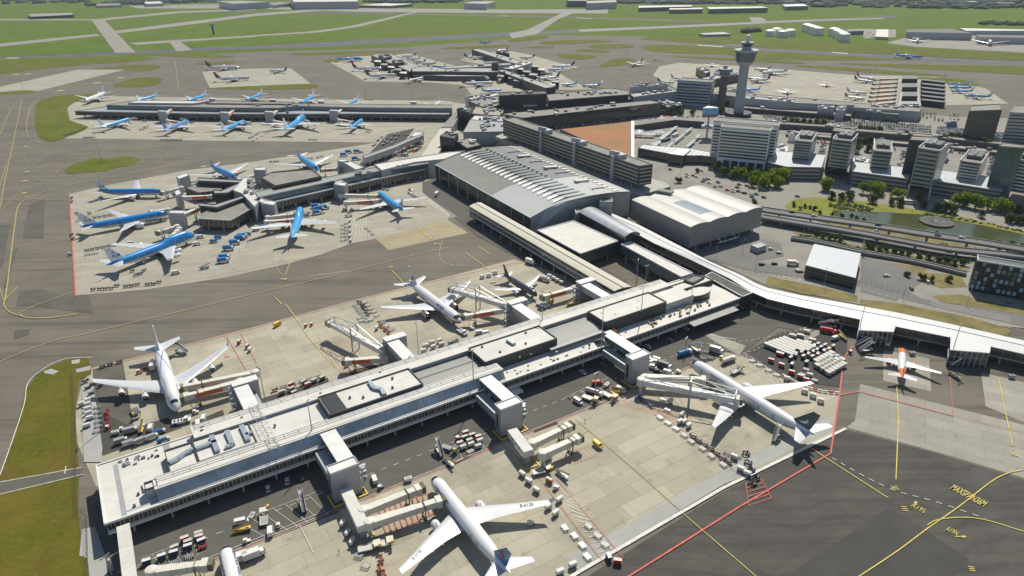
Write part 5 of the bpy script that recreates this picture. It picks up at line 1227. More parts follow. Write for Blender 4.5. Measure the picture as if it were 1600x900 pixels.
# ---- world trade towers
def tower(bl,br,ytop,zb,depth,label,legs=0,wall=m_glassb,h=None,n=9):
    a=P(*bl,zb);b=P(*br,zb); z=h or rise(*bl,zb,ytop); a.z=b.z=0; d=(b-a).normalized(); n_=Vector((-d.y,d.x,0))
    fh=(z-zb-legs)/n
    def ex(g,loc,c):
        mb=MB(); p=(a+b)/2-c+n_*depth*.55; mb.box((p.x,p.y,z+1.6),((b-a).length*.7,depth*.5,3.2),math.atan2(d.y,d.x)); mb.build('rooftop_plant',m_dkgrey,g)
        mb=MB()
        for k in range(5): q=(a+b)/2-c+n_*depth*(.35+.08*k); mb.lathe([(1,0),(1,1)],(q.x,q.y,z+3.3),8)
        mb.build('cooling_fan',m_lattice,g)
        mb=MB(); q=b-c; 
        for zz,hh in((z+.5,5.),): mb.bar(a-c+n_*.2+Vector((0,0,zz)),a-c+n_*depth+Vector((0,0,zz)),.6,hh*.4)
        mb.build('side_fin',m_white,g)
        if legs:
            for p in(a,b):
                mb=MB(); q=p-c; mb.bar((q.x,q.y-1,0),(q.x,q.y,zb+legs),1.2,1.2); mb.build('raking_column',m_pylon,g)
    return bldg('office_tower',label,'office tower',[a,b,b+n_*depth,a+n_*depth],z,z0=zb+legs,wall=wall,roof=m_roofmid,par=1.,parm=m_white,world=True,bands=(zb+legs+fh*.35,fh,fh*.45,n),bandm=m_glass,extra=ex,group='glass office towers on the podium')
m_towerw=mat('pale_green_glass_wall',(.33,.37,.36),.3,.2,var=.1)
PZ=12
tower((1237,249),(1263.5,252),220,PZ,44,'lowest office tower next to the white hotel',wall=m_towerw,n=7)
tower((1293,260),(1323,264),218,PZ,34,'office tower with dark flank, second from the white hotel',wall=m_towerw,n=8)
tower((1358.6,264),(1387.6,267),236,PZ,46,'low office tower between two tall ones, third from the white hotel',wall=m_towerw,n=5)
tower((1416,308),(1449,314),232,0,34,'tallest office tower on raking legs, front of the row',legs=11,wall=m_towerw,n=9)
tower((1493,279),(1525.4,284),252,PZ,46,'white banded office tower second from the right edge',wall=m_white,n=6)
tower((1566,312),(1610,320),250,0,30,'tall banded office tower cut by the right edge',legs=8,wall=m_white,n=9)
bldg('side_slab','dark slab rising behind the rightmost office tower','office slab',[(1566,223),(1600,227),(1600,232),(1560,229)],46,wall=m_glassb,roof=m_roofmid,group=None)
bldg('side_slab','dark slab rising behind the office tower on raking legs','office slab',[(1425,213),(1466,215),(1462,222),(1421,219)],42,wall=m_glass,roof=m_roofmid)
bldg('side_slab','dark slab rising behind the second office tower from the white hotel','office slab',[(1304,199),(1338,203),(1335,209),(1300,205)],40,wall=m_glass,roof=m_roofmid)
for i,(q,l) in enumerate(((((1199,254),(1229,261),(1284,262),(1290,242),(1205,235)),'grey podium wing nearest the white hotel'),(((1330,268),(1420,280),(1424,262),(1330,252)),'grey podium wing left of the tower on raking legs'),(((1455,282),(1566,299),(1570,280),(1460,264)),'grey podium wing right of the tower on raking legs'))):
    bldg('podium',l,'podium',q,12,wall=m_dkgrey,roof=mat('podium_roof',(.42,.44,.46),.5,.1,var=.05),par=.4,parm=m_grey,bands=(1.5,3.6,1.2,3),bandm=m_steel)
bldg('brown_office','brown glass office block with rough concrete grid, far right','office block',[(1518,166),(1562,163),(1566,172),(1514,174)],34,wall=mat('brown_grid_wall',(.15,.125,.1),.6,hook=chain(stripes(0,3,.35,(.06,.055,.05)),stripes(2,3.4,.3,(.1,.09,.075)))),roof=m_roofmid)
bldg('banded_office','banded blue grey office block at the right edge above the car park','office block',[(1586,165),(1650,168),(1650,180),(1578,176)],34,wall=m_steel,roof=m_roofmid,bands=(2,3.6,1.4,9))
# ---- control tower
ct=P(1153,181,0); k_=98/98
tw=thing('control_tower','tall grey control tower with flared glass cab and white radar dome','control tower',tuple(ct))
m_shaft=mat('tower_shaft',(.33,.36,.39),.55,var=.05)
mb=MB(); mb.lathe([(6.5,0),(6.0,30),(5.8,66)],n=20); mb.build('shaft',m_shaft,tw,smooth=30)
mb=MB(); mb.lathe([(5.9,63),(9,65),(10.8,68),(12.3,73),(13.6,79.5),(14.6,80.5),(14.8,82),(7.2,82.2)],n=28,mf=lambda a:1 if a==2 or a==3 else 0); mb.build('flared_drum',[mat('drum_panel',(.4,.41,.4),.5),m_glassb],tw,smooth=20)
mb=MB(); mb.lathe([(5.8,82.2),(5.8,86),(8.2,89.5),(8.4,91),(5,91.4)],n=20,mf=lambda a:1 if a==1 else 0); mb.build('glass_cab',[m_shaft,m_glass],tw,smooth=20)
mb=MB()
for k in range(12):
    a=k*math.pi/6; mb.bar((5.85*math.cos(a),5.85*math.sin(a),86),(8.25*math.cos(a),8.25*math.sin(a),89.5),.3)
for k in range(24):
    a=k*math.pi/12; mb.bar((12.35*math.cos(a),12.35*math.sin(a),73),(11.*math.cos(a),11*math.sin(a),68),.25)
mb.build('glazing_bars',m_grey,tw)
mb=MB(); mb.lathe([(1.4,91.3),(1.4,93)],n=10); mb.lathe([(.3,92.6),(2.8,93.4),(3.7,95.6),(3.3,98),(1.6,99.6),(.05,100)],n=16); mb.build('radar_dome',m_white,tw,smooth=60)
mb=MB()
for k in range(6):
    a=k; mb.bar((13*math.cos(a),13*math.sin(a),82),(13*math.cos(a),13*math.sin(a),85.5),.2)
mb.build('roof_antenna',m_lattice,tw)
mb=MB(); mb.lathe([(16,0),(17,5),(15,5.2)],n=18); mb.build('base_pavilion',m_black,tw)
# old tower
ot=P(1126,168,0); zt=rise(1126,168,0,118)
g=thing('old_tower','slim dark old control tower behind the banded office block','control tower',tuple(ot))
mb=MB(); mb.box((0,0,zt/2),(8,8,zt)); mb.build('shaft',m_dkgrey,g); mb=MB(); mb.lathe([(9,zt),(15,zt+1.5),(15,zt+3),(7,zt+3.2),(7,zt+5),(9,zt+8),(9,zt+9),(3,zt+9.5),(3,zt+13)],n=14,mf=lambda a:1 if a in(2,5) else 0); mb.build('cab',[m_grey,m_glass],g)
a,b=P(1055,164,0),P(1108,168,0); n_=Vector((-(b-a).y,(b-a).x,0)).normalized()*24
bldg('banded_block','white and blue banded office block beside the slim old tower','office block',[a,b,b+n_,a+n_],rise(1055,164,0,126),wall=mat('pale_blue_wall',(.36,.42,.48),.5),roof=m_roofmid,par=1,world=True,bands=(4,4,1.9,10),bandm=m_glass)
# billboard
bbp=P(1104,215,0); zb_=rise(1104,215,0,178)
g=thing('billboard_tower','blue box billboard on a tall post beside the white hotel','billboard',tuple(bbp)); mb=MB(); mb.lathe([(1.2,0),(1.,zb_)],n=8); mb.build('post',m_shaft,g)
mb=MB(); mb.prism([(-9,-4),(9,-4),(0,8)],zb_,zb_+7); mb.build('sign_box',mat('billboard_blue',(.12,.35,.6),.4),g); mb=MB(); mb.prism([(-9.2,-4.2),(9.2,-4.2),(0,8.2)],zb_-3,zb_-.01); mb.build('sign_base',mat('billboard_red',(.2,.08,.1),.4),g);mb=MB(); mb.prism([(-9.3,-4.3),(9.3,-4.3),(0,8.3)],zb_+7.01,zb_+7.6); mb.build('sign_cap',m_white,g)
mb=MB(); mb.lathe([(7,zb_-16),(7.5,zb_-13),(1,zb_-12)],n=12); mb.build('collar',m_shaft,g)
# ---- brick roofed plaza hall
m_brick=mat('brick_red_roof',(.33,.11,.022),.8,var=.15,scale=.05,hook=chain(stripes(0,11,.045,(.34,.2,.11),R(20)),stripes(1,13,.04,(.34,.2,.11),R(8)),blotch(.02,(.22,.12,.02),.5,.6,amt=.8)))
bldg('brick_roofed_hall','wedge shaped hall with rust red roof ruled by pale lines','terminal hall',[(875,202),(986,189.5),(986,245),(920,222)],12,wall=m_glass,roof=m_brick,par=.3)
bldg('white_edge_wall','tall white wall edging the rust red roof','wall',[(986,189),(991,189),(991,246),(986,246)],12.6,wall=m_white,roof=m_white,par=0)
# ---- mid terminals
TB=[('terminal_hall','long flat grey roofed hall behind the office slab',[(782,178),(1016,157),(1032,162),(816,184)],16,m_glass,m_roofmid,0),
('black_terminal_block','black terminal block with pale roof lettering sign','terminal',[(779,145),(852,143),(853,149),(779,152)],30,m_black,m_roofdark,0)]
def clutter(z,n):
    def f(g,loc,c):
        rnd=random.Random(n+int(z)); k=len(loc)
        for i in range(n):
            ws=[rnd.random()**2 for _ in loc]; s=sum(ws); q=sum((p*w for p,w in zip(loc,ws)),Vector())/s*.92
            mb=MB(); sx=rnd.uniform(2,7); mb.box((q.x,q.y,z+1),(sx,rnd.uniform(2,4),rnd.uniform(1.6,3.4)),R(rnd.choice((10,100,32)))); mb.build('rooftop_unit',rnd.choice((m_dkgrey,m_grey,m_steel,m_white,m_lattice)),g)
    return f
def B(name,label,poly,z,wall=m_glass,roof=m_roofmid,cat='terminal building',**k):
    if name in('terminal_hall','black_terminal_block','far_pier','left_pier_beam','hub_roof','terminal_pier','plant_building','low_building') and 'extra' not in k: k['extra']=clutter(z,16 if name in('terminal_hall',) else 6)
    return bldg(name,label,cat,poly,z,wall=wall,roof=roof,**k)
B('terminal_hall','long flat grey roofed hall behind the office slab',[(782,178),(1016,157),(1034,161),(816,185)],16)
bb=B('black_terminal_block','black terminal block facing the roadway with pale lettering',[(779,144.5),(852,142.5),(854,147),(780,150)],30,wall=m_black,roof=m_roofdark)
T=textmesh('Schiphol',m_white,0,.01)
a=P(828,150,30);c=ob('lettering',T,bb); c.rotation_euler=(R(90),0,R(3)); c.location=(a.x-bb.location.x,a.y-bb.location.y-1.5,18.5); c.scale=(5,5,5)
B('terminal_hall','cluttered grey roofed hall right of the black block',[(854,148),(954,138),(982,142),(982,148),(858,158)],20,wall=m_black)
B('terminal_hall','raised grey roof box near the banded office block',[(984,130),(1042,129),(1044,134),(985,137)],24,wall=m_steel,roof=m_roofdark)
B('terminal_hall','stepped pale roofed hall left of the banded office block',[(983,146),(1048,138),(1058,143),(990,152)],17,wall=m_steel,roof=m_roofgrey)
B('terminal_hall','low brown roofed hall below the banded office block',[(1028,160),(1042,157),(1070,164),(1042,168)],11)
B('terminal_hall','dark service deck strip between the two terminal roofs',[(780,167),(860,158),(1010,148),(1014,153),(860,166),(790,175)],13,wall=m_black,roof=m_dkgrey)
B('terminal_hall','low flat roof at the left end of the black block',[(732,158),(776,150),(800,160),(760,170)],15,wall=m_black)
B('terminal_hall','pale roofed block at the right end of the far long pier',[(727,152),(776,146),(778,149),(738,156)],16,wall=m_steel,roof=m_roofwhite)
B('terminal_hall','beige roofed block beside the pale walkway',[(737,178),(744,167),(788,170),(783,181)],14,wall=m_steel,roof=mat('beige_roof',(.36,.31,.24),.8))
B('terminal_hall','grey seamed roof wedge above the arched hall',[(724,207),(735,187),(789,191),(790,206)],14,wall=m_steel,roof=m_roofgrey)
B('terminal_hall','pale flat roof tucked against the left of the office slab',[(735,187.5),(742,181),(800,184),(795,190)],13,wall=m_steel,roof=m_roofwhite)
B('plant_building','black square plant block at the foot of the pale walkway',[(687,213),(697,206.5),(716,207),(710,217.5)],22,wall=m_black,roof=m_roofdark,cat='plant block')
B('plant_building','black square plant block near the far end of the pale walkway',[(714,172),(722,167),(739,168),(733,176)],20,wall=m_black,roof=m_roofdark,cat='plant block')
B('plant_building','dark sunken plant roof beside the arched hall corner',[(712,221),(735,215),(752,227),(730,232)],17,wall=m_black,roof=m_roofmid,cat='plant block')
B('pale_walkway','long pale roofed walkway block running away beside the stands',[(656,246),(688,200),(706,200),(684,243)],12,wall=m_steel,roof=mat('pale_walkway_roof',(.52,.49,.4),.8),cat='walkway')
B('pale_walkway','grey roofed walkway block continuing to the far long pier',[(690,199),(716,170),(724,171),(707,199)],12,wall=m_steel,roof=m_roofmid,cat='walkway')
B('sloping_link','bright wedge roof linking the left pier to the arched hall',[(585,257),(700,238),(727,236),(695,249),(648,254),(596,267)],15,wall=m_steel,roof=m_roofwhite,cat='link building')
B('viaduct_link','grey elevated corridor bending across the stands to the pale walkway','x' and [(566,244),(615,227),(640,216),(662,209),(662,212),(642,220),(618,231),(570,248)],9,wall=m_steel,roof=m_roofgrey,cat='link corridor',stilts=5)
B('bay_link','white low roof between elevated corridor and pale walkway',[(640,214),(650,206),(662,207),(655,213)],8,roof=m_roofwhite,wall=m_steel,cat='link building')
# ---- left Y shaped pier
B('left_pier_beam','grey glazed beam of the left pier with railed roof',[(404,309),(585,269),(668,256),(672,250),(585,262),(398,300)],14,wall=m_glassb,roof=m_roofgrey,cat='terminal pier',parm=m_lattice)
B('left_pier_corridor','lower glazed corridor along the front of the left pier',[(404,322),(586,281),(668,264),(668,259),(585,273),(404,311)],9,wall=m_glassw,roof=m_steel,cat='terminal pier',stilts=4,parm=m_white)
B('dark_wedge_lounge','dark felt roofed wedge lounge on the left pier hub',[(408,278),(424,270),(486,265),(502,276),(430,291)],17,wall=m_black,roof=m_roofmid,cat='gate lounge')
B('hub_roof','white flat hub roof where the left pier splits',[(394,277),(382,277),(364,298),(378,303),(398,324),(412,306),(391,295)],13.5,wall=m_steel,roof=m_roofwhite,cat='terminal hub')
B('hexagon_lounge','hexagonal glazed lounge with pebbled roof at the left pier tip',[(308,338),(336,325),(390,312),(399,323),(360,345),(310,342)],9.5,wall=m_glassw,roof=m_roofmid,cat='gate lounge',stilts=3.5,parm=m_white)
B('lower_lounge','sunken dark roofed lounge inside the fork of the left pier',[(289,294),(310,286),(350,288),(346,298),(310,302)],8,wall=m_black,roof=m_roofmid,cat='gate lounge')
B('dark_corridor','dark upper corridor of the fork behind the sunken lounge',[(309,278),(378,282),(377,286),(310,283)],12.5,wall=m_black,roof=m_grey,cat='link corridor')
B('dark_corridor','dark bent corridor of the fork in front of the sunken lounge',[(333,297),(346,298),(372,287),(378,290),(356,302),(335,303)],12.5,wall=m_black,roof=m_grey,cat='link corridor')
B('dark_corridor','dark angled corridor above the hexagonal lounge',[(310,317),(335,320),(380,306),(386,308),(340,325),(311,322)],12.5,wall=m_black,roof=m_grey,cat='link corridor')
def gt(q,z,label,wall=m_gate): return bldg('gate_tower',label,'gate tower',q,z,wall=wall,roof=m_white,par=.4,group='grey gate towers of the left pier')
gt([(262,333),(268,329),(289,329),(287,334)],13,'grey gate tower before the middle blue jet nose at the left pier')
gt([(408,318),(416,313),(432,315),(428,321)],14,'grey gate tower beside the hexagonal lounge')
gt([(521,288),(528,284),(543,286),(538,291)],14,'grey gate tower beside the four engined blue jet')
gt([(275,276),(292,270),(296,274),(280,280)],13,'grey gate tower at the upper left corner of the fork');gt([(272,300),(280,296),(284,302),(276,306)],13,'grey gate tower at the left corner of the fork')
gt([(527,252),(533,249),(547,249),(545,254)],13,'grey gate tower before the blue jet behind the wedge lounge');gt([(396,266),(401,262),(416,261),(414,266)],15,'grey gate tower at the back of the wedge lounge')
bldg('gate_connector','pale roofed box linking the wedge lounge to its rear gate','link corridor',[(535,253),(546,251),(570,262),(556,266)],13,wall=m_steel,roof=m_roofwhite)
bldg('gate_connector','pale roofed box linking the beam to the tower by the hexagonal lounge','link corridor',[(397,312),(407,309),(424,315),(414,320)],13.5,wall=m_steel,roof=m_roofwhite)
bldg('gate_connector','pale roofed box linking the beam to the tower by the four engined blue jet','link corridor',[(515,279),(527,277),(540,286),(527,288)],13.5,wall=m_steel,roof=m_roofwhite)
LP='boarding bridges of the left pier'
bridge((284,307),(334,304),'long pale bridge with orange banner across the fork of the left pier',banner=True,z0=7,z1=7,w=3.4,group=LP);bridge((286,334),(312,322),'boxy bridge with orange banner rising toward the hexagonal lounge',banner=True,z0=9,z1=9,w=4,group=LP)
bridge((418,338),(460,333),'cream bridge at the four engined blue jet, the one nearer the pier',group=LP);bridge((416,345),(462,341),'cream bridge with small orange banner at the four engined blue jet',group=LP,banner=True)
bridge((532,303),(592,304),'cream bridge at the blue jet beside the terminal, the one nearer the pier',group=LP);bridge((540,315),(594,311),'cream bridge with orange banner at the blue jet beside the terminal',group=LP,banner=True)
bridge((276,352),(244,362),'cream bridge reaching the jumbo nearest the camera on the left apron',group=LP);bridge((280,356),(262,372),'second cream bridge reaching the jumbo on the left apron',group=LP)
bridge((262,326),(232,330),'cream bridge at the middle blue jet of the left apron',group=LP);bridge((283,292),(250,300),'cream bridge at the farthest left blue jet of the left apron',group=LP)
bridge((400,272),(370,280),'cream bridge at the blue jet behind the fork',group=LP,banner=True);bridge((528,262),(500,264),'cream bridge at the blue jet behind the wedge lounge',group=LP,banner=True)
# ---- far long pier
B('far_pier','far long two storey pier with grey sloping glazing, upper storey',[(166,164.5),(340,168.5),(436,169),(463,166),(580,168.5),(706,169.5),(707,164),(560,163),(440,162),(300,160),(200,158)],14,wall=m_glassb,roof=m_roofmid,cat='terminal pier',parm=m_steel)
B('far_pier','lower storey of the far long pier with pale ledge',[(117,174),(340,178.5),(560,178),(700,179),(706,172),(560,170),(340,170),(166,167)],9,wall=m_glassgrid,roof=m_steel,cat='terminal pier',stilts=4,parm=m_grey)
B('roof_section','white raised roof on the left of the far long pier',[(200,161),(214,157),(330,158.5),(300,162)],16,wall=m_steel,roof=m_roofwhite,cat='roof block')
B('roof_section','dark sunken roof on the middle of the far long pier',[(322,162),(336,157.5),(460,160),(455,163)],15,wall=m_black,roof=m_roofmid,cat='roof block')
fg='gate towers along the far long pier'
for i,(x,y) in enumerate(((251,174),(348,176),(418,175),(519,173))):
    n_=ORD[i]; bldg('gate_tower','grey gate tower with orange box before the far long pier, %s from left'%n_,'gate tower',[(x-5,y),(x-3,y-1.6),(x+9,y-1.2),(x+8,y+.8)],14,wall=m_gate,roof=m_white,par=.4,group=fg)
    bridge((x+8,y+2),(x+17,y-5),'orange bannered box bridge at the %s gate tower of the far long pier'%n_,banner=True,z0=9,z1=9,w=4,group='bridges of the far long pier',nseg=2)
    bridge((x+10,y+13),(x+34,y+16.5),'low orange bannered bridge before the %s gate tower of the far long pier'%n_,banner=True,group='bridges of the far long pier',nseg=2)
for i,(x,y) in enumerate(((330,155),(425,156.5),(500,159),(645,160))):
    bridge((x+4,y+1),(x-16,y+4),'bannered bridge behind the far long pier, %s from the left'%ORD[i],banner=True,z0=7,z1=7,group='bridges of the far long pier',nseg=2)
    bldg('gate_tower','grey gate tower behind the far long pier, %s from the left'%ORD[i],'gate tower',[(x-4,y-1),(x-2,y-2),(x+6,y-2),(x+5,y-.6)],14,wall=m_gate,roof=m_white,par=0,group=fg)
# ---- far piers and fingers
FP=[('wide grey finger roof with two dark boxes, leftmost of the far piers',[(580,86.5),(591,84),(611,84),(657,104),(644,107),(641,112.5)],11,m_black,m_roofgrey),
('long horizontal far pier with pale ledges',[(642,107.5),(655,104.5),(777,107),(779,113),(700,112),(645,112)],13,m_black,m_roofgrey),('lower glazed storey of the horizontal far pier',[(645,117),(700,119),(762,119),(775,113),(700,112),(645,111)],8,m_glassgrid,m_white),
('dark diagonal far pier running to the upper left',[(737,77.5),(747,76),(800,91),(815,97),(806,100),(795,97)],12,m_black,m_roofgrey),('curved grey roof link between the two far piers',[(684,105),(740,101),(796,98.5),(800,101),(745,105),(700,107)],14,m_steel,m_roofgrey),
('straight grey diagonal roof dropping to the terminal',[(776,110),(787,109),(868,136),(852,138)],13,m_black,m_roofgrey),('white angled roof near the crossing of the far piers',[(785,107),(826,96),(832,98),(800,108)],13,m_steel,m_roofwhite),
('dark block on the first far finger, upper',[(591,86),(606,84.5),(612,88),(600,91)],16,m_black,m_roofmid),('dark block on the first far finger, lower',[(612,94),(626,93.5),(632,97),(618,99)],16,m_black,m_roofmid),
('small dark lounge at the tip of the diagonal far pier',[(775,81),(782,79.5),(796,80),(796,84)],12,m_black,m_roofmid),('dark crossing tower of the far piers',[(768,98.5),(774,97.5),(779,98),(778,100)],24,m_black,m_roofmid)]
for i,(l,q,z,w,rf) in enumerate(FP): B('far_pier',l,q,z,wall=w,roof=rf,cat='terminal pier')
random.seed(5)
k=0
for x,y in((775,115),(782,119),(800,122),(808,126),(824,129),(832,117),(846,109),(822,112),(812,108),(836,104),(862,133),(868,128),(590,96),(600,101),(612,105),(622,109),(630,114)):
    k+=1; bldg('gate_box','dark box gate with pale roof among the far finger piers','gate box',[(x-6,y),(x-4,y-2),(x+6,y-2),(x+5,y+1)],10,wall=m_black,roof=m_roofwhite if k%2 else m_roofgrey,par=0,group='dark gate boxes of the far piers')
for i,(a,b) in enumerate((((780,124),(790,119)),((862,113),(845,112)),((855,118),(838,120)),((600,98),(612,95)),((606,104),(618,100)),((612,110),(624,106)),((755,118),(764,122)))): 
    bridge(a,b,'small bannered bridge of the far finger piers',banner=True,group='small bridges of the far piers',nseg=1)
# right hand piers
RP=[('low grey terminal beam behind the control tower, left part',[(1110,146),(1130,143),(1330,160),(1335,165),(1210,160)],14,m_steel,m_roofmid),('low grey terminal beam behind the control tower, right part',[(1330,161),(1400,165),(1440,169),(1436,175),(1330,168)],12,m_steel,m_roofmid),
('dark roofed link pier from the old tower to the right',[(1096,122),(1150,113),(1158,116),(1105,126)],12,m_black,m_roofgrey),('dark angled gate pier left of the old tower',[(1088,106),(1098,104),(1110,112),(1103,115)],12,m_black,m_roofgrey),('dark straight gate pier right of the old tower',[(1118,110),(1144,107.5),(1145,110),(1120,112)],12,m_black,m_roofgrey),
('brown roofed gate hall beneath the control tower',[(1125,136),(1165,138),(1166,143),(1125,141)],13,m_steel,m_roofmid),('long dark shed strip along the car park',[(1160,165),(1330,178),(1330,182),(1160,169)],6,m_black,m_roofmid),
('grey ribbed finger pier, end block',[(1408,163),(1436,163),(1438,174),(1409,172)],11,m_steel,m_roofmid)]
for l,q,z,w,rf in RP: B('terminal_pier',l,q,z,wall=w,roof=rf,cat='terminal pier')
B('ribbed_pier','finger pier with pale roof bearing three black plant boxes',[(1401,170),(1410,121),(1434,121),(1440,170)],11,wall=m_glass,roof=m_roofgrey,cat='terminal pier')
for i,(y0,y1) in enumerate(((118,123),(130,136),(144,150))): bldg('plant_box','black plant box on the ribbed finger pier, %s from the far end'%ORD[i],'plant box',[(1411,y0),(1433,y0),(1434,y1),(1410,y1)],17,z0=11,wall=m_black,roof=m_dkgrey,par=0)
for i in range(7):
    y=122+i*6.2; bridge((1402-i*.8,y),(1366-i*1.6,y+1.5+i*.4),'orange bannered boarding arm left of the ribbed finger pier, %s from the far end'%ORD[i],banner=True,group='arms of the ribbed finger pier',nseg=2)
    if i<6: bldg('dark_corridor','dark roofed arm right of the ribbed finger pier, %s from the far end'%ORD[i],'boarding arm',[(1440,y+3),(1440,y+1),(1478,y+5),(1476,y+7)],8,wall=m_black,roof=m_dkgrey,par=0,group='dark arms of the ribbed finger pier')
# ---- bus station and plaza
for i,q in enumerate((((1015,225),(1032,219),(1033,222),(1025,228)),((1028,216),(1045,205),(1051,205),(1035,218)),((1046,204),(1055,197),(1060,197),(1051,204)),((1041,229),(1050,222),(1053,222),(1046,230)),((1054,219),(1069,208),(1072,208),(1056,221)),((1070,206),(1079,199),(1083,199),(1073,207)),((1070,229),(1084,218),(1088,218),(1076,229)),((1086,215),(1091,210),(1096,210),(1090,216)))):
    bldg('bus_canopy','pale glass bus platform canopy, %s from the left'%ORD[i],'canopy',q,4,z0=3.2,wall=m_steel,roof=mat('canopy_glass',(.33,.42,.43),.4),par=0,group='bus station canopies',stilts=3.2)
bldg('station_concourse','white ribbed roof canopy between the rust roof wall and the white hotel','station hall',[(997,231),(1005,226),(1078,232),(1122,240),(1122,246),(1096,243),(1070,243),(1045,240)],9,wall=m_glass,roof=mat('ribbed_white_roof',(.55,.55,.54),.6,hook=stripes(0,5,.14,(.25,.27,.28),R(-25))),par=.2)
bldg('station_concourse','bright flat roof plate projecting before the ribbed canopy','station hall',[(1045,240),(1060,232),(1080,233),(1068,243)],11,wall=m_glass,roof=m_white,par=0)
bldg('road_deck','elevated roadway deck edge behind the umbrellas','elevated road',[(991,190),(1050,183),(1100,186),(1100,190),(1055,187),(991,196)],8,wall=m_void,roof=m_landside,par=0)
# ---- far buildings
FB=[('great pale hangar with dark doorway at the top edge',[(455,-2),(555,-2),(560,2),(460,3)],28,m_steel,m_roofwhite),('low grey annex left of the great pale hangar',[(415,5),(440,3),(455,5),(430,8)],12,m_steel,m_roofmid),
('large blue grey hangar near the top edge left of centre',[(341,2),(375,1),(420,3),(365,6)],24,m_steel,m_roofgrey),('long blue grey shed near the top edge',[(560,8),(600,5),(645,6),(610,9)],10,m_glassb,m_roofwhite),('pale box hangar near the top centre',[(725,5),(740,2),(775,2),(760,6)],22,m_steel,m_roofgrey),
('dark hangar block near the top centre',[(885,-2),(915,-2),(918,1),(888,1)],24,m_dkgrey,m_roofgrey),('large plain grey hangar near the top centre',[(916,2),(962,0),(964,3),(918,5)],24,m_steel,m_roofgrey),('long low cargo shed with pale roof, left one',[(998,9),(1080,8),(1082,10),(998,12)],14,m_glassb,m_roofwhite),
('long low cargo shed with pale roof, middle one',[(1046,13),(1098,12),(1098,14),(1046,15)],14,m_glassb,m_roofwhite),('long low cargo shed with pale roof, right one',[(1105,11),(1190,10),(1200,12),(1108,14)],16,m_glassb,m_roofwhite),('white roofed depot near the top edge right of centre',[(1222,7),(1255,6),(1263,9),(1228,10)],14,m_glassb,m_white),
('long brown roofed cargo warehouse above the right runway',[(1416,46),(1486,45),(1520,52),(1416,50)],16,m_steel,mat('brown_shed_roof',(.14,.13,.125),.8)),('second cargo warehouse right of the long brown roofed one',[(1525,54),(1600,55),(1660,60),(1530,58)],14,m_steel,mat('brown_shed_roof',(.14,.13,.125))),
('white office cluster behind the right warehouse',[(1500,44),(1600,46),(1600,48),(1510,48)],10,m_steel,m_roofwhite),('blue grey depot between tanks and warehouse',[(1322,46),(1345,45),(1350,48),(1325,49)],9,m_glassb,m_roofmid),('pale depot beside the warehouse forecourt',[(1370,46),(1388,46),(1388,58),(1368,57)],7,m_steel,m_roofwhite),
('low dark test pen with louvred wall in the far left field',[(44,22),(110,20),(115,23),(48,26)],9,m_black,m_concrete if False else m_roofgrey),('arched grey shelter by the far fuel tanks',[(1092,52),(1130,50),(1142,53),(1100,54)],6,m_grey,m_grey),
('low brick works on the far field edge',[(150,6),(185,5),(190,8),(152,9)],9,m_steel,m_roofmid),('white roofed offices on the far field edge',[(225,3),(250,2),(255,5),(228,6)],12,m_steel,m_roofwhite)]
for i,(l,q,z,w,rf) in enumerate(FB): bldg('warehouse',l,'warehouse',q,z,wall=w,roof=rf,par=0)
mb=MB()
tk=[(1213,51,9),(1222,55,9),(1234,53,9),(1203,53,8),(1260,46,11),(1266,48,11),(1272,50,11),(1278,52,11),(1302,53,11),(1308,56,11),(1314,59,11),(1318,62,11)]
for i,(x,y,h_) in enumerate(tk):
    p=P(x,y+3); g=thing('fuel_tank','white domed fuel storage tank of the far tank farm','fuel tank',tuple(p),0,'white fuel tanks beyond the right runway')
    mb=MB(); mb.lathe([(13,0),(13,h_*1.6)],n=20); mb.build('shell',m_white,g,smooth=30); mb=MB(); mb.lathe([(13.2,h_*1.6),(8,h_*1.6+2),(1,h_*1.6+3)],n=20); mb.build('dome_roof',m_white,g,smooth=60)
# ---- viaduct
def ribbon(name,label,ptsU,w,z,cat='viaduct',m=None,rail=True,pierdz=True):
    c=[P(a,b,z) for a,b in ptsU]; c=[Vector((*q,z)) for q in smoothpts([tuple(p)[:2] for p in c],False,5)]
    g=thing(name,label,cat,(c[0].x,c[0].y,0)); o=Vector((c[0].x,c[0].y,0)); L=[];Rr=[]
    for i in range(len(c)):
        d=(c[min(i+1,len(c)-1)]-c[max(i-1,0)]).normalized(); n=Vector((-d.y,d.x,0))*w/2; L.append(c[i]-o+n);Rr.append(c[i]-o-n)
    dn=Vector((0,0,-1.2)); mb=MB(); mb.grid([Rr,L]); mb.grid([[p+dn for p in L],[p+dn for p in Rr]]); mb.grid([[p+dn for p in Rr],Rr]); mb.grid([L,[p+dn for p in L]]); mb.build('deck',m or m_lroad,g)
    mb=MB()
    for Q in(L,Rr):
        for a,b in zip(Q,Q[1:]): mb.bar(a+Vector((0,0,.45)),b+Vector((0,0,.45)),.35,.9)
    mb.build('parapet',m_conc3 if False else m_pylon,g)
    if z>2.5:
        acc=0
        for a,b in zip(c,c[1:]):
            acc+=(b-a).length
            if acc>20:
                acc=0; p=a-o; mb=MB(); mb.lathe([(.9,-z),(.9,-1.2)],tuple(p),8); mb.build('column',m_pylon,g)
    return g
ribbon('viaduct','curving road viaduct beside the pond','x' and [(1185,326),(1250,336),(1350,350),(1450,366),(1530,378),(1640,396)],10,7)
ribbon('viaduct','lower ramp of the viaduct sinking to the right',[(1190,338),(1250,348),(1330,361),(1400,374),(1480,388),(1560,396),(1640,404)],8,5)
ribbon('viaduct','white railed service ramp beside the low white pier',[(1236,371),(1280,378),(1350,394),(1430,408),(1510,427)],4,2,m=m_landside)
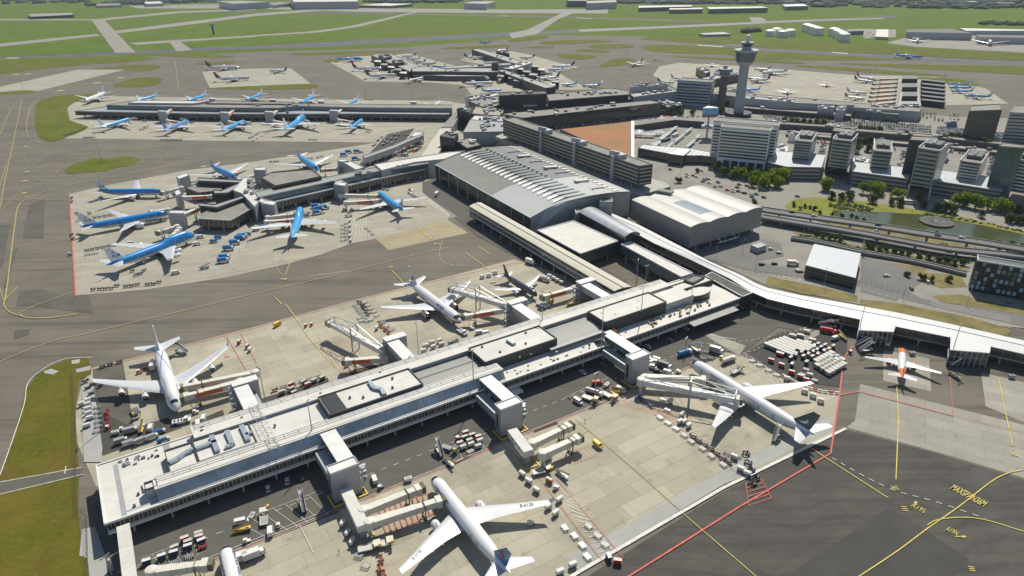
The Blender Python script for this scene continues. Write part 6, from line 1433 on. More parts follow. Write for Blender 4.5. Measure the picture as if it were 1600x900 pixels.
# fountain disc
g=thing('fountain_disc','round grey stone disc with a dark ring in the pond','fountain',tuple(P(1463,348,.3))); mb=MB(); mb.lathe([(11.5,0),(12,1.2),(9,1.3),(1,1.4)],n=32,mf=lambda a:a%2); mb.build('disc',[mat('disc_stone',(.05,.048,.042),.8,hook=blotch(.3,(.16,.15,.13),.5,.7)),mat('disc_stone2',(.09,.085,.075),.8)],g,smooth=20)
mb=MB(); mb.lathe([(1.5,1.4),(.4,2.2)],n=10); mb.build('nozzle',m_lattice,g)

# decks, walls and canopies filling the office district
for l,q,z,w,rf in (('grey parking deck with dark open side behind the podium, left part',[(1183,188),(1330,198),(1330,201),(1180,192)],6,m_void,m_landside),('grey parking deck with dark open side behind the podium, right part',[(1335,201),(1460,211),(1640,230),(1640,234),(1460,215),(1335,205)],6,m_void,m_landside),
 ('pale service road deck behind the office towers',[(1228,206),(1420,222),(1420,226),(1228,210)],3,m_void,m_conc3),('pale service road deck right of the tall legged tower',[(1470,224),(1566,236),(1566,240),(1470,229)],3,m_void,m_conc3),
 ('pale terrace roof behind the lowest office tower',[(1200,226),(1232,228),(1230,240),(1196,236)],7,m_steel,m_roofwhite),('pale terrace roof with round domes between office towers',[(1333,246),(1360,248),(1356,256),(1330,253)],9,m_steel,m_roofwhite),
 ('white roofed box behind the tall legged tower',[(1467,232),(1484,234),(1480,240),(1466,238)],9,m_white,m_roofwhite),('white roofed pavilion near the hotel rear',[(1234,206),(1248,207),(1246,212),(1232,211)],8,m_white,m_roofwhite),
 ('pale flat roof block behind the control tower, left',[(1165,150),(1240,156),(1240,160),(1165,154)],15,m_steel,m_roofgrey),('small white rooftop block above the beam, first',[(1278,166),(1303,168),(1303,171),(1278,169)],12,m_steel,m_white),('small grey rooftop block above the beam, second',[(1308,166),(1322,167),(1320,173),(1306,172)],13,m_steel,m_grey),
 ('long low glazed shed below the ribbed finger pier',[(1333,170),(1405,176),(1405,180),(1333,173)],9,m_glassb,m_roofmid),('orange and blue depot huts on the service yard',[(1480,190),(1496,191),(1496,194),(1480,193)],4,m_blue,m_grey)):
    B('low_building',l,q,z,wall=w,roof=rf,cat='low building')
# ================================================================ VEHICLES AND GROUND EQUIPMENT
def part(fn,mats,name,smooth=0):
    mb=MB(); fn(mb); return mb.mesh(name,mats,smooth)
def whl(x,y,r=.36,w=.26):
    mb=MB(); rg=[[(x+r*math.cos(t*math.pi/6),y+o,r+r*math.sin(t*math.pi/6)) for t in range(12)] for o in(-w/2,w/2)]
    mb.grid(rg,True); mb.cap(rg[0]); mb.cap(rg[1],flip=True); return mb.mesh('wheel',m_rubber)
def loftx(mb,secs,m=None):
    "secs: (x, halfwidth bottom, halfwidth top, z0, z1)"
    rows=[[(x,-a,z0),(x,a,z0),(x,b,z1),(x,-b,z1)] for x,a,b,z0,z1 in secs]; mb.grid(rows,True,m); mb.cap(rows[0],m,True); mb.cap(rows[-1],m)
def cm(c): return {'white':m_white,'red':m_red,'blue':m_blue,'yellow':m_yellow,'navy':m_navy,'grey':m_grey,'dark':m_dkgrey,'black':m_black,'silver':mat('silver_paint',(.45,.46,.47),.3,.4),'orange':mat('orange_paint',(.7,.15,.02),.5),'cream':m_cream,'green':m_green,'steel':m_lattice}[c]
PR={}
def P_car(c):
    body=part(lambda m:loftx(m,[(-2.15,.8,.82,.35,.8),(-2.05,.88,.88,.3,.95),(1.1,.88,.88,.3,.95),(2.0,.85,.85,.3,.78),(2.15,.78,.8,.35,.7)]),cm(c),'body')
    cab=part(lambda m:loftx(m,[(-1.95,.8,.68,.92,1.0),(-1.45,.8,.66,.92,1.42),(.25,.8,.66,.92,1.45),(1.05,.82,.74,.92,.97)]),m_glass,'cabin_glass')
    roof=part(lambda m:m.box((-.6,0,1.47),(1.7,1.28,.05)),cm(c),'roof')
    return proto('car',[('body',body,[('roof',roof),('window',cab)])]+[('wheel',whl(x,y,.33,.24)) for x in(-1.35,1.35) for y in(-.8,.8)])
def P_van(c):
    body=part(lambda m:loftx(m,[(-2.6,.92,.86,.4,1.95),(-2.5,.96,.9,.35,2.1),(1.3,.96,.9,.35,2.1),(1.95,.95,.85,.35,1.35),(2.55,.9,.85,.4,1.05),(2.62,.85,.8,.45,.95)]),cm(c),'body')
    g=part(lambda m:(m.grid([[(1.36,-.82,2.02),(1.36,.82,2.02)],[(1.98,-.8,1.4),(1.98,.8,1.4)]]),m.box((.6,0,1.65),(1.1,1.87,.5)),m.box((-1.2,0,1.65),(1.8,1.87,.45))),m_glass,'window')
    return proto('van',[('body',body,[('window',g)])]+[('wheel',whl(x,y)) for x in(-1.7,1.7) for y in(-.85,.85)])
def P_truck(c):
    box=part(lambda m:m.box((-1.2,0,2.1),(5.8,2.4,2.6)),cm(c),'cargo_box'); cab=part(lambda m:loftx(m,[(1.9,1.1,1.05,.6,2.5),(3.1,1.1,1.05,.5,2.5),(3.6,1.1,1.0,.5,1.6)]),m_white,'cab')
    g=part(lambda m:m.grid([[(3.14,-.95,2.42),(3.14,.95,2.42)],[(3.64,-.95,1.65),(3.64,.95,1.65)]]),m_glass,'windscreen'); ch=part(lambda m:m.box((-.3,0,.65),(7,1,.3)),m_dkgrey,'chassis')
    return proto('truck',[('cargo_box',box),('cab',cab,[('windscreen',g)]),('chassis',ch)]+[('wheel',whl(x,y,.45,.3)) for x in(-3,2.5) for y in(-1,1)])
def P_bus(c):
    b=part(lambda m:loftx(m,[(-6,1.2,1.15,.4,3.0),(5.8,1.2,1.15,.4,3.0),(6,1.15,1.1,.5,2.8)]),cm(c),'body'); g=part(lambda m:m.box((0,0,2.1),(11.4,2.45,.9)),m_glass,'window')
    return proto('bus',[('body',b,[('window',g)])]+[('wheel',whl(x,y,.48,.3)) for x in(-3.5,3.8) for y in(-1.1,1.1)])
def P_tanker(c):
    t=part(lambda m:m.tube([(-5,0,1.9),(-4.8,0,1.9),(1.6,0,1.9),(1.8,0,1.9)],[.6,1.15,1.15,.6],12),cm(c),'tank',40); cab=part(lambda m:loftx(m,[(2.2,1.1,1.05,.6,2.5),(3.4,1.1,1.05,.5,2.5),(3.9,1.1,1.0,.5,1.6)]),m_red if c=='red' else m_white,'cab'); ch=part(lambda m:m.box((-.6,0,.65),(8.4,1.8,.35)),m_red if c!='blue' else m_blue,'chassis')
    return proto('tank_truck',[('tank',t),('cab',cab),('chassis',ch)]+[('wheel',whl(x,y,.45,.3)) for x in(-4,-2.8,2.9) for y in(-1,1)])
def P_uld(c):
    dk=part(lambda m:m.box((0,0,.5),(3.3,1.7,.14)),m_dkgrey,'deck')
    body=part(lambda m:loftx(m,[(-1.5,.7,.7,.58,2.1),(1.2,.7,.7,.58,2.1),(1.55,.7,.7,1.1,2.1)]),cm(c),'container'); top=part(lambda m:m.box((0,0,2.14),(3.2,1.55,.07)),mat('canopy_'+c,{'white':(.6,.59,.55),'navy':(.62,.63,.64),'red':(.6,.52,.47)}.get(c,(.5,.49,.44)),.6,var=.2,scale=1),'canopy')
    return proto('baggage_wagon',[('deck',dk),('container',body,[('canopy',top)])]+[('wheel',whl(x,y,.25,.15)) for x in(-1.2,1.2) for y in(-.65,.65)])
def P_dolly(c):
    fr=part(lambda m:[m.box((0,y,.45),(3.4,.12,.14)) for y in(-1.15,1.15)]+[m.box((x,0,.45),(.12,2.4,.14)) for x in(-1.7,1.7)],m_dkgrey,'frame')
    ro=part(lambda m:[m.box((-1.3+k*.65,0,.53),(.3,2.1,.1)) for k in range(5)],cm(c),'roller_deck'); tb=part(lambda m:m.bar((1.7,0,.4),(2.7,0,.25),.09),m_dkgrey,'tow_bar')
    return proto('cargo_dolly',[('frame',fr),('roller_deck',ro),('tow_bar',tb)]+[('wheel',whl(x,y,.22,.14)) for x in(-1.2,1.2) for y in(-.85,.85)])
def P_cart(c):
    dk=part(lambda m:m.box((0,0,.55),(3.1,1.6,.12)),cm(c),'deck'); en=part(lambda m:[m.box((x,0,1.1),(.08,1.55,1.05)) for x in(-1.5,1.5)]+[m.bar((-1.5,y,1.6),(1.5,y,1.6),.06) for y in(-.75,.75)],cm(c),'end_rack')
    bg_=part(lambda m:[m.box((-1+k*.55,(-.3 if k%2 else .25),.85),(.5,.7,.5),k) for k in range(5)],m_dkgrey,'luggage')
    return proto('baggage_cart',[('deck',dk),('end_rack',en),('luggage',bg_)]+[('wheel',whl(x,y,.22,.14)) for x in(-1.1,1.1) for y in(-.6,.6)])
def P_tug(c):
    b=part(lambda m:loftx(m,[(-1.4,.75,.72,.35,1.0),(.2,.75,.72,.35,1.0),(1.4,.72,.68,.35,.85),(1.5,.68,.6,.4,.75)]),cm(c),'body'); cab=part(lambda m:[m.bar((x,y,1),(x,y,1.8),.07) for x in(-1.1,.2) for y in(-.6,.6)]+[m.box((-.45,0,1.85),(1.6,1.4,.08))],m_white,'canopy'); s=part(lambda m:m.box((-.7,0,1.15),(.5,1.1,.4)),m_black,'seat')
    return proto('baggage_tractor',[('body',b),('canopy',cab),('seat',s)]+[('wheel',whl(x,y,.34,.24)) for x in(-.95,.95) for y in(-.65,.65)])
def P_push(c):
    b=part(lambda m:loftx(m,[(-4,1.4,1.4,.5,1.15),(-3.7,1.5,1.5,.4,1.35),(3.7,1.5,1.5,.4,1.35),(4,1.4,1.4,.5,1.15)]),cm(c),'body'); cab=part(lambda m:m.box((2.2,0,1.9),(1.6,2.2,1.2)),m_white,'cab'); g=part(lambda m:m.box((2.2,0,2.05),(1.66,2.26,.5)),m_glass,'window'); d=part(lambda m:[m.box((x,0,1.4),(.9,2,.12)) for x in(-2.8,-1.2,.2)],m_dkgrey,'deck_grille')
    return proto('pushback_tug',[('body',b,[('deck_grille',d)]),('cab',cab,[('window',g)])]+[('wheel',whl(x,y,.55,.5)) for x in(-2.6,2.4) for y in(-1.35,1.35)])
def P_belt(c):
    ch=part(lambda m:loftx(m,[(-3,.85,.85,.4,.85),(3,.85,.85,.4,.85)]),cm(c),'chassis'); be=part(lambda m:(m.bar((-3.6,.1,1.0),(4,.1,2.9),.9,.22)),m_dkgrey,'belt_boom'); ra=part(lambda m:[m.bar((-3.6,y,1.2),(4,y,3.15),.08) for y in(-.4,.6)],m_yellow,'boom_rail'); cab=part(lambda m:m.box((1.6,-.75,1.2),(1.2,.5,.8)),m_white,'cab')
    return proto('belt_loader',[('chassis',ch),('belt_boom',be,[('boom_rail',ra)]),('cab',cab)]+[('wheel',whl(x,y,.36,.24)) for x in(-1.8,1.8) for y in(-.75,.75)])
def P_loader(c):
    a=part(lambda m:(m.box((-1.8,0,1.1),(5.6,3.2,.35)),[m.bar((-4.4,y,1.4),(1,y,1.5),.15) for y in(-1.55,1.55)]),m_cream if c=='cream' else cm(c),'main_platform'); b=part(lambda m:m.box((3,0,2.5),(2.8,3.4,.35)),cm(c),'front_platform'); sc=part(lambda m:[m.bar((1.6,y,.6),(4.2,y,2.4),.18) for y in(-1.2,1.2)]+[m.bar((4.2,y,.6),(1.6,y,2.4),.18) for y in(-1.2,1.2)],m_dkgrey,'scissor_lift')
    cab=part(lambda m:m.box((3.9,-1.9,3.1),(1.2,.9,1.2)),m_yellow,'cab'); r=part(lambda m:[m.box((-4+k*.55,0,1.32),(.2,2.7,.1)) for k in range(9)],m_lattice,'roller_deck')
    return proto('cargo_loader',[('main_platform',a,[('roller_deck',r)]),('front_platform',b),('scissor_lift',sc),('cab',cab)]+[('wheel',whl(x,y,.4,.3)) for x in(-3.4,3) for y in(-1.3,1.3)])
def P_stairs(c):
    ch=part(lambda m:(m.box((0,0,.75),(7,1.9,.4)),loftx(m,[(2.6,.95,.9,.6,1.9),(3.6,.95,.85,.6,1.6)])),cm(c),'chassis'); st=part(lambda m:[m.box((-3.6+k*.42,0,1.1+k*.27),(.44,1.5,.12)) for k in range(15)]+[m.bar((-3.8,0,.9),(2.6,0,4.7),1.5,.12)],m_grey,'stair_flight')
    rl_=part(lambda m:[m.bar((-3.8,y,1.6),(2.6,y,5.5),.08,1.1) for y in(-.85,.85)]+[m.box((3.3,y,5.3),(1.6,.08,1.1)) for y in(-.85,.85)],m_white,'side_panel'); pf=part(lambda m:m.box((3.3,0,4.8),(1.7,1.8,.12)),m_grey,'platform')
    return proto('passenger_stairs',[('chassis',ch),('stair_flight',st,[('side_panel',rl_)]),('platform',pf)]+[('wheel',whl(x,y,.4,.28)) for x in(-2.4,2.6) for y in(-.9,.9)])
def P_gpu(c):
    b=part(lambda m:m.box((0,0,1.1),(3.2,1.8,1.4)),cm(c),'housing'); t=part(lambda m:[m.box((-.8+k*.8,0,1.83),(.5,1.2,.08)) for k in range(3)],m_dkgrey,'vent_grille'); tb=part(lambda m:m.bar((1.6,0,.5),(2.7,0,.3),.1),m_dkgrey,'tow_bar')
    return proto('ground_power_unit',[('housing',b,[('vent_grille',t)]),('tow_bar',tb)]+[('wheel',whl(x,y,.3,.2)) for x in(-1,1) for y in(-.8,.8)])
def P_box(c):
    b=part(lambda m:loftx(m,[(-2.4,1.2,1.2,.25,2.2),(2.4,1.2,1.2,.25,2.2)]),cm(c),'container'); t=part(lambda m:m.box((0,0,2.24),(4.9,2.45,.07)),mat('lid_'+c,{'grey':(.56,.55,.52),'silver':(.52,.52,.5),'cream':(.6,.54,.42)}.get(c,(.6,.6,.58)),.6,var=.25,scale=.8),'lid'); s=part(lambda m:[m.box((x,0,.12),(.3,2.3,.24)) for x in(-2,0,2)],m_dkgrey,'skid')
    return proto('cargo_container',[('container',b,[('lid',t)]),('skid',s)])
def P_hose(c):
    b=part(lambda m:m.tube([(1.6*math.cos(a*.5)*(.5+a*.04),1.6*math.sin(a*.5)*(.5+a*.04),.4+.25*math.sin(a*1.7)) for a in range(16)],.32,7),m_black,'hose'); return proto('air_hose',[('hose',b),('nozzle',part(lambda m:m.box((1.2,0,.4),(.6,.7,.6)),m_blue,'nozzle'))])
MK=dict(car=P_car,van=P_van,truck=P_truck,bus=P_bus,tanker=P_tanker,uld=P_uld,dolly=P_dolly,cart=P_cart,tug=P_tug,push=P_push,belt=P_belt,loader=P_loader,stairs=P_stairs,gpu=P_gpu,box=P_box,hose=P_hose)
CAT=dict(car='car',van='van',truck='truck',bus='bus',tanker='tank truck',uld='baggage wagon',dolly='cargo dolly',cart='baggage cart',tug='baggage tractor',push='tow tug',belt='belt loader',loader='cargo loader',stairs='airstairs',gpu='power unit',box='cargo container',hose='air hose')
def pr(k,c):
    if (k,c) not in PR: PR[(k,c)]=MK[k](c)
    return PR[(k,c)]
GZ=ZC[0]+.1
def row(kind,cols,pts,ang,desc,group=None,jit=6,z=None,sc=1):
    "several of one kind: individual objects with their own ordinal label"
    if isinstance(cols,str): cols=[cols]
    pts=sorted(pts); n=len(pts)
    many=n>14
    if kind in('uld','dolly','cart','tug','gpu','loader'): sc*=.9
    for i,p in enumerate(pts):
        q=P(*p,GZ if z is None else z); c=cols[i%len(cols)]
        a=R(ang+random.uniform(-jit,jit))
        if many: lb=desc+', one of many'
        else: lb=ordlab(desc,i,n)
        put(pr(kind,c),(q.x,q.y,GZ if z is None else z),a,lb,CAT[kind],group or (desc if n>1 else None),sc)
PD=math.degrees(PA)
def Z(ox,oy,s,l): return [(ox+x/s,oy+y/s) for x,y in l]
# around the four engined white jet
row('uld','white',Z(120,560,6.43,[(115,435),(113,475),(115,520),(120,565),(135,612)]),PD,'white box wagon in the column at the grass edge')
row('uld',['white'],Z(120,560,6.43,[(103,690),(55,470)]),PD+8,'white box wagon straying from the grass edge column')
row('tug','red',[(169,669)],PD+60,'red tractor heading the short red train left of the white jumbo')
row('cart','red',[(167,646),(167,654),(167,662)],PD+60,'red luggage cart in the short train left of the white jumbo')
row('dolly','steel',Z(120,560,6.43,[(205,495),(210,545),(215,590),(215,640),(215,685),(200,740)]),PD,'slatted dolly in the column beside the tall leaning mast')
row('truck',['grey','silver','grey','silver'],[(191,691),(204,695),(221,691),(239,685)],PD+4,'grey box truck in the row against the pier end',sc=.72)
row('tanker','blue',[(250,676),(257,689)],PD,'blue tank bowser near the pier end',sc=.62); row('truck','grey',[(206,675)],PD,'grey truck with open rear behind the row of box trucks',sc=.8)
row('gpu','white',[(181,678)],20,'white cabinet beside the row of box trucks');row('tug','white',[(192,672),(306,645)],PD,'white tractor below the wing of the white jumbo')
row('belt','yellow',[(222,671)],100,'yellow belt loader parked below the nose of the white jumbo');row('van','white',[(236,670)],110,'white van beside the yellow belt loader')
row('push','white',[(284,660)],PD-10,'large white pushback tug before the nose of the white jumbo');row('loader','dark',[(213,647)],-55,'dark cargo platform loader left of the white jumbo nose')
row('van','white',[(310,663),(319,655)],105,'white van tucked between white jumbo and pier')
row('truck','white',[(240,574)],PD+70,'white truck under the tail half of the white jumbo');row('tug','red',[(218,582)],PD-20,'red tractor beside the white jumbo fuselage');row('cart','red',[(229,577)],PD-20,'red cart behind the tractor beside the white jumbo')
row('stairs','steel',[(284,551)],165,'grey airstairs at the rear door of the white jumbo');row('uld',['red','red','white'],[(374,536),(387,542.5),(390.5,548)],PD+50,'box wagon on the hatched strip right of the white jumbo')
row('cart','dark',[(160,574),(172,570),(186.5,566)],PD,'dark cart at the red line by the white jumbo wingtip')
row('cart','dark',Z(120,560,6.43,[(90,235),(115,300),(170,260),(240,275),(150,355)]),PD+30,'dark cart under the wingtip of the white jumbo')
# behind the pier
row('uld',['grey','red','grey','dark'],[(441,615),(455,603),(456,610),(460,616),(481,603),(475,599),(491,597),(504,593)],PD+15,'box wagon in the bunch behind the pier, left stands',jit=12)
row('dolly','dark',[(443,605),(458,601),(472,596),(483,593),(496,590)],PD,'empty dolly behind the bunch of box wagons')
row('cart','orange',[(429.5,610)],PD,'orange cart by the mast behind the pier');row('tug','white',[(542,572)],PD,'white roofed tractor below the bannered empty bridge')
row('van','yellow',[(434,508)],60,'small yellow van alone on the concrete');row('tug','orange',[(478,509.5),(487,507.5)],80,'orange red tractor on the stand line')
row('dolly',['steel'],Z(490,470,8,[(515,60),(545,90),(565,120),(590,150),(610,185),(635,215),(655,255)]),PD-60,'empty dolly in the left column of the dolly field')
row('cart',['navy','dark','navy'],Z(490,470,8,[(570,25),(610,65),(625,90),(650,128),(680,172)]),PD-60,'dark cart in the middle column of the dolly field');row('dolly','cream',Z(490,470,8,[(640,20),(680,60),(715,100),(755,140),(790,185),(575,215),(600,250),(715,240)]),PD,'pale dolly on the right of the dolly field')
row('dolly','steel',Z(490,470,8,[(870,270),(915,320),(975,365)]),PD,'slatted dolly beside the red cart train');row('cart',['orange','red'],Z(490,470,8,[(840,320),(890,365),(935,400)]),-50,'red cart in the train below the dolly field');row('uld','white',[(589,514)],80,'white box wagon beside the red cart train')
row('uld','white',[(675,537),(687,534),(665,542),(677,544),(690,540),(662,550)],PD,'white box wagon in the bunch behind the pier, middle',jit=12);row('cart','blue',[(704,537),(828,472)],PD,'bright blue cart behind the pier')
row('push','white',[(722,520)],-50,'white pushback tug at the nose of the jet with red cheat line');row('tug','white',[(737.5,514)],0,'white roofed tractor by the nose of the jet with red cheat line');row('van','white',[(750,521),(760,522)],20,'white van by the nose of the jet with red cheat line')
row('uld','white',Z(560,390,4.444,[(860,195),(905,185),(950,165)]),10,'white box wagon behind the charcoal jet tail');row('truck','white',[(829,412)],-40,'white truck on the perimeter beside the cream roofed building')
row('uld','white',Z(560,390,4.444,[(1325,190),(1355,205),(1380,220),(1410,235)]),-35,'white box wagon in the line between charcoal jet and cream roof');row('tanker','white',[(851,438)],-30,'white tank bowser by the charcoal jet wingtip');row('dolly','cream',[(771,441),(751,462)],10,'pale dolly between the two parked jets')
row('push','white',[(847,478)],-45,'white tug near the nose of the charcoal jet');row('belt','yellow',[(860,471),(892,476)],40,'yellow belt loader near the charcoal jet')
row('tug','yellow',[(655,583),(808,500)],40,'yellow tractor in the gate tower shade behind the pier')
# under and beside the pier front
row('car',['white'],[(419,765),(449,753)],110,'white car parked in the pier shadow, west part');row('car','dark',[(472,747),(998,552)],110,'dark car in the pier shadow')
row('car',['white','silver','white','silver','white'],[(910,583),(942,571),(1012,543),(1046,532),(1071,514)],120,'pale car in the pier shadow, east part');row('truck','white',[(806,617)],PD,'white lorry with green mark half under the pier')
row('uld',['navy'],Z(160,800,5.714,[(400,460),(535,415),(645,380),(770,325),(890,275)]),PD-4,'navy sided box wagon in the front staging rows');row('uld',['grey','red','dark'],Z(160,800,5.714,[(650,335),(770,285),(740,255),(865,210),(870,240)]),PD-4,'box wagon of the rear staging rows, bottom left');row('cart','red',[(317.5,856)],PD-8,'solid red cart at the end of the staging rows')
row('dolly','steel',[(272,880),(296,870),(219,885)],PD,'slatted dolly beside the bottom left staging rows');row('van','white',[(378,817)],15,'white van on the service road edge');row('gpu','white',[(394.5,809)],80,'white cabinet trailer by the marked bays')
row('loader','cream',[(413,811)],105,'pale cargo loader in the marked bays');row('van','white',[(422.5,832)],105,'white van in the marked bay beside a small tractor');row('tug','white',[(435,822)],105,'small white tractor in the marked bays');row('belt','yellow',[(379,829)],25,'yellow belt frame beside the service road')
row('tug','white',[(386,847)],20,'white roofed tractor near the cut off jet nose');row('truck','white',[(380,875),(399,870)],30,'white catering truck beside the cut off jet nose')
row('stairs','white',[(474,792)],110,'white airstairs standing in the marked bays');row('uld','white',[(536,820),(544,835),(550.5,849)],75,'white box wagon in the short diagonal line before the bridges');row('dolly','steel',[(561,869),(571,885)],PD-50,'slatted dolly near the bottom edge by red carts');row('cart','orange',[(596,875),(593,890),(600,899)],-65,'rust red cart near the bottom edge')
row('loader','cream',[(578,858),(598,852)],15,'pale cargo loader beside the white jet with blue tail');row('van','white',[(585,751)],110,'white van parked right of the leftmost gate tower');row('tug','dark',[(595,763)],40,'dark tractor beside the van at the leftmost gate tower');row('gpu','white',[(638,751)],20,'white cabinet at the head of the cream bridges')
row('stairs','white',[(687,707)],115,'white airstairs in the striped bay between gate towers');row('loader','dark',[(703,703)],-30,'dark cargo loader beside the airstairs between gate towers');row('belt','white',[(701,724)],-50,'white belt loader below the striped bay');row('tug','red',[(716,686)],PD,'red tractor at the head of the wagon block')
row('uld',['grey','cream','dark','red'],Z(400,675,4,[(1310,15),(1350,32),(1390,42),(1335,65),(1345,88),(1400,65),(1390,100),(1275,82),(1295,105),(1305,45)]),PD-4,'box wagon in the tight block between gate towers',jit=3);row('dolly','cream',[(735,706)],PD,'pale dolly below the tight wagon block')
row('uld',['white'],[(816,743),(826,754),(838,768)],-45,'white box wagon in the diagonal left of the red line');row('uld','orange',[(858,753)],-40,'orange based box wagon by the red line');row('uld','white',[(874,783),(857,794),(868,804)],PD+10,'white box wagon around the right wingtip of the blue tailed jet')
row('tug','white',[(869,763)],PD,'white tractor behind the orange based wagon');row('loader','cream',[(847,738)],20,'pale cargo loader below the empty bridges');row('belt','white',[(878,743)],-50,'white belt loader below the empty bridges');row('gpu','white',[(857,717)],20,'white generator trailer at the foot of the empty bridge')
row('tug','white',[(829,819)],20,'white tractor in the shadow of the blue tailed jet wing');row('van','yellow',[(934,697)],-60,'yellow van beside the long yellow stand line')
row('dolly','steel',Z(800,675,4,[(330,600),(390,650),(440,710),(470,780)]),-60,'slatted dolly in the left diagonal by the hatched strip');row('dolly','white',Z(800,675,4,[(480,590),(535,650),(580,705)]),-50,'white slatted dolly inside the hatched strip')
row('uld','navy',[(951,873)],-70,'white topped wagon at the corner of the hatched strip');row('uld','red',[(965,880)],-10,'red and black box at the corner of the hatched strip');row('uld','white',[(895,885),(875,896)],PD,'white box wagon near the bottom edge by the kerb')
row('dolly','white',Z(800,675,4,[(1075,20),(1120,60),(1190,105),(1245,150),(1320,205)]),-55,'white slatted dolly in the diagonal below the bent wing');row('cart','dark',Z(800,675,4,[(1130,30),(1165,55),(1200,80),(1240,105),(1278,135),(1315,165),(1355,190)]),-40,'dark tarpaulined cart in the diagonal below the bent wing')
row('uld','white',[(1147,716),(1157,735),(1167,742)],-35,'white box wagon at the tail of the dolly diagonal');row('dolly','dark',[(1136,708),(1152,712)],-40,'dark slatted dolly beside the coiled hoses');row('hose','black',[(1165,709),(1168,723),(1173,735),(1180,747),(1175,755)],0,'coiled black air hose at the apron corner',jit=60)
row('van','red',[(933,600)],12,'bright red van on the service road edge');row('van','white',[(1016,568),(1022,567),(1018,575),(1027,564),(1044,584)],-35,'white van in the cluster beside the right gate tower');row('car','black',[(1028,581)],-30,'black car in the cluster beside the right gate tower');row('truck','dark',[(1039,575)],-35,'dark flatbed truck beside the right gate tower');row('tug','white',[(1060,582)],10,'white roofed tractor below the nose of the green tailed jet')
row('dolly','dark',[(892,620)],PD,'dark dolly in the marked bays before the right tower');row('van','white',[(903,629)],-50,'white van in the marked bays before the right tower');row('loader','cream',[(922,625)],-40,'cream cargo loader in the marked bays');row('tanker','silver',[(930,617)],-35,'silver tank trailer in the marked bays');row('belt','yellow',[(957,616),(965,611)],-45,'yellow belt loader in the marked bays before the right tower');row('van','white',[(970,611)],-50,'white van at the foot of the right gate tower');row('gpu','white',[(948,604)],60,'white cabinet trailer in the marked bays');row('loader','cream',[(952,621)],-40,'pale cargo loader nearer the right tower')
row('cart','blue',[(1001,624),(1016,634)],-60,'blue cart under the cable stayed bridge');row('dolly','steel',Z(800,450,4,[(945,700),(970,765),(925,810),(975,845),(1025,880)]),-50,'slatted dolly in the diagonal under the cable stayed bridge');row('uld','white',[(1047,629),(1065,650),(1062,661),(1069,661),(1076,667)],40,'white box wagon under the cable stayed bridge')
row('stairs','white',[(1085,547)],-55,'white airstairs behind the nose of the green tailed jet');row('tanker','blue',[(1071,554)],25,'blue cylinder trailer beside the airstairs');row('dolly','dark',[(1102,550),(1098,560),(1110,560),(1085,562)],-30,'dark dolly right of the airstairs');row('tug','yellow',[(1128,560)],20,'yellow tractor right of the airstairs');row('truck','silver',[(1120,551)],-40,'grey flatbed truck right of the airstairs');row('tanker','white',[(1139,565)],30,'small white tank trailer near the green tailed jet');row('loader','dark',[(1151,581)],40,'dark cargo loader beside the green tailed jet')
row('stairs','steel',[(1212,684)],55,'slender grey airstairs at the tail of the green tailed jet')
# container yard
random.seed(11)
def grid(o,rv,cv,nr,nc,desc,ang,skip=()):
    pts=[]; O=P(*o); A=P(o[0]+rv[0],o[1]+rv[1])-O; C_=P(o[0]+cv[0],o[1]+cv[1])-O
    for i in range(nr):
        for j in range(nc):
            if (i,j) in skip: continue
            q=O+A*((i+.5)/nr)+C_*((j+.5)/nc); put(pr('box',['grey','silver','cream','grey'][(i*3+j)%4]),(q.x,q.y,GZ),math.atan2(A.y,A.x),desc,'cargo container',desc,.93)
grid((1193,543),(40,17),(40,-13),5,7,'white cargo container in the left block of the container yard',0,((4,2),(0,6),(1,6)))
grid((1266,572),(26,17),(33,-18),4,7,'white cargo container in the right block of the container yard',0,((1,5),(3,6),(0,0)))
S8=8.889
row('box',['grey','cream'],Z(1160,500,S8,[(480,320),(695,235),(805,235),(890,175),(965,295),(905,335)]),-30,'loose container along the top of the container yard',sc=.75)
row('uld',['dark','navy','grey','red','dark'],Z(1160,500,S8,[(1045,360),(990,385),(1140,375),(1085,405),(940,405),(1255,390),(1195,430),(1030,440),(905,450),(975,465),(815,475),(910,500),(1130,455),(735,510),(840,530),(1040,500),(965,535),(665,550),(885,610),(685,640)]),50,'white topped box wagon strewn through the container yard',jit=15)
row('box','red',Z(1160,500,S8,[(520,490)]),-30,'red sided container below the left container block',sc=.8);row('uld',['red'],Z(1160,500,S8,[(395,580),(540,645),(680,745),(800,805),(880,850)]),-35,'red box wagon in the diagonal beside the container yard')
row('uld','white',Z(1160,500,S8,[(615,830),(930,785)])+[(1270,620),(1282,628),(1257,613)],-30,'white box wagon behind the wingtip of the green tailed jet');row('dolly','steel',Z(1160,500,S8,[(130,570),(235,630),(360,700),(475,765),(830,760),(1000,840),(885,690)]),-35,'slatted dolly in the diagonal beside the container yard')
row('tanker','red',[(1295,520)],-30,'red and silver fuel tanker parked at the low pier');row('stairs','white',[(1289,511),(1296,510)],-45,'pale airstairs in the shadow of the low pier');row('van','white',[(1305,530)],30,'white van behind the red fuel tanker');row('belt','yellow',[(1316,528)],95,'yellow belt loader standing by the low pier');row('tug','dark',[(1328,551)],90,'dark tractor right of the barrier line')
row('gpu','grey',[(1425,554)],10,'dark ground power unit beside the small orange tailed jet');row('stairs','steel',[(1347,541),(1352,549)],10,'folded airstairs left of the small orange tailed jet');row('stairs','steel',[(1494,571)],10,'folded airstairs by the right mast');row('belt','grey',[(1491,588)],-70,'grey belt loader by the right mast');row('gpu','grey',[(1580,590)],0,'dark power unit on the right edge stand')
row('van','white',[(1385,538),(1433,532)],80,'white van in the low pier shade')
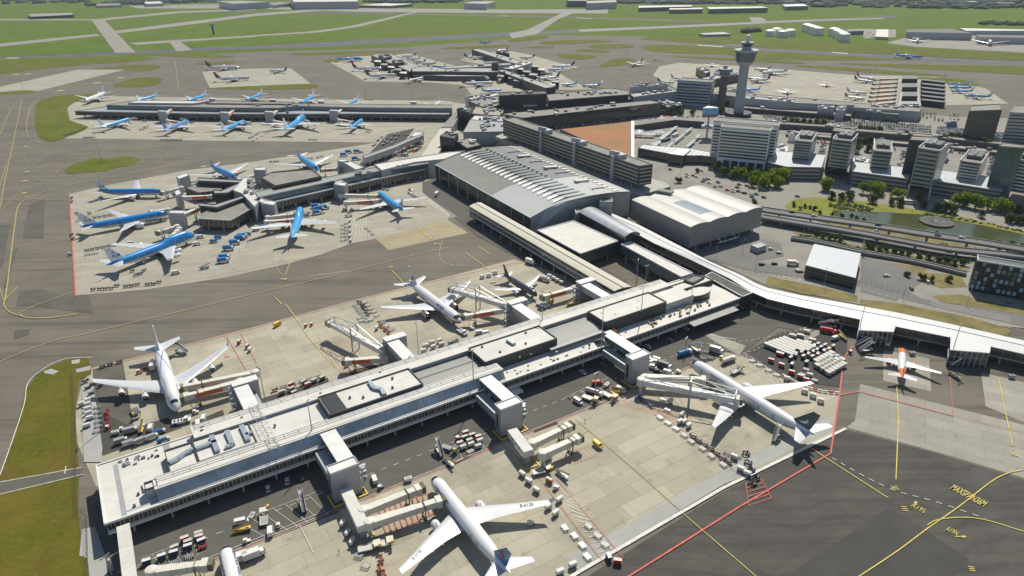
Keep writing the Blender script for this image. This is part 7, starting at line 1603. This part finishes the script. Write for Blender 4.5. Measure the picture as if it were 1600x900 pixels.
# barrier of red and white blocks
mb=MB()
g=thing('barrier_wall','red and white plastic barrier along the corner of the container yard','barrier',tuple(P(1290,604,GZ)))
o0=P(1290,604,GZ)
pts=[P(a,b,GZ)-o0 for a,b in((1222,586),(1240,596),(1262,606),(1285,612),(1312,615))]
for a,b in zip(pts,pts[1:]):
    n=int((b-a).length/2.2)
    for k in range(n):
        q=a.lerp(b,(k+.5)/n); mb=MB(); mb.box((q.x,q.y,.45),(2,.5,.9),math.atan2((b-a).y,(b-a).x)); mb.build('barrier_block',m_red if k%2 else m_white,g)
# left apron
row('truck',['blue'],[(368,381),(376,374),(380,371),(358,390),(352,404),(350,409)],12,'sky blue service truck in the marked bays of the left apron');row('van',['blue'],[(341,372),(334,378),(387,367),(400,360),(411,355),(315,362)],20,'sky blue van near the left pier head');row('truck','blue',[(494,324),(500,328),(496,334),(508,326)],15,'sky blue truck bunched below the left pier beam');row('belt','blue',[(320,419),(221,412)],35,'sky blue belt loader on the left apron')
row('van','white',[(308,382),(275,427),(313,371),(205,381)],25,'white van on the left apron');row('tug','yellow',[(487,318),(506,333)],10,'yellow tractor below the left pier beam')
for yy,l in((0,'upper'),(1,'lower')):
    row('cart','dark',[(148+i*8,341-i*1.3) if not yy else (136+i*8.5,392-i*1.7) for i in range(6)],8,'dark cart in the %s row behind a blue jet tail'%l)
row('dolly','steel',[(136,398),(143,397),(150,396),(122,346),(125,342)],8,'slatted dolly behind a blue jet tail');row('cart',['navy','dark'],[(183,447),(197,448),(206,447),(215,445),(231,445),(240,444),(249,441)],8,'dark cart along the red line of the left apron');row('cart','dark',[(146,453),(156,452),(165,451.5),(174,451)],8,'dark cart at the bottom left apron corner')
row('cart',['navy','blue'],[(207,424),(213,430),(220,428),(225,423)],40,'blue cart in the train under the jumbo on the left apron');row('tug','blue',[(110,398)],0,'blue tractor crossing the left red line');row('cart','dark',[(112,310),(112,316),(112,368),(114,374)],85,'dark cart against the left red line');row('cart','dark',[(120,334),(140,334)],0,'black covered cart behind the middle blue jet')
row('dolly','steel',[(535,352+i*6) for i in range(5)],5,'slatted dolly in the left file beside the white hatching');row('dolly','dark',[(541,350+i*5) for i in range(6)],5,'dark dolly in the middle file beside the white hatching');row('uld','white',[(547,346),(547,354),(547,362),(547,370),(548,377)],85,'white topped wagon in the right file beside the white hatching');row('dolly','steel',[(572,357),(577,361),(582,366)],-40,'slatted dolly right of the white hatching')
row('truck','white',[(683,305)],80,'white box lorry on the road by the arched hall');row('car',['white','silver','blue'],[(694,292),(641,297),(640,302)],-40,'car by the corner of the arched hall');row('gpu','white',[(644,305),(648,307),(652,309)],-20,'white cabinet by the corner of the arched hall')
row('car',['white','blue','silver'],[(595,295),(600,296),(606,297),(564,298),(570,297),(576,296),(559,300)],70,'car in the shade under the left pier beam');row('tug','dark',[(545,333),(550,328),(538,328)],20,'dark tractor at the foot of the left pier bridges');row('belt','cream',[(545,338)],20,'pale belt loader at the foot of the left pier bridges')
row('car',['blue','white'],[(465,340),(480,338),(463,345)],20,'car right of the four engined blue jet nose');row('uld','white',[(476,336),(482,333)],20,'white wagon right of the four engined blue jet nose')
# far stands
row('cart','dark',[(132,215.5),(136,215.5),(141,215.5),(145,215.7)],3,'black cart at the edge of the far long pier stands');row('cart',['dark','navy'],[(102,212),(107,210.5),(112,209),(118,207),(124,204.5),(130,202),(136,199.5)],20,'dark wagon in the train along the grass edge')
row('cart','dark',[(253+i*5,219.4) for i in range(7)],3,'dark wagon in the file on the far stand line');row('belt','yellow',[(222,203),(228,200)],35,'yellow conveyor frame between two far blue jets');row('van','blue',[(227,189.5),(300,192)],20,'blue van before the far long pier');row('truck','white',[(212,187),(288,188),(389,194),(480,192)],0,'white truck before the far long pier');row('uld','white',[(390,216),(395,214),(400,211),(403,209)],40,'white wagon in the train between far blue jets')
row('dolly','dark',[(395,220),(402,217),(409,213),(416,209),(420,206)],40,'dark dolly in the file between far blue jets');row('uld',['navy','white'],Z(560,200,6.667,[(245,100),(205,135),(175,175),(275,140),(300,155),(345,120),(350,165),(260,180),(380,80),(420,80),(395,115),(290,120),(155,190)]),45,'blue and white wagon in the bay by the elevated corridor');row('belt','yellow',[(576,206.5),(636,211)],10,'yellow loader in the bay by the elevated corridor')
row('car',['white','blue'],Z(560,200,6.667,[(190,310),(215,295),(245,280),(270,290),(205,300),(20,250),(40,255),(15,330)]),30,'car below the elevated corridor');row('van',['white','yellow','red','blue','orange'],Z(560,200,6.667,[(430,290),(470,290),(500,290),(530,250),(560,240),(590,245),(620,230),(640,205),(660,165),(470,240),(520,200)]),30,'equipment van in the crowded yard beside the pale walkway',jit=40)
row('cart','dark',[(484,219),(489,219),(494,219.5),(572,156),(577,156.5),(582,157)],5,'dark cart scattered on the far taxi line');row('cart','dark',Z(340,125,6.667,[(555,855),(595,853),(628,852),(980,820),(1045,812),(1085,800),(940,822)]),5,'dark cart behind the blue jet and wedge lounge')
row('truck','blue',Z(340,125,6.667,[(1370,760),(1460,755),(1320,790),(1440,830)]),10,'blue truck at the stands behind the left pier')
# ---- road traffic
row('car',['dark','white','silver','white','navy','navy','black','navy','black','black','dark'],Z(1080,160,5.696,[(95,610),(20,655),(120,685),(155,685),(240,715),(410,760),(420,795),(468,810),(580,822),(645,848),(945,840)]),-35,'car on the boulevard before the white hotel')
row('car',['black','white','black'],[(1237.5,332),(1272,338),(1372,352),(1465,369),(1502,372)],-12,'car driving on the curving viaduct',z=8.2 if False else 7.05);row('car','white',[(1370,362)],-15,'white car on the lower viaduct ramp',z=5.05);row('car',['white','black'],[(1240,352),(1325,374)],-12,'car on the road under the viaduct');row('bus','white',[(1420,318)],-12,'white bus beside the pond trees')
row('car',['black','white','black','white'],[(1204,390),(1217,396),(1210,413),(1190,414)],10,'car on the roundabout road by the shed');row('truck','white',[(1239,414)],-8,'white lorry parked at the pale roofed shed');row('car','white',[(1247,424)],-8,'white car below the lorry at the shed');row('car',['dark','white'],[(1449,441),(1424,452)],80,'car on the junction right of the shed');row('car','silver',[(1577,472)],-10,'silver car before the patchwork office')
row('bus','white',[(1047,253)],80,'white bus below the station canopy');row('bus',['dark','white'],[(1055,213),(1042,220)],40,'bus between the glass canopies');row('car','blue',[(1159,374)],5,'blue car before the silver vaulted hall')
row('car',['silver','white'],[(1250,425),(1385,412+20)],0,'parked car near the shed forecourt')
CARS=[]
def lane(a,b,n,ang=None):
    for k in range(n):
        t=(k+random.uniform(.2,.8))/n; CARS.append((a[0]+(b[0]-a[0])*t,a[1]+(b[1]-a[1])*t,ang if ang is not None else 'l',a,b))
CC=['white','silver','dark','white','navy','silver','black','white','white','silver','dark','blue','red']
def cars(quad,rows_,n,desc,ang,skip=.12):
    a,b,c,d=[P(*q,GZ) for q in quad]; i_=0
    for r_ in range(rows_):
        for k in range(n):
            if random.random()<skip: continue
            u=(k+.5)/n; v=(r_+.5)/rows_; q=(a.lerp(b,u)).lerp(d.lerp(c,u),v); yield (q.x+random.uniform(-.4,.4),q.y+random.uniform(-.5,.5),R(ang+random.uniform(-3,3))),desc
random.seed(21)
L_=[]
L_+=list(cars([(866,199.5),(985,185),(985,186.5),(868,201)],2,24,'car queueing on the roadway above the rust red roof',12))
L_+=list(cars([(900,190),(1035,174),(1036,176),(902,192)],2,24,'car on the terminal forecourt road',12))
L_+=list(cars([(995,187),(1095,182),(1095,183),(995,188)],1,12,'car on the elevated deck behind the umbrellas',8))
L_+=list(cars([(1328,187),(1455,197),(1455,208),(1328,198)],6,30,'parked car in the sunny car park behind the podium',80))
L_+=list(cars([(1465,198),(1640,215),(1640,228),(1462,209)],7,44,'parked car in the large right hand car park',80,.1))
L_+=list(cars([(1110,166),(1140,168),(1140,176),(1106,174)],3,6,'parked car at the foot of the old tower',60,.3))
L_+=list(cars([(1284,222),(1292,223),(1286,250),(1278,250)],8,2,'car parked behind the lowest office tower',10,.2))
L_+=list(cars([(1410,236),(1418,237),(1410,262),(1402,261)],9,2,'car parked behind the low middle office tower',10,.2))
L_+=list(cars([(1548,246),(1556,247),(1549,275),(1541,274)],9,2,'car parked behind the white banded office tower',10,.2))
L_+=list(cars([(1345,172),(1500,178),(1500,192),(1345,184)],5,26,'vehicle on the service yard beyond the car park',80,.55))
L_+=list(cars([(1100,278),(1225,300),(1225,303),(1100,281)],1,10,'car on the avenue before the hotel trees',-20,.4))
L_+=list(cars([(1040,262),(1140,290),(1140,293),(1040,265)],1,7,'car on the avenue beside the silver hall',-25,.4))
L_+=list(cars([(1240,212),(1420,229),(1420,238),(1240,221)],3,30,'car in the yards behind the office towers',80,.45))
L_+=list(cars([(1470,232),(1600,246),(1600,252),(1470,238)],2,24,'car in the yards behind the office towers',80,.45))
L_+=list(cars([(1200,172),(1400,190),(1400,192),(1200,174)],1,40,'car along the grey roof edge road',5,.4))
L_+=list(cars([(880,214),(990,232),(990,236),(880,218)],1,12,'car beneath',5,.99))
L_+=list(cars([(1120,380),(1170,374),(1172,379),(1122,385)],1,6,'parked car beside the silver hall stilts',5,.4))
L_+=list(cars([(1060,272),(1190,308),(1190,314),(1060,278)],2,14,'car on the avenue beside the silver hall',-25,.7))
L_+=list(cars([(1340,180),(1420,186),(1420,190),(1338,184)],2,14,'parked vehicle beside the finger pier root',80,.3))
L_+=list(cars([(1183,174),(1330,184),(1330,196),(1200,190)],6,34,'parked car on the grey roof car park',80,.25))
CE=[(Vector((x,y,0)).length,(x,y,a),d) for (x,y,a),d in L_]; CE.sort(key=lambda q:q[0])
lowcar={}
def lowmesh(c):
    if c not in lowcar:
        mb=MB(); mb.m=0; loftx(mb,[(-2.1,.85,.85,.3,.95),(1.1,.88,.88,.3,.95),(2.1,.82,.8,.3,.75)],0); loftx(mb,[(-1.9,.8,.68,.92,1.0),(-1.4,.8,.66,.92,1.42),(.25,.8,.66,.92,1.45),(1.0,.8,.74,.92,.97)],1); mb.box((-.6,0,1.47),(1.6,1.25,.05),m=0); lowcar[c]=mb.mesh('parked_car',[cm(c),m_glass])
    return lowcar[c]
for i,(dd,(x,y,a),d) in enumerate(CE[:215]): ob('parked_car',lowmesh(random.choice(CC)),None,d,'car',d,None,(x,y,GZ),a)
mb=MB()
for i,(dd,(x,y,a),d) in enumerate(CE[215:]):
    z=GZ; m=random.choice((0,0,1,2)); mb.box((x,y,z+.6),(4.2,1.75,.6),a,m); mb.box((x,y,z+1.1),(2.2,1.5,.5),a,3)
mb.build('parked_cars',[m_white,cm('silver'),m_dkgrey,m_glass],label='rows of distant parked cars filling the farther car park bays',cat='cars',kind='stuff')
# ---- masts and lamp posts
def mast(b,t,label,zb=0,head='cross',r=.28,group='tall floodlight masts'):
    B=P(*b,zb); z=rise(*b,zb,t[1]); h=z-zb; g=thing('floodlight_mast',label,'light mast',(B.x,B.y,zb),random.uniform(0,3),group)
    mb=MB(); mb.tube([(0,0,0),(0,0,h)],[r,r*.5],8); mb.build('pole',m_lattice,g)
    mb=MB(); mb.bar((-1.6,0,h),(1.6,0,h),.2)
    mb.build('cross_arm',m_lattice,g)
    for k in range(4): mb=MB(); mb.box((-1.5+k,.15,h-.15),(.5,.45,.35)); mb.build('lamp',m_dkgrey,g)
for b,t,l,zb in(((166,670),(147,610),'leaning looking floodlight mast left of the white jumbo nose',0),((415,629),(404.5,574.5),'floodlight mast right of the rear gate tower, west',0),((487.5,672),(481,627),'floodlight mast on the pier roof, west part',14),((740,605),(739.5,547),'floodlight mast on the pier ledge, middle',9.6),
 ((939.5,544),(943,481),'floodlight mast on the pier ledge, east',9.6),((1077,495),(1082,451),'floodlight mast on the pier roof among the rusty plant',9.6),((1002,487),(1005,447),'floodlight mast on the raised roof box, east',16),((847,510),(854,455),'floodlight mast rising behind the pier, east of middle',9.6),((656,578),(654,503),'floodlight mast before the white jet with red cheat line',0),
 ((1338,535),(1350,474),'red and white floodlight mast left of the orange tailed jet',0),((1482,570),(1501,506),'red and white floodlight mast right of the orange tailed jet',0),((175,899),(168,869),'lattice floodlight mast at the bottom left corner',0),((159,254),(148,208),'floodlight mast on the oval grass island',0),((37,141),(33,120),'distant floodlight mast on the left grass strip',0),((101,209),(91,172),'floodlight mast on the grass by the far pier tip',0),
 ((979,93),(980,64),'tall dark mast on the kidney shaped grass island',0),((643,153),(642,136),'floodlight mast behind the far long pier, right',0),((572,151),(571,136),'floodlight mast behind the far long pier, middle',0),((423,150),(420,135),'floodlight mast behind the far long pier, left',0),((1370,108),(1371,100),'distant floodlight mast near the ribbed finger pier',0),((1475,123),(1480,106),'distant floodlight mast right of the ribbed finger pier',0),
 ((995,440),(996,405),'floodlight mast in the yard between cream roof and link',0),((1008,450),(1009,415),'second floodlight mast in the yard between cream roof and link',0),((626,262),(625,240),'floodlight mast beside the bright wedge roof',0),((490,345),(490,318),'floodlight mast below the left pier beam',0),((930,619),(935,583),'slim dark mast beside the red van',0),((1070,553),(1072,528),'slim mast beside the airstairs, east',0)):
    mast(b,t,l,zb)
def lamp(b,t,label):
    B=P(*b); z=rise(*b,0,t); g=thing('street_lamp',label,'street lamp',(B.x,B.y,GZ),random.uniform(0,3),'street lamps of the landside roads'); mb=MB(); mb.tube([(0,0,0),(0,0,z)],[.14,.09],6); mb.build('pole',m_lattice,g); mb=MB(); mb.box((.5,0,z),(1.4,.3,.15)); mb.build('lamp',m_dkgrey,g)
for i,(b,t) in enumerate((((1397,365),330),((1521,397),349),((1255,365),345),((1380,378),360),((1119,400),375),((1160,395),375),((1250,330),312),((1305,330),300),((1180,420),400),((1287,448),420),((1410,470),448),((1510,478),455),((1600,500),478),((1420,352),330),((1100,350),330),((1063,270),250),((1040,262),245),((1170,300),282))):
    lamp(b,t,'slim street lamp on the landside roads right of the terminals')
g=thing('banner_post','tall white banner post behind the pale roofed shed','banner post',tuple(P(1346,397)));mb=MB(); mb.box((0,0,6),(.9,.3,12)); mb.build('post',m_white,g);mb=MB(); mb.box((0,-.2,10),(.8,.06,3)); mb.build('banner',m_grey,g)
# approach/radar structure far left field
g=thing('radar_mast','dark radar mast standing in the far field','radar mast',tuple(P(334,54)));mb=MB(); mb.box((0,0,12),(4,4,24)); mb.build('tower',m_dkgrey,g);mb=MB(); mb.bar((-8,0,25),(8,0,25),1,3); mb.build('antenna',m_grey,g)
# umbrellas, plaza tables
for i,(x,y) in enumerate(((1033,190),(1037,191.2),(1041,191.6),(1046,191.6),(1050,190.8),(1054,189.6),(993,214),(1001,214.5),(1010,215),(1018,215.2),(1026,212),(1032,212))):
    q=P(x,y); g=thing('parasol','white pointed parasol of the plaza terrace','parasol',tuple(q),0,'white parasols of the plaza terraces'); mb=MB(); mb.lathe([(4.6,4),(.1,6.6)],n=8,caps=False); mb.build('canopy',m_white,g); mb=MB(); mb.lathe([(.12,0),(.12,4.8)],n=6); mb.build('pole',m_grey,g)
for x,y in((1040,188.5),(1044,188.6)):
    q=P(x,y); g=thing('parasol','red pointed parasol among the white ones','parasol',tuple(q),0,'red parasols of the plaza terrace'); mb=MB(); mb.lathe([(4.2,4.2),(.1,6.6)],n=8,caps=False); mb.build('canopy',m_red,g); mb=MB(); mb.lathe([(.12,0),(.12,4.8)],n=6); mb.build('pole',m_grey,g)
g=thing('round_tent','flat grey blue tent roof left of the plaza','tent',tuple(P(998,209))); mb=MB(); mb.lathe([(8,3),(6,4),(.2,5)],n=14); mb.build('canopy',m_skyg,g); mb=MB(); mb.lathe([(.2,0),(.2,3.4)],n=6); mb.build('pole',m_grey,g)
# ---- people
def person_mesh(vest,trou):
    me=bpy.data.meshes.new('person'); V=[(0,0,.95),(0,0,1.2),(0,0,1.42),(0,0,1.52),(0,0,1.68),(0,.1,.88),(.06,.12,.48),(0,.12,.06),(.14,.12,.03),(0,-.1,.88),(-.08,-.12,.48),(-.16,-.12,.06),(-.02,-.12,.03),(0,.2,1.38),(.04,.27,1.1),(.16,.26,.86),(0,-.2,1.38),(-.04,-.27,1.1),(.1,-.28,.86)]
    E_=[(0,1),(1,2),(2,3),(3,4),(0,5),(5,6),(6,7),(7,8),(0,9),(9,10),(10,11),(11,12),(2,13),(13,14),(14,15),(2,16),(16,17),(17,18)]
    rad=[.15,.15,.16,.06,.11,.1,.07,.05,.05,.1,.07,.05,.05,.07,.05,.04,.07,.05,.04]
    me.from_pydata(V,E_,[]); o=bpy.data.objects.new('tmp',me); COL.objects.link(o); md=o.modifiers.new('s','SKIN'); md.use_smooth_shade=True
    for i,r in enumerate(rad): me.skin_vertices[0].data[i].radius=(r,r*1.15); 
    me.skin_vertices[0].data[0].use_root=True; o.modifiers.new('ss','SUBSURF').levels=1
    dg=bpy.context.evaluated_depsgraph_get(); dg.update(); out=bpy.data.meshes.new_from_object(o.evaluated_get(dg)); bpy.data.objects.remove(o)
    out.materials.clear(); sk=mat('skin',(.5,.3,.2),.6)
    for m in(vest,trou,sk): out.materials.append(m)
    for p in out.polygons: z=p.center.z; p.material_index=2 if z>1.5 or abs(z-.85)<.05 and abs(p.center.y)>.2 else (1 if z<.92 else 0)
    return out
pm=person_mesh(mat('hi_vis_vest',(.45,.7,.05),.7),m_navy)
for (x,y),l in(((530,865),'person in yellow green vest walking alone on the open concrete'),((914,660),'person in bright vest standing near the empty bridges'),((376,648),'person in bright vest near the white jumbo nose'),((820,728),'person in bright vest walking below the pale loader')):
    q=P(x,y); o=ob('person',pm,None,l,'person',None,None,(q.x,q.y,GZ),random.uniform(0,6))

def fence(pts,label,h=2.4,step=3):
    q=[P(a,b,GZ) for a,b in pts]; o=q[0]; g=thing('perimeter_fence',label,'fence',tuple(o)); rails=MB(); posts=MB()
    for a,b in zip(q,q[1:]):
        a=a-o;b=b-o
        for z in(.3,1.2,h): rails.bar(a+Vector((0,0,z)),b+Vector((0,0,z)),.07)
        n=int((b-a).length/step)
        for k in range(n): p=a.lerp(b,k/n); posts.bar(p,p+Vector((0,0,h+.2)),.1)
    rails.build('wire_mesh',m_dkgrey,g); posts.build('post',m_dkgrey,g)
fence([(113,585),(117,640),(118,700),(119,760),(121,800),(136,810),(138,900)],'dark wire fence along the edge of the bottom left grass')
fence([(1100,405),(1180,428),(1262,438),(1345,440),(1420,462)],'wire fence before the dual carriageway')
fence([(830,352),(870,385),(960,440)],'dark fence beside the road under the cream roofed building')
# ================================================================ TREES, WOODS, HAZE
random.seed(31)
def leafmat(name,c,c2):
    m=mat(name,c,.75,var=.35,scale=1.5,spec=.2,hook=blotch(.9,c2,.42,.6,amt=.6)); t=m.node_tree; b=t.nodes['Principled BSDF']; src=b.inputs['Base Color'].links[0].from_socket
    tr=N(t,'ShaderNodeBsdfTranslucent',{'Color':src}); mx=N(t,'ShaderNodeMixShader',{0:.45,1:b.outputs[0],2:tr.outputs[0]}); t.links.new(mx.outputs[0],t.nodes['Material Output'].inputs['Surface']); return m
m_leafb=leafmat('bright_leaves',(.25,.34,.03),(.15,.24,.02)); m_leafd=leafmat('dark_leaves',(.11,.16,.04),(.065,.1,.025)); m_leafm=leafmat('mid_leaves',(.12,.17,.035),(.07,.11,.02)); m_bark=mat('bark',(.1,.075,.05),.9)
def crown(seed,m,n=520,tall=1.):
    rnd=random.Random(seed); mb=MB(); cl=[]
    for k in range(11):
        a=rnd.uniform(0,6.28); r=rnd.uniform(0,.62); z=rnd.uniform(.25,1.)*tall; cl.append((r*math.cos(a)*(1.15-z/tall*.5),r*math.sin(a)*(1.15-z/tall*.5),z,rnd.uniform(.26,.42)))
    for k in range(n):
        c=rnd.choice(cl); u=Vector((rnd.gauss(0,1),rnd.gauss(0,1),rnd.gauss(0,1))).normalized()*c[3]*rnd.uniform(.6,1.05)
        p=Vector(c[:3])+u; s=rnd.uniform(.06,.13); x=Vector((rnd.gauss(0,1),rnd.gauss(0,1),rnd.gauss(0,1))).normalized(); y=x.orthogonal().normalized()
        mb.face([p-x*s-y*s*.6,p+x*s-y*s*.5,p+x*s*.7+y*s*.7,p-x*s*.8+y*s*.5])
    return mb.mesh('crown',m)
def trunk():
    mb=MB(); mb.tube([(0,0,0),(.02,0,.4),(0,.03,.8)],[.06,.045,.02],6)
    for k in range(4):
        a=k*1.6; mb.tube([(0,0,.3+.08*k),(.35*math.cos(a),.35*math.sin(a),.6+.08*k)],[.03,.012],5)
    return mb.mesh('trunk',m_bark)
TR=trunk(); CR={k:[crown(i+j*10,m) for i in range(3)] for j,(k,m) in enumerate((('b',m_leafb),('m',m_leafm),('d',m_leafd)))}
def tree(x,y,h,k,label,group):
    q=P(x,y); o=thing('tree',label,'tree',(q.x,q.y,GZ),random.uniform(0,6),group); s=h/1.25; o.scale=(s*random.uniform(.9,1.1),s*random.uniform(.9,1.1),s)
    ob('trunk',TR,o); ob('crown',random.choice(CR[k]),o)
def trees(l,h,k,desc,group):
    l=sorted(l); n=len(l)
    for i,(x,y) in enumerate(l): tree(x,y,h*random.uniform(.85,1.15),k,ordlab(desc,i,n) if n<15 else desc+', one of many',group)
trees(Z(1080,163,5.696,[(280,640),(415,665),(495,680),(560,685),(640,700),(540,735),(700,730),(745,670),(820,680),(780,745),(650,750)]),10.5,'b','bright yellow green tree before the white hotel','bright trees before the hotel')
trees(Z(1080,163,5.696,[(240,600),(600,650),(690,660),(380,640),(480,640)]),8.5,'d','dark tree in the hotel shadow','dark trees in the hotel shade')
trees(Z(1200,228,4,[(40,215),(90,220),(50,265),(10,255),(350,280),(590,300),(640,300),(690,305),(810,330)]),10.5,'b','bright tree along the boulevard left of the pond','bright boulevard trees')
trees(Z(1200,228,4,[(1190,375),(1235,380),(1290,395),(1340,400),(1400,410),(1450,415),(1490,425)]),11,'b','bright tree in the row before the right podium','bright trees before the right podium')
trees(Z(1200,228,4,[(940,350),(970,390),(1050,410),(1105,415),(1160,425),(1330,450),(820,380),(770,375),(650,360),(395,335),(455,345),(505,340),(1510,480),(1555,490),(1590,490),(1580,430),(1540,420)]),7,'d','small dark tree on the pond side street','small dark street trees')
trees(Z(1200,228,4,[(200,400),(230,390),(260,395),(290,405),(320,430),(400,440),(160,380),(460,450),(520,455),(550,465),(595,475),(730,515),(1050,565),(1380,610),(1440,615),(1520,625),(1590,640)]),3.6,'m','young tree on the pond bank','young trees of the pond bank')
trees(Z(1200,228,4,[(1090,650),(1130,660),(1200,665),(1230,670),(1290,680),(1370,680),(1430,690),(1480,700),(1530,700),(340,580),(390,590),(415,590),(450,600),(300,560),(620,640),(650,650),(700,660),(740,665),(790,675),(830,680),(880,690),(940,705),(1000,715),(1060,730),(1110,735),(1160,745),(1220,750),(870,820),(960,840),(1020,850),(1130,850)]),4.5,'m','sapling on the verge between the roads','saplings between the roads')
trees([(968,232-15),(1125,178),(1112,179),(1136,166),(1018,180),(1030,179),(1045,180),(1062,181),(1082,180)],9,'m','tree on the terminal forecourt','forecourt trees')
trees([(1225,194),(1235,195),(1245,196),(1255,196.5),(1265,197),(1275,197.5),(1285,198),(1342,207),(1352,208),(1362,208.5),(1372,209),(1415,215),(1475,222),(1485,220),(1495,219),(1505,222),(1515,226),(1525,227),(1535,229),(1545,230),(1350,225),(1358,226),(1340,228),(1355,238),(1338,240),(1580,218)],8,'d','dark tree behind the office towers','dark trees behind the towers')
trees([(990,282),(995,284),(1000,286),(1060,292-6),(1089,270),(1178,320)],5,'m','small tree by the hall corner','small trees by the silver hall')
# shrub strips
def scrub(name,label,poly,n,h,m,cat='shrubs',s=1.):
    pts=PX(poly); xs=[p.x for p in pts];ys=[p.y for p in pts]; rnd=random.Random(n); mb=MB(); k=0
    def inside(x,y):
        c=False
        for i in range(len(pts)):
            a,b=pts[i],pts[i-1]
            if (a.y>y)!=(b.y>y) and x<(b.x-a.x)*(y-a.y)/(b.y-a.y)+a.x: c=not c
        return c
    t=0
    while k<n and t<n*60:
        t+=1; x=rnd.uniform(min(xs),max(xs)); y=rnd.uniform(min(ys),max(ys))
        if not inside(x,y): continue
        k+=1; hh=h*rnd.uniform(.5,1.2); r=hh*rnd.uniform(.6,1.1)*s; rows=[]
        for j,(rr,zz) in enumerate(((1.,0),(1.05,.35),(.75,.75),(.2,1.))): rows.append([(x+r*rr*rnd.uniform(.8,1.2)*math.cos(a*1.047),y+r*rr*rnd.uniform(.8,1.2)*math.sin(a*1.047),zz*hh) for a in range(6)])
        mb.grid(rows,True); mb.cap(rows[-1])
    return mb.build(name,m,label=label,cat=cat,kind='stuff')
scrub('reeds','dense green reeds along the pond edge',[(1295,318),(1330,318),(1368,328),(1360,331),(1320,329),(1296,325)],140,1.4,m_leafm,'reeds');scrub('reeds','dense green reeds along the right pond edge',[(1440,333),(1500,341),(1550,350),(1600,361),(1600,364),(1540,352),(1470,340),(1440,336)],120,1.1,m_leafm,'reeds')
scrub('shrub_bed','low shrubs on the verge between the roads',[(1245,365),(1340,386),(1500,415),(1500,420),(1380,401),(1250,372)],160,1.3,m_leafm)
# far woodland: nobody could count it
m_wood=mat('far_wood_leaves',(.022,.04,.024),.9,var=.45,scale=.02)
scrub('woodland','dark far woodland along the horizon on the right',[(960,1),(1200,4),(1240,11),(1400,13),(1600,14),(1750,14),(1900,-30),(700,-34)],5200,13,m_wood,'wood',1.9)
scrub('woodland','dark far woodland along the horizon on the left',[(-100,7),(135,6),(140,-1),(560,0),(700,-34),(-300,-30)],2600,13,m_wood,'wood',1.9)
scrub('tree_belt','dark tree belt beside the far tanks and warehouses',[(1163,50),(1182,47),(1185,49),(1165,52)],40,9,m_wood,'wood',1.2);scrub('tree_belt','dark hedge line behind the far cargo warehouses',[(1530,36),(1640,38),(1640,41),(1530,39)],90,8,m_wood,'wood',1.2)
scrub('tree_belt','tree belt among the sheds at the far left edge',[(135,8),(200,3),(330,0),(330,3),(220,8),(140,10)],160,12,m_wood,'wood',1.4)
scrub('tree_belt','trees between the far hangars',[(560,3),(720,1),(720,4),(600,6)],150,11,m_wood,'wood',1.3);scrub('tree_belt','trees behind the far cargo sheds',[(965,3),(1230,4),(1230,7),(970,6)],300,11,m_wood,'wood',1.4)
for i in range(70):
    x=random.choice([random.uniform(60,560),random.uniform(560,1000),random.uniform(1000,1600),random.uniform(1000,1600)]); y=random.uniform(-24,4 if x<1000 else 11); q=P(x,y); w=random.uniform(18,60);d=random.uniform(12,25);h=random.uniform(10,20)
    g=thing('distant_house','pale distant building among the horizon trees','building',(q.x,q.y,0),random.uniform(-.4,.4),'distant buildings on the horizon'); 
    mb=MB(); mb.box((0,0,h/2),(w,d,h)); mb.build('wall',random.choice((m_steel,m_white,m_glassb,m_roofmid)),g); mb=MB(); mb.box((0,0,h+.5),(w+1,d+1,1)); mb.build('roof',random.choice((m_roofwhite,m_roofgrey,m_roofdark)),g)
random.seed(77)
L2=[]
for i in range(60):
    x=random.uniform(255,345);y=random.uniform(4,10); q=P(x,y); ob('parked_car',lowmesh('white'),None,'white vehicle parked at the far hangar forecourt','car','white vehicles at the far forecourt',None,(q.x,q.y,.2),random.uniform(0,3))
for i in range(24):
    x=random.uniform(1340,1390);y=random.uniform(49,62); q=P(x,y); ob('parked_car',lowmesh(random.choice(['white','silver'])),None,'vehicle parked by the far depot and tanks','car','vehicles parked by the far depot',None,(q.x,q.y,.2),random.uniform(0,3))
# haze
hz_=MB(); hz_.box((0,4300,105),(17000,9400,214)); hm=bpy.data.materials.new('haze'); hm.use_nodes=True; t=hm.node_tree; t.nodes.remove(t.nodes['Principled BSDF']); v=t.nodes.new('ShaderNodeVolumePrincipled'); v.inputs['Density'].default_value=.00004; v.inputs['Color'].default_value=(.78,.87,1,1); v.inputs['Anisotropy'].default_value=.1; t.links.new(v.outputs[0],t.nodes['Material Output'].inputs['Volume'])
hz_.build('haze',hm,kind='stuff',label='thin blue summer haze over the whole airfield',cat='haze')
for r in ROOTS: fix(r)
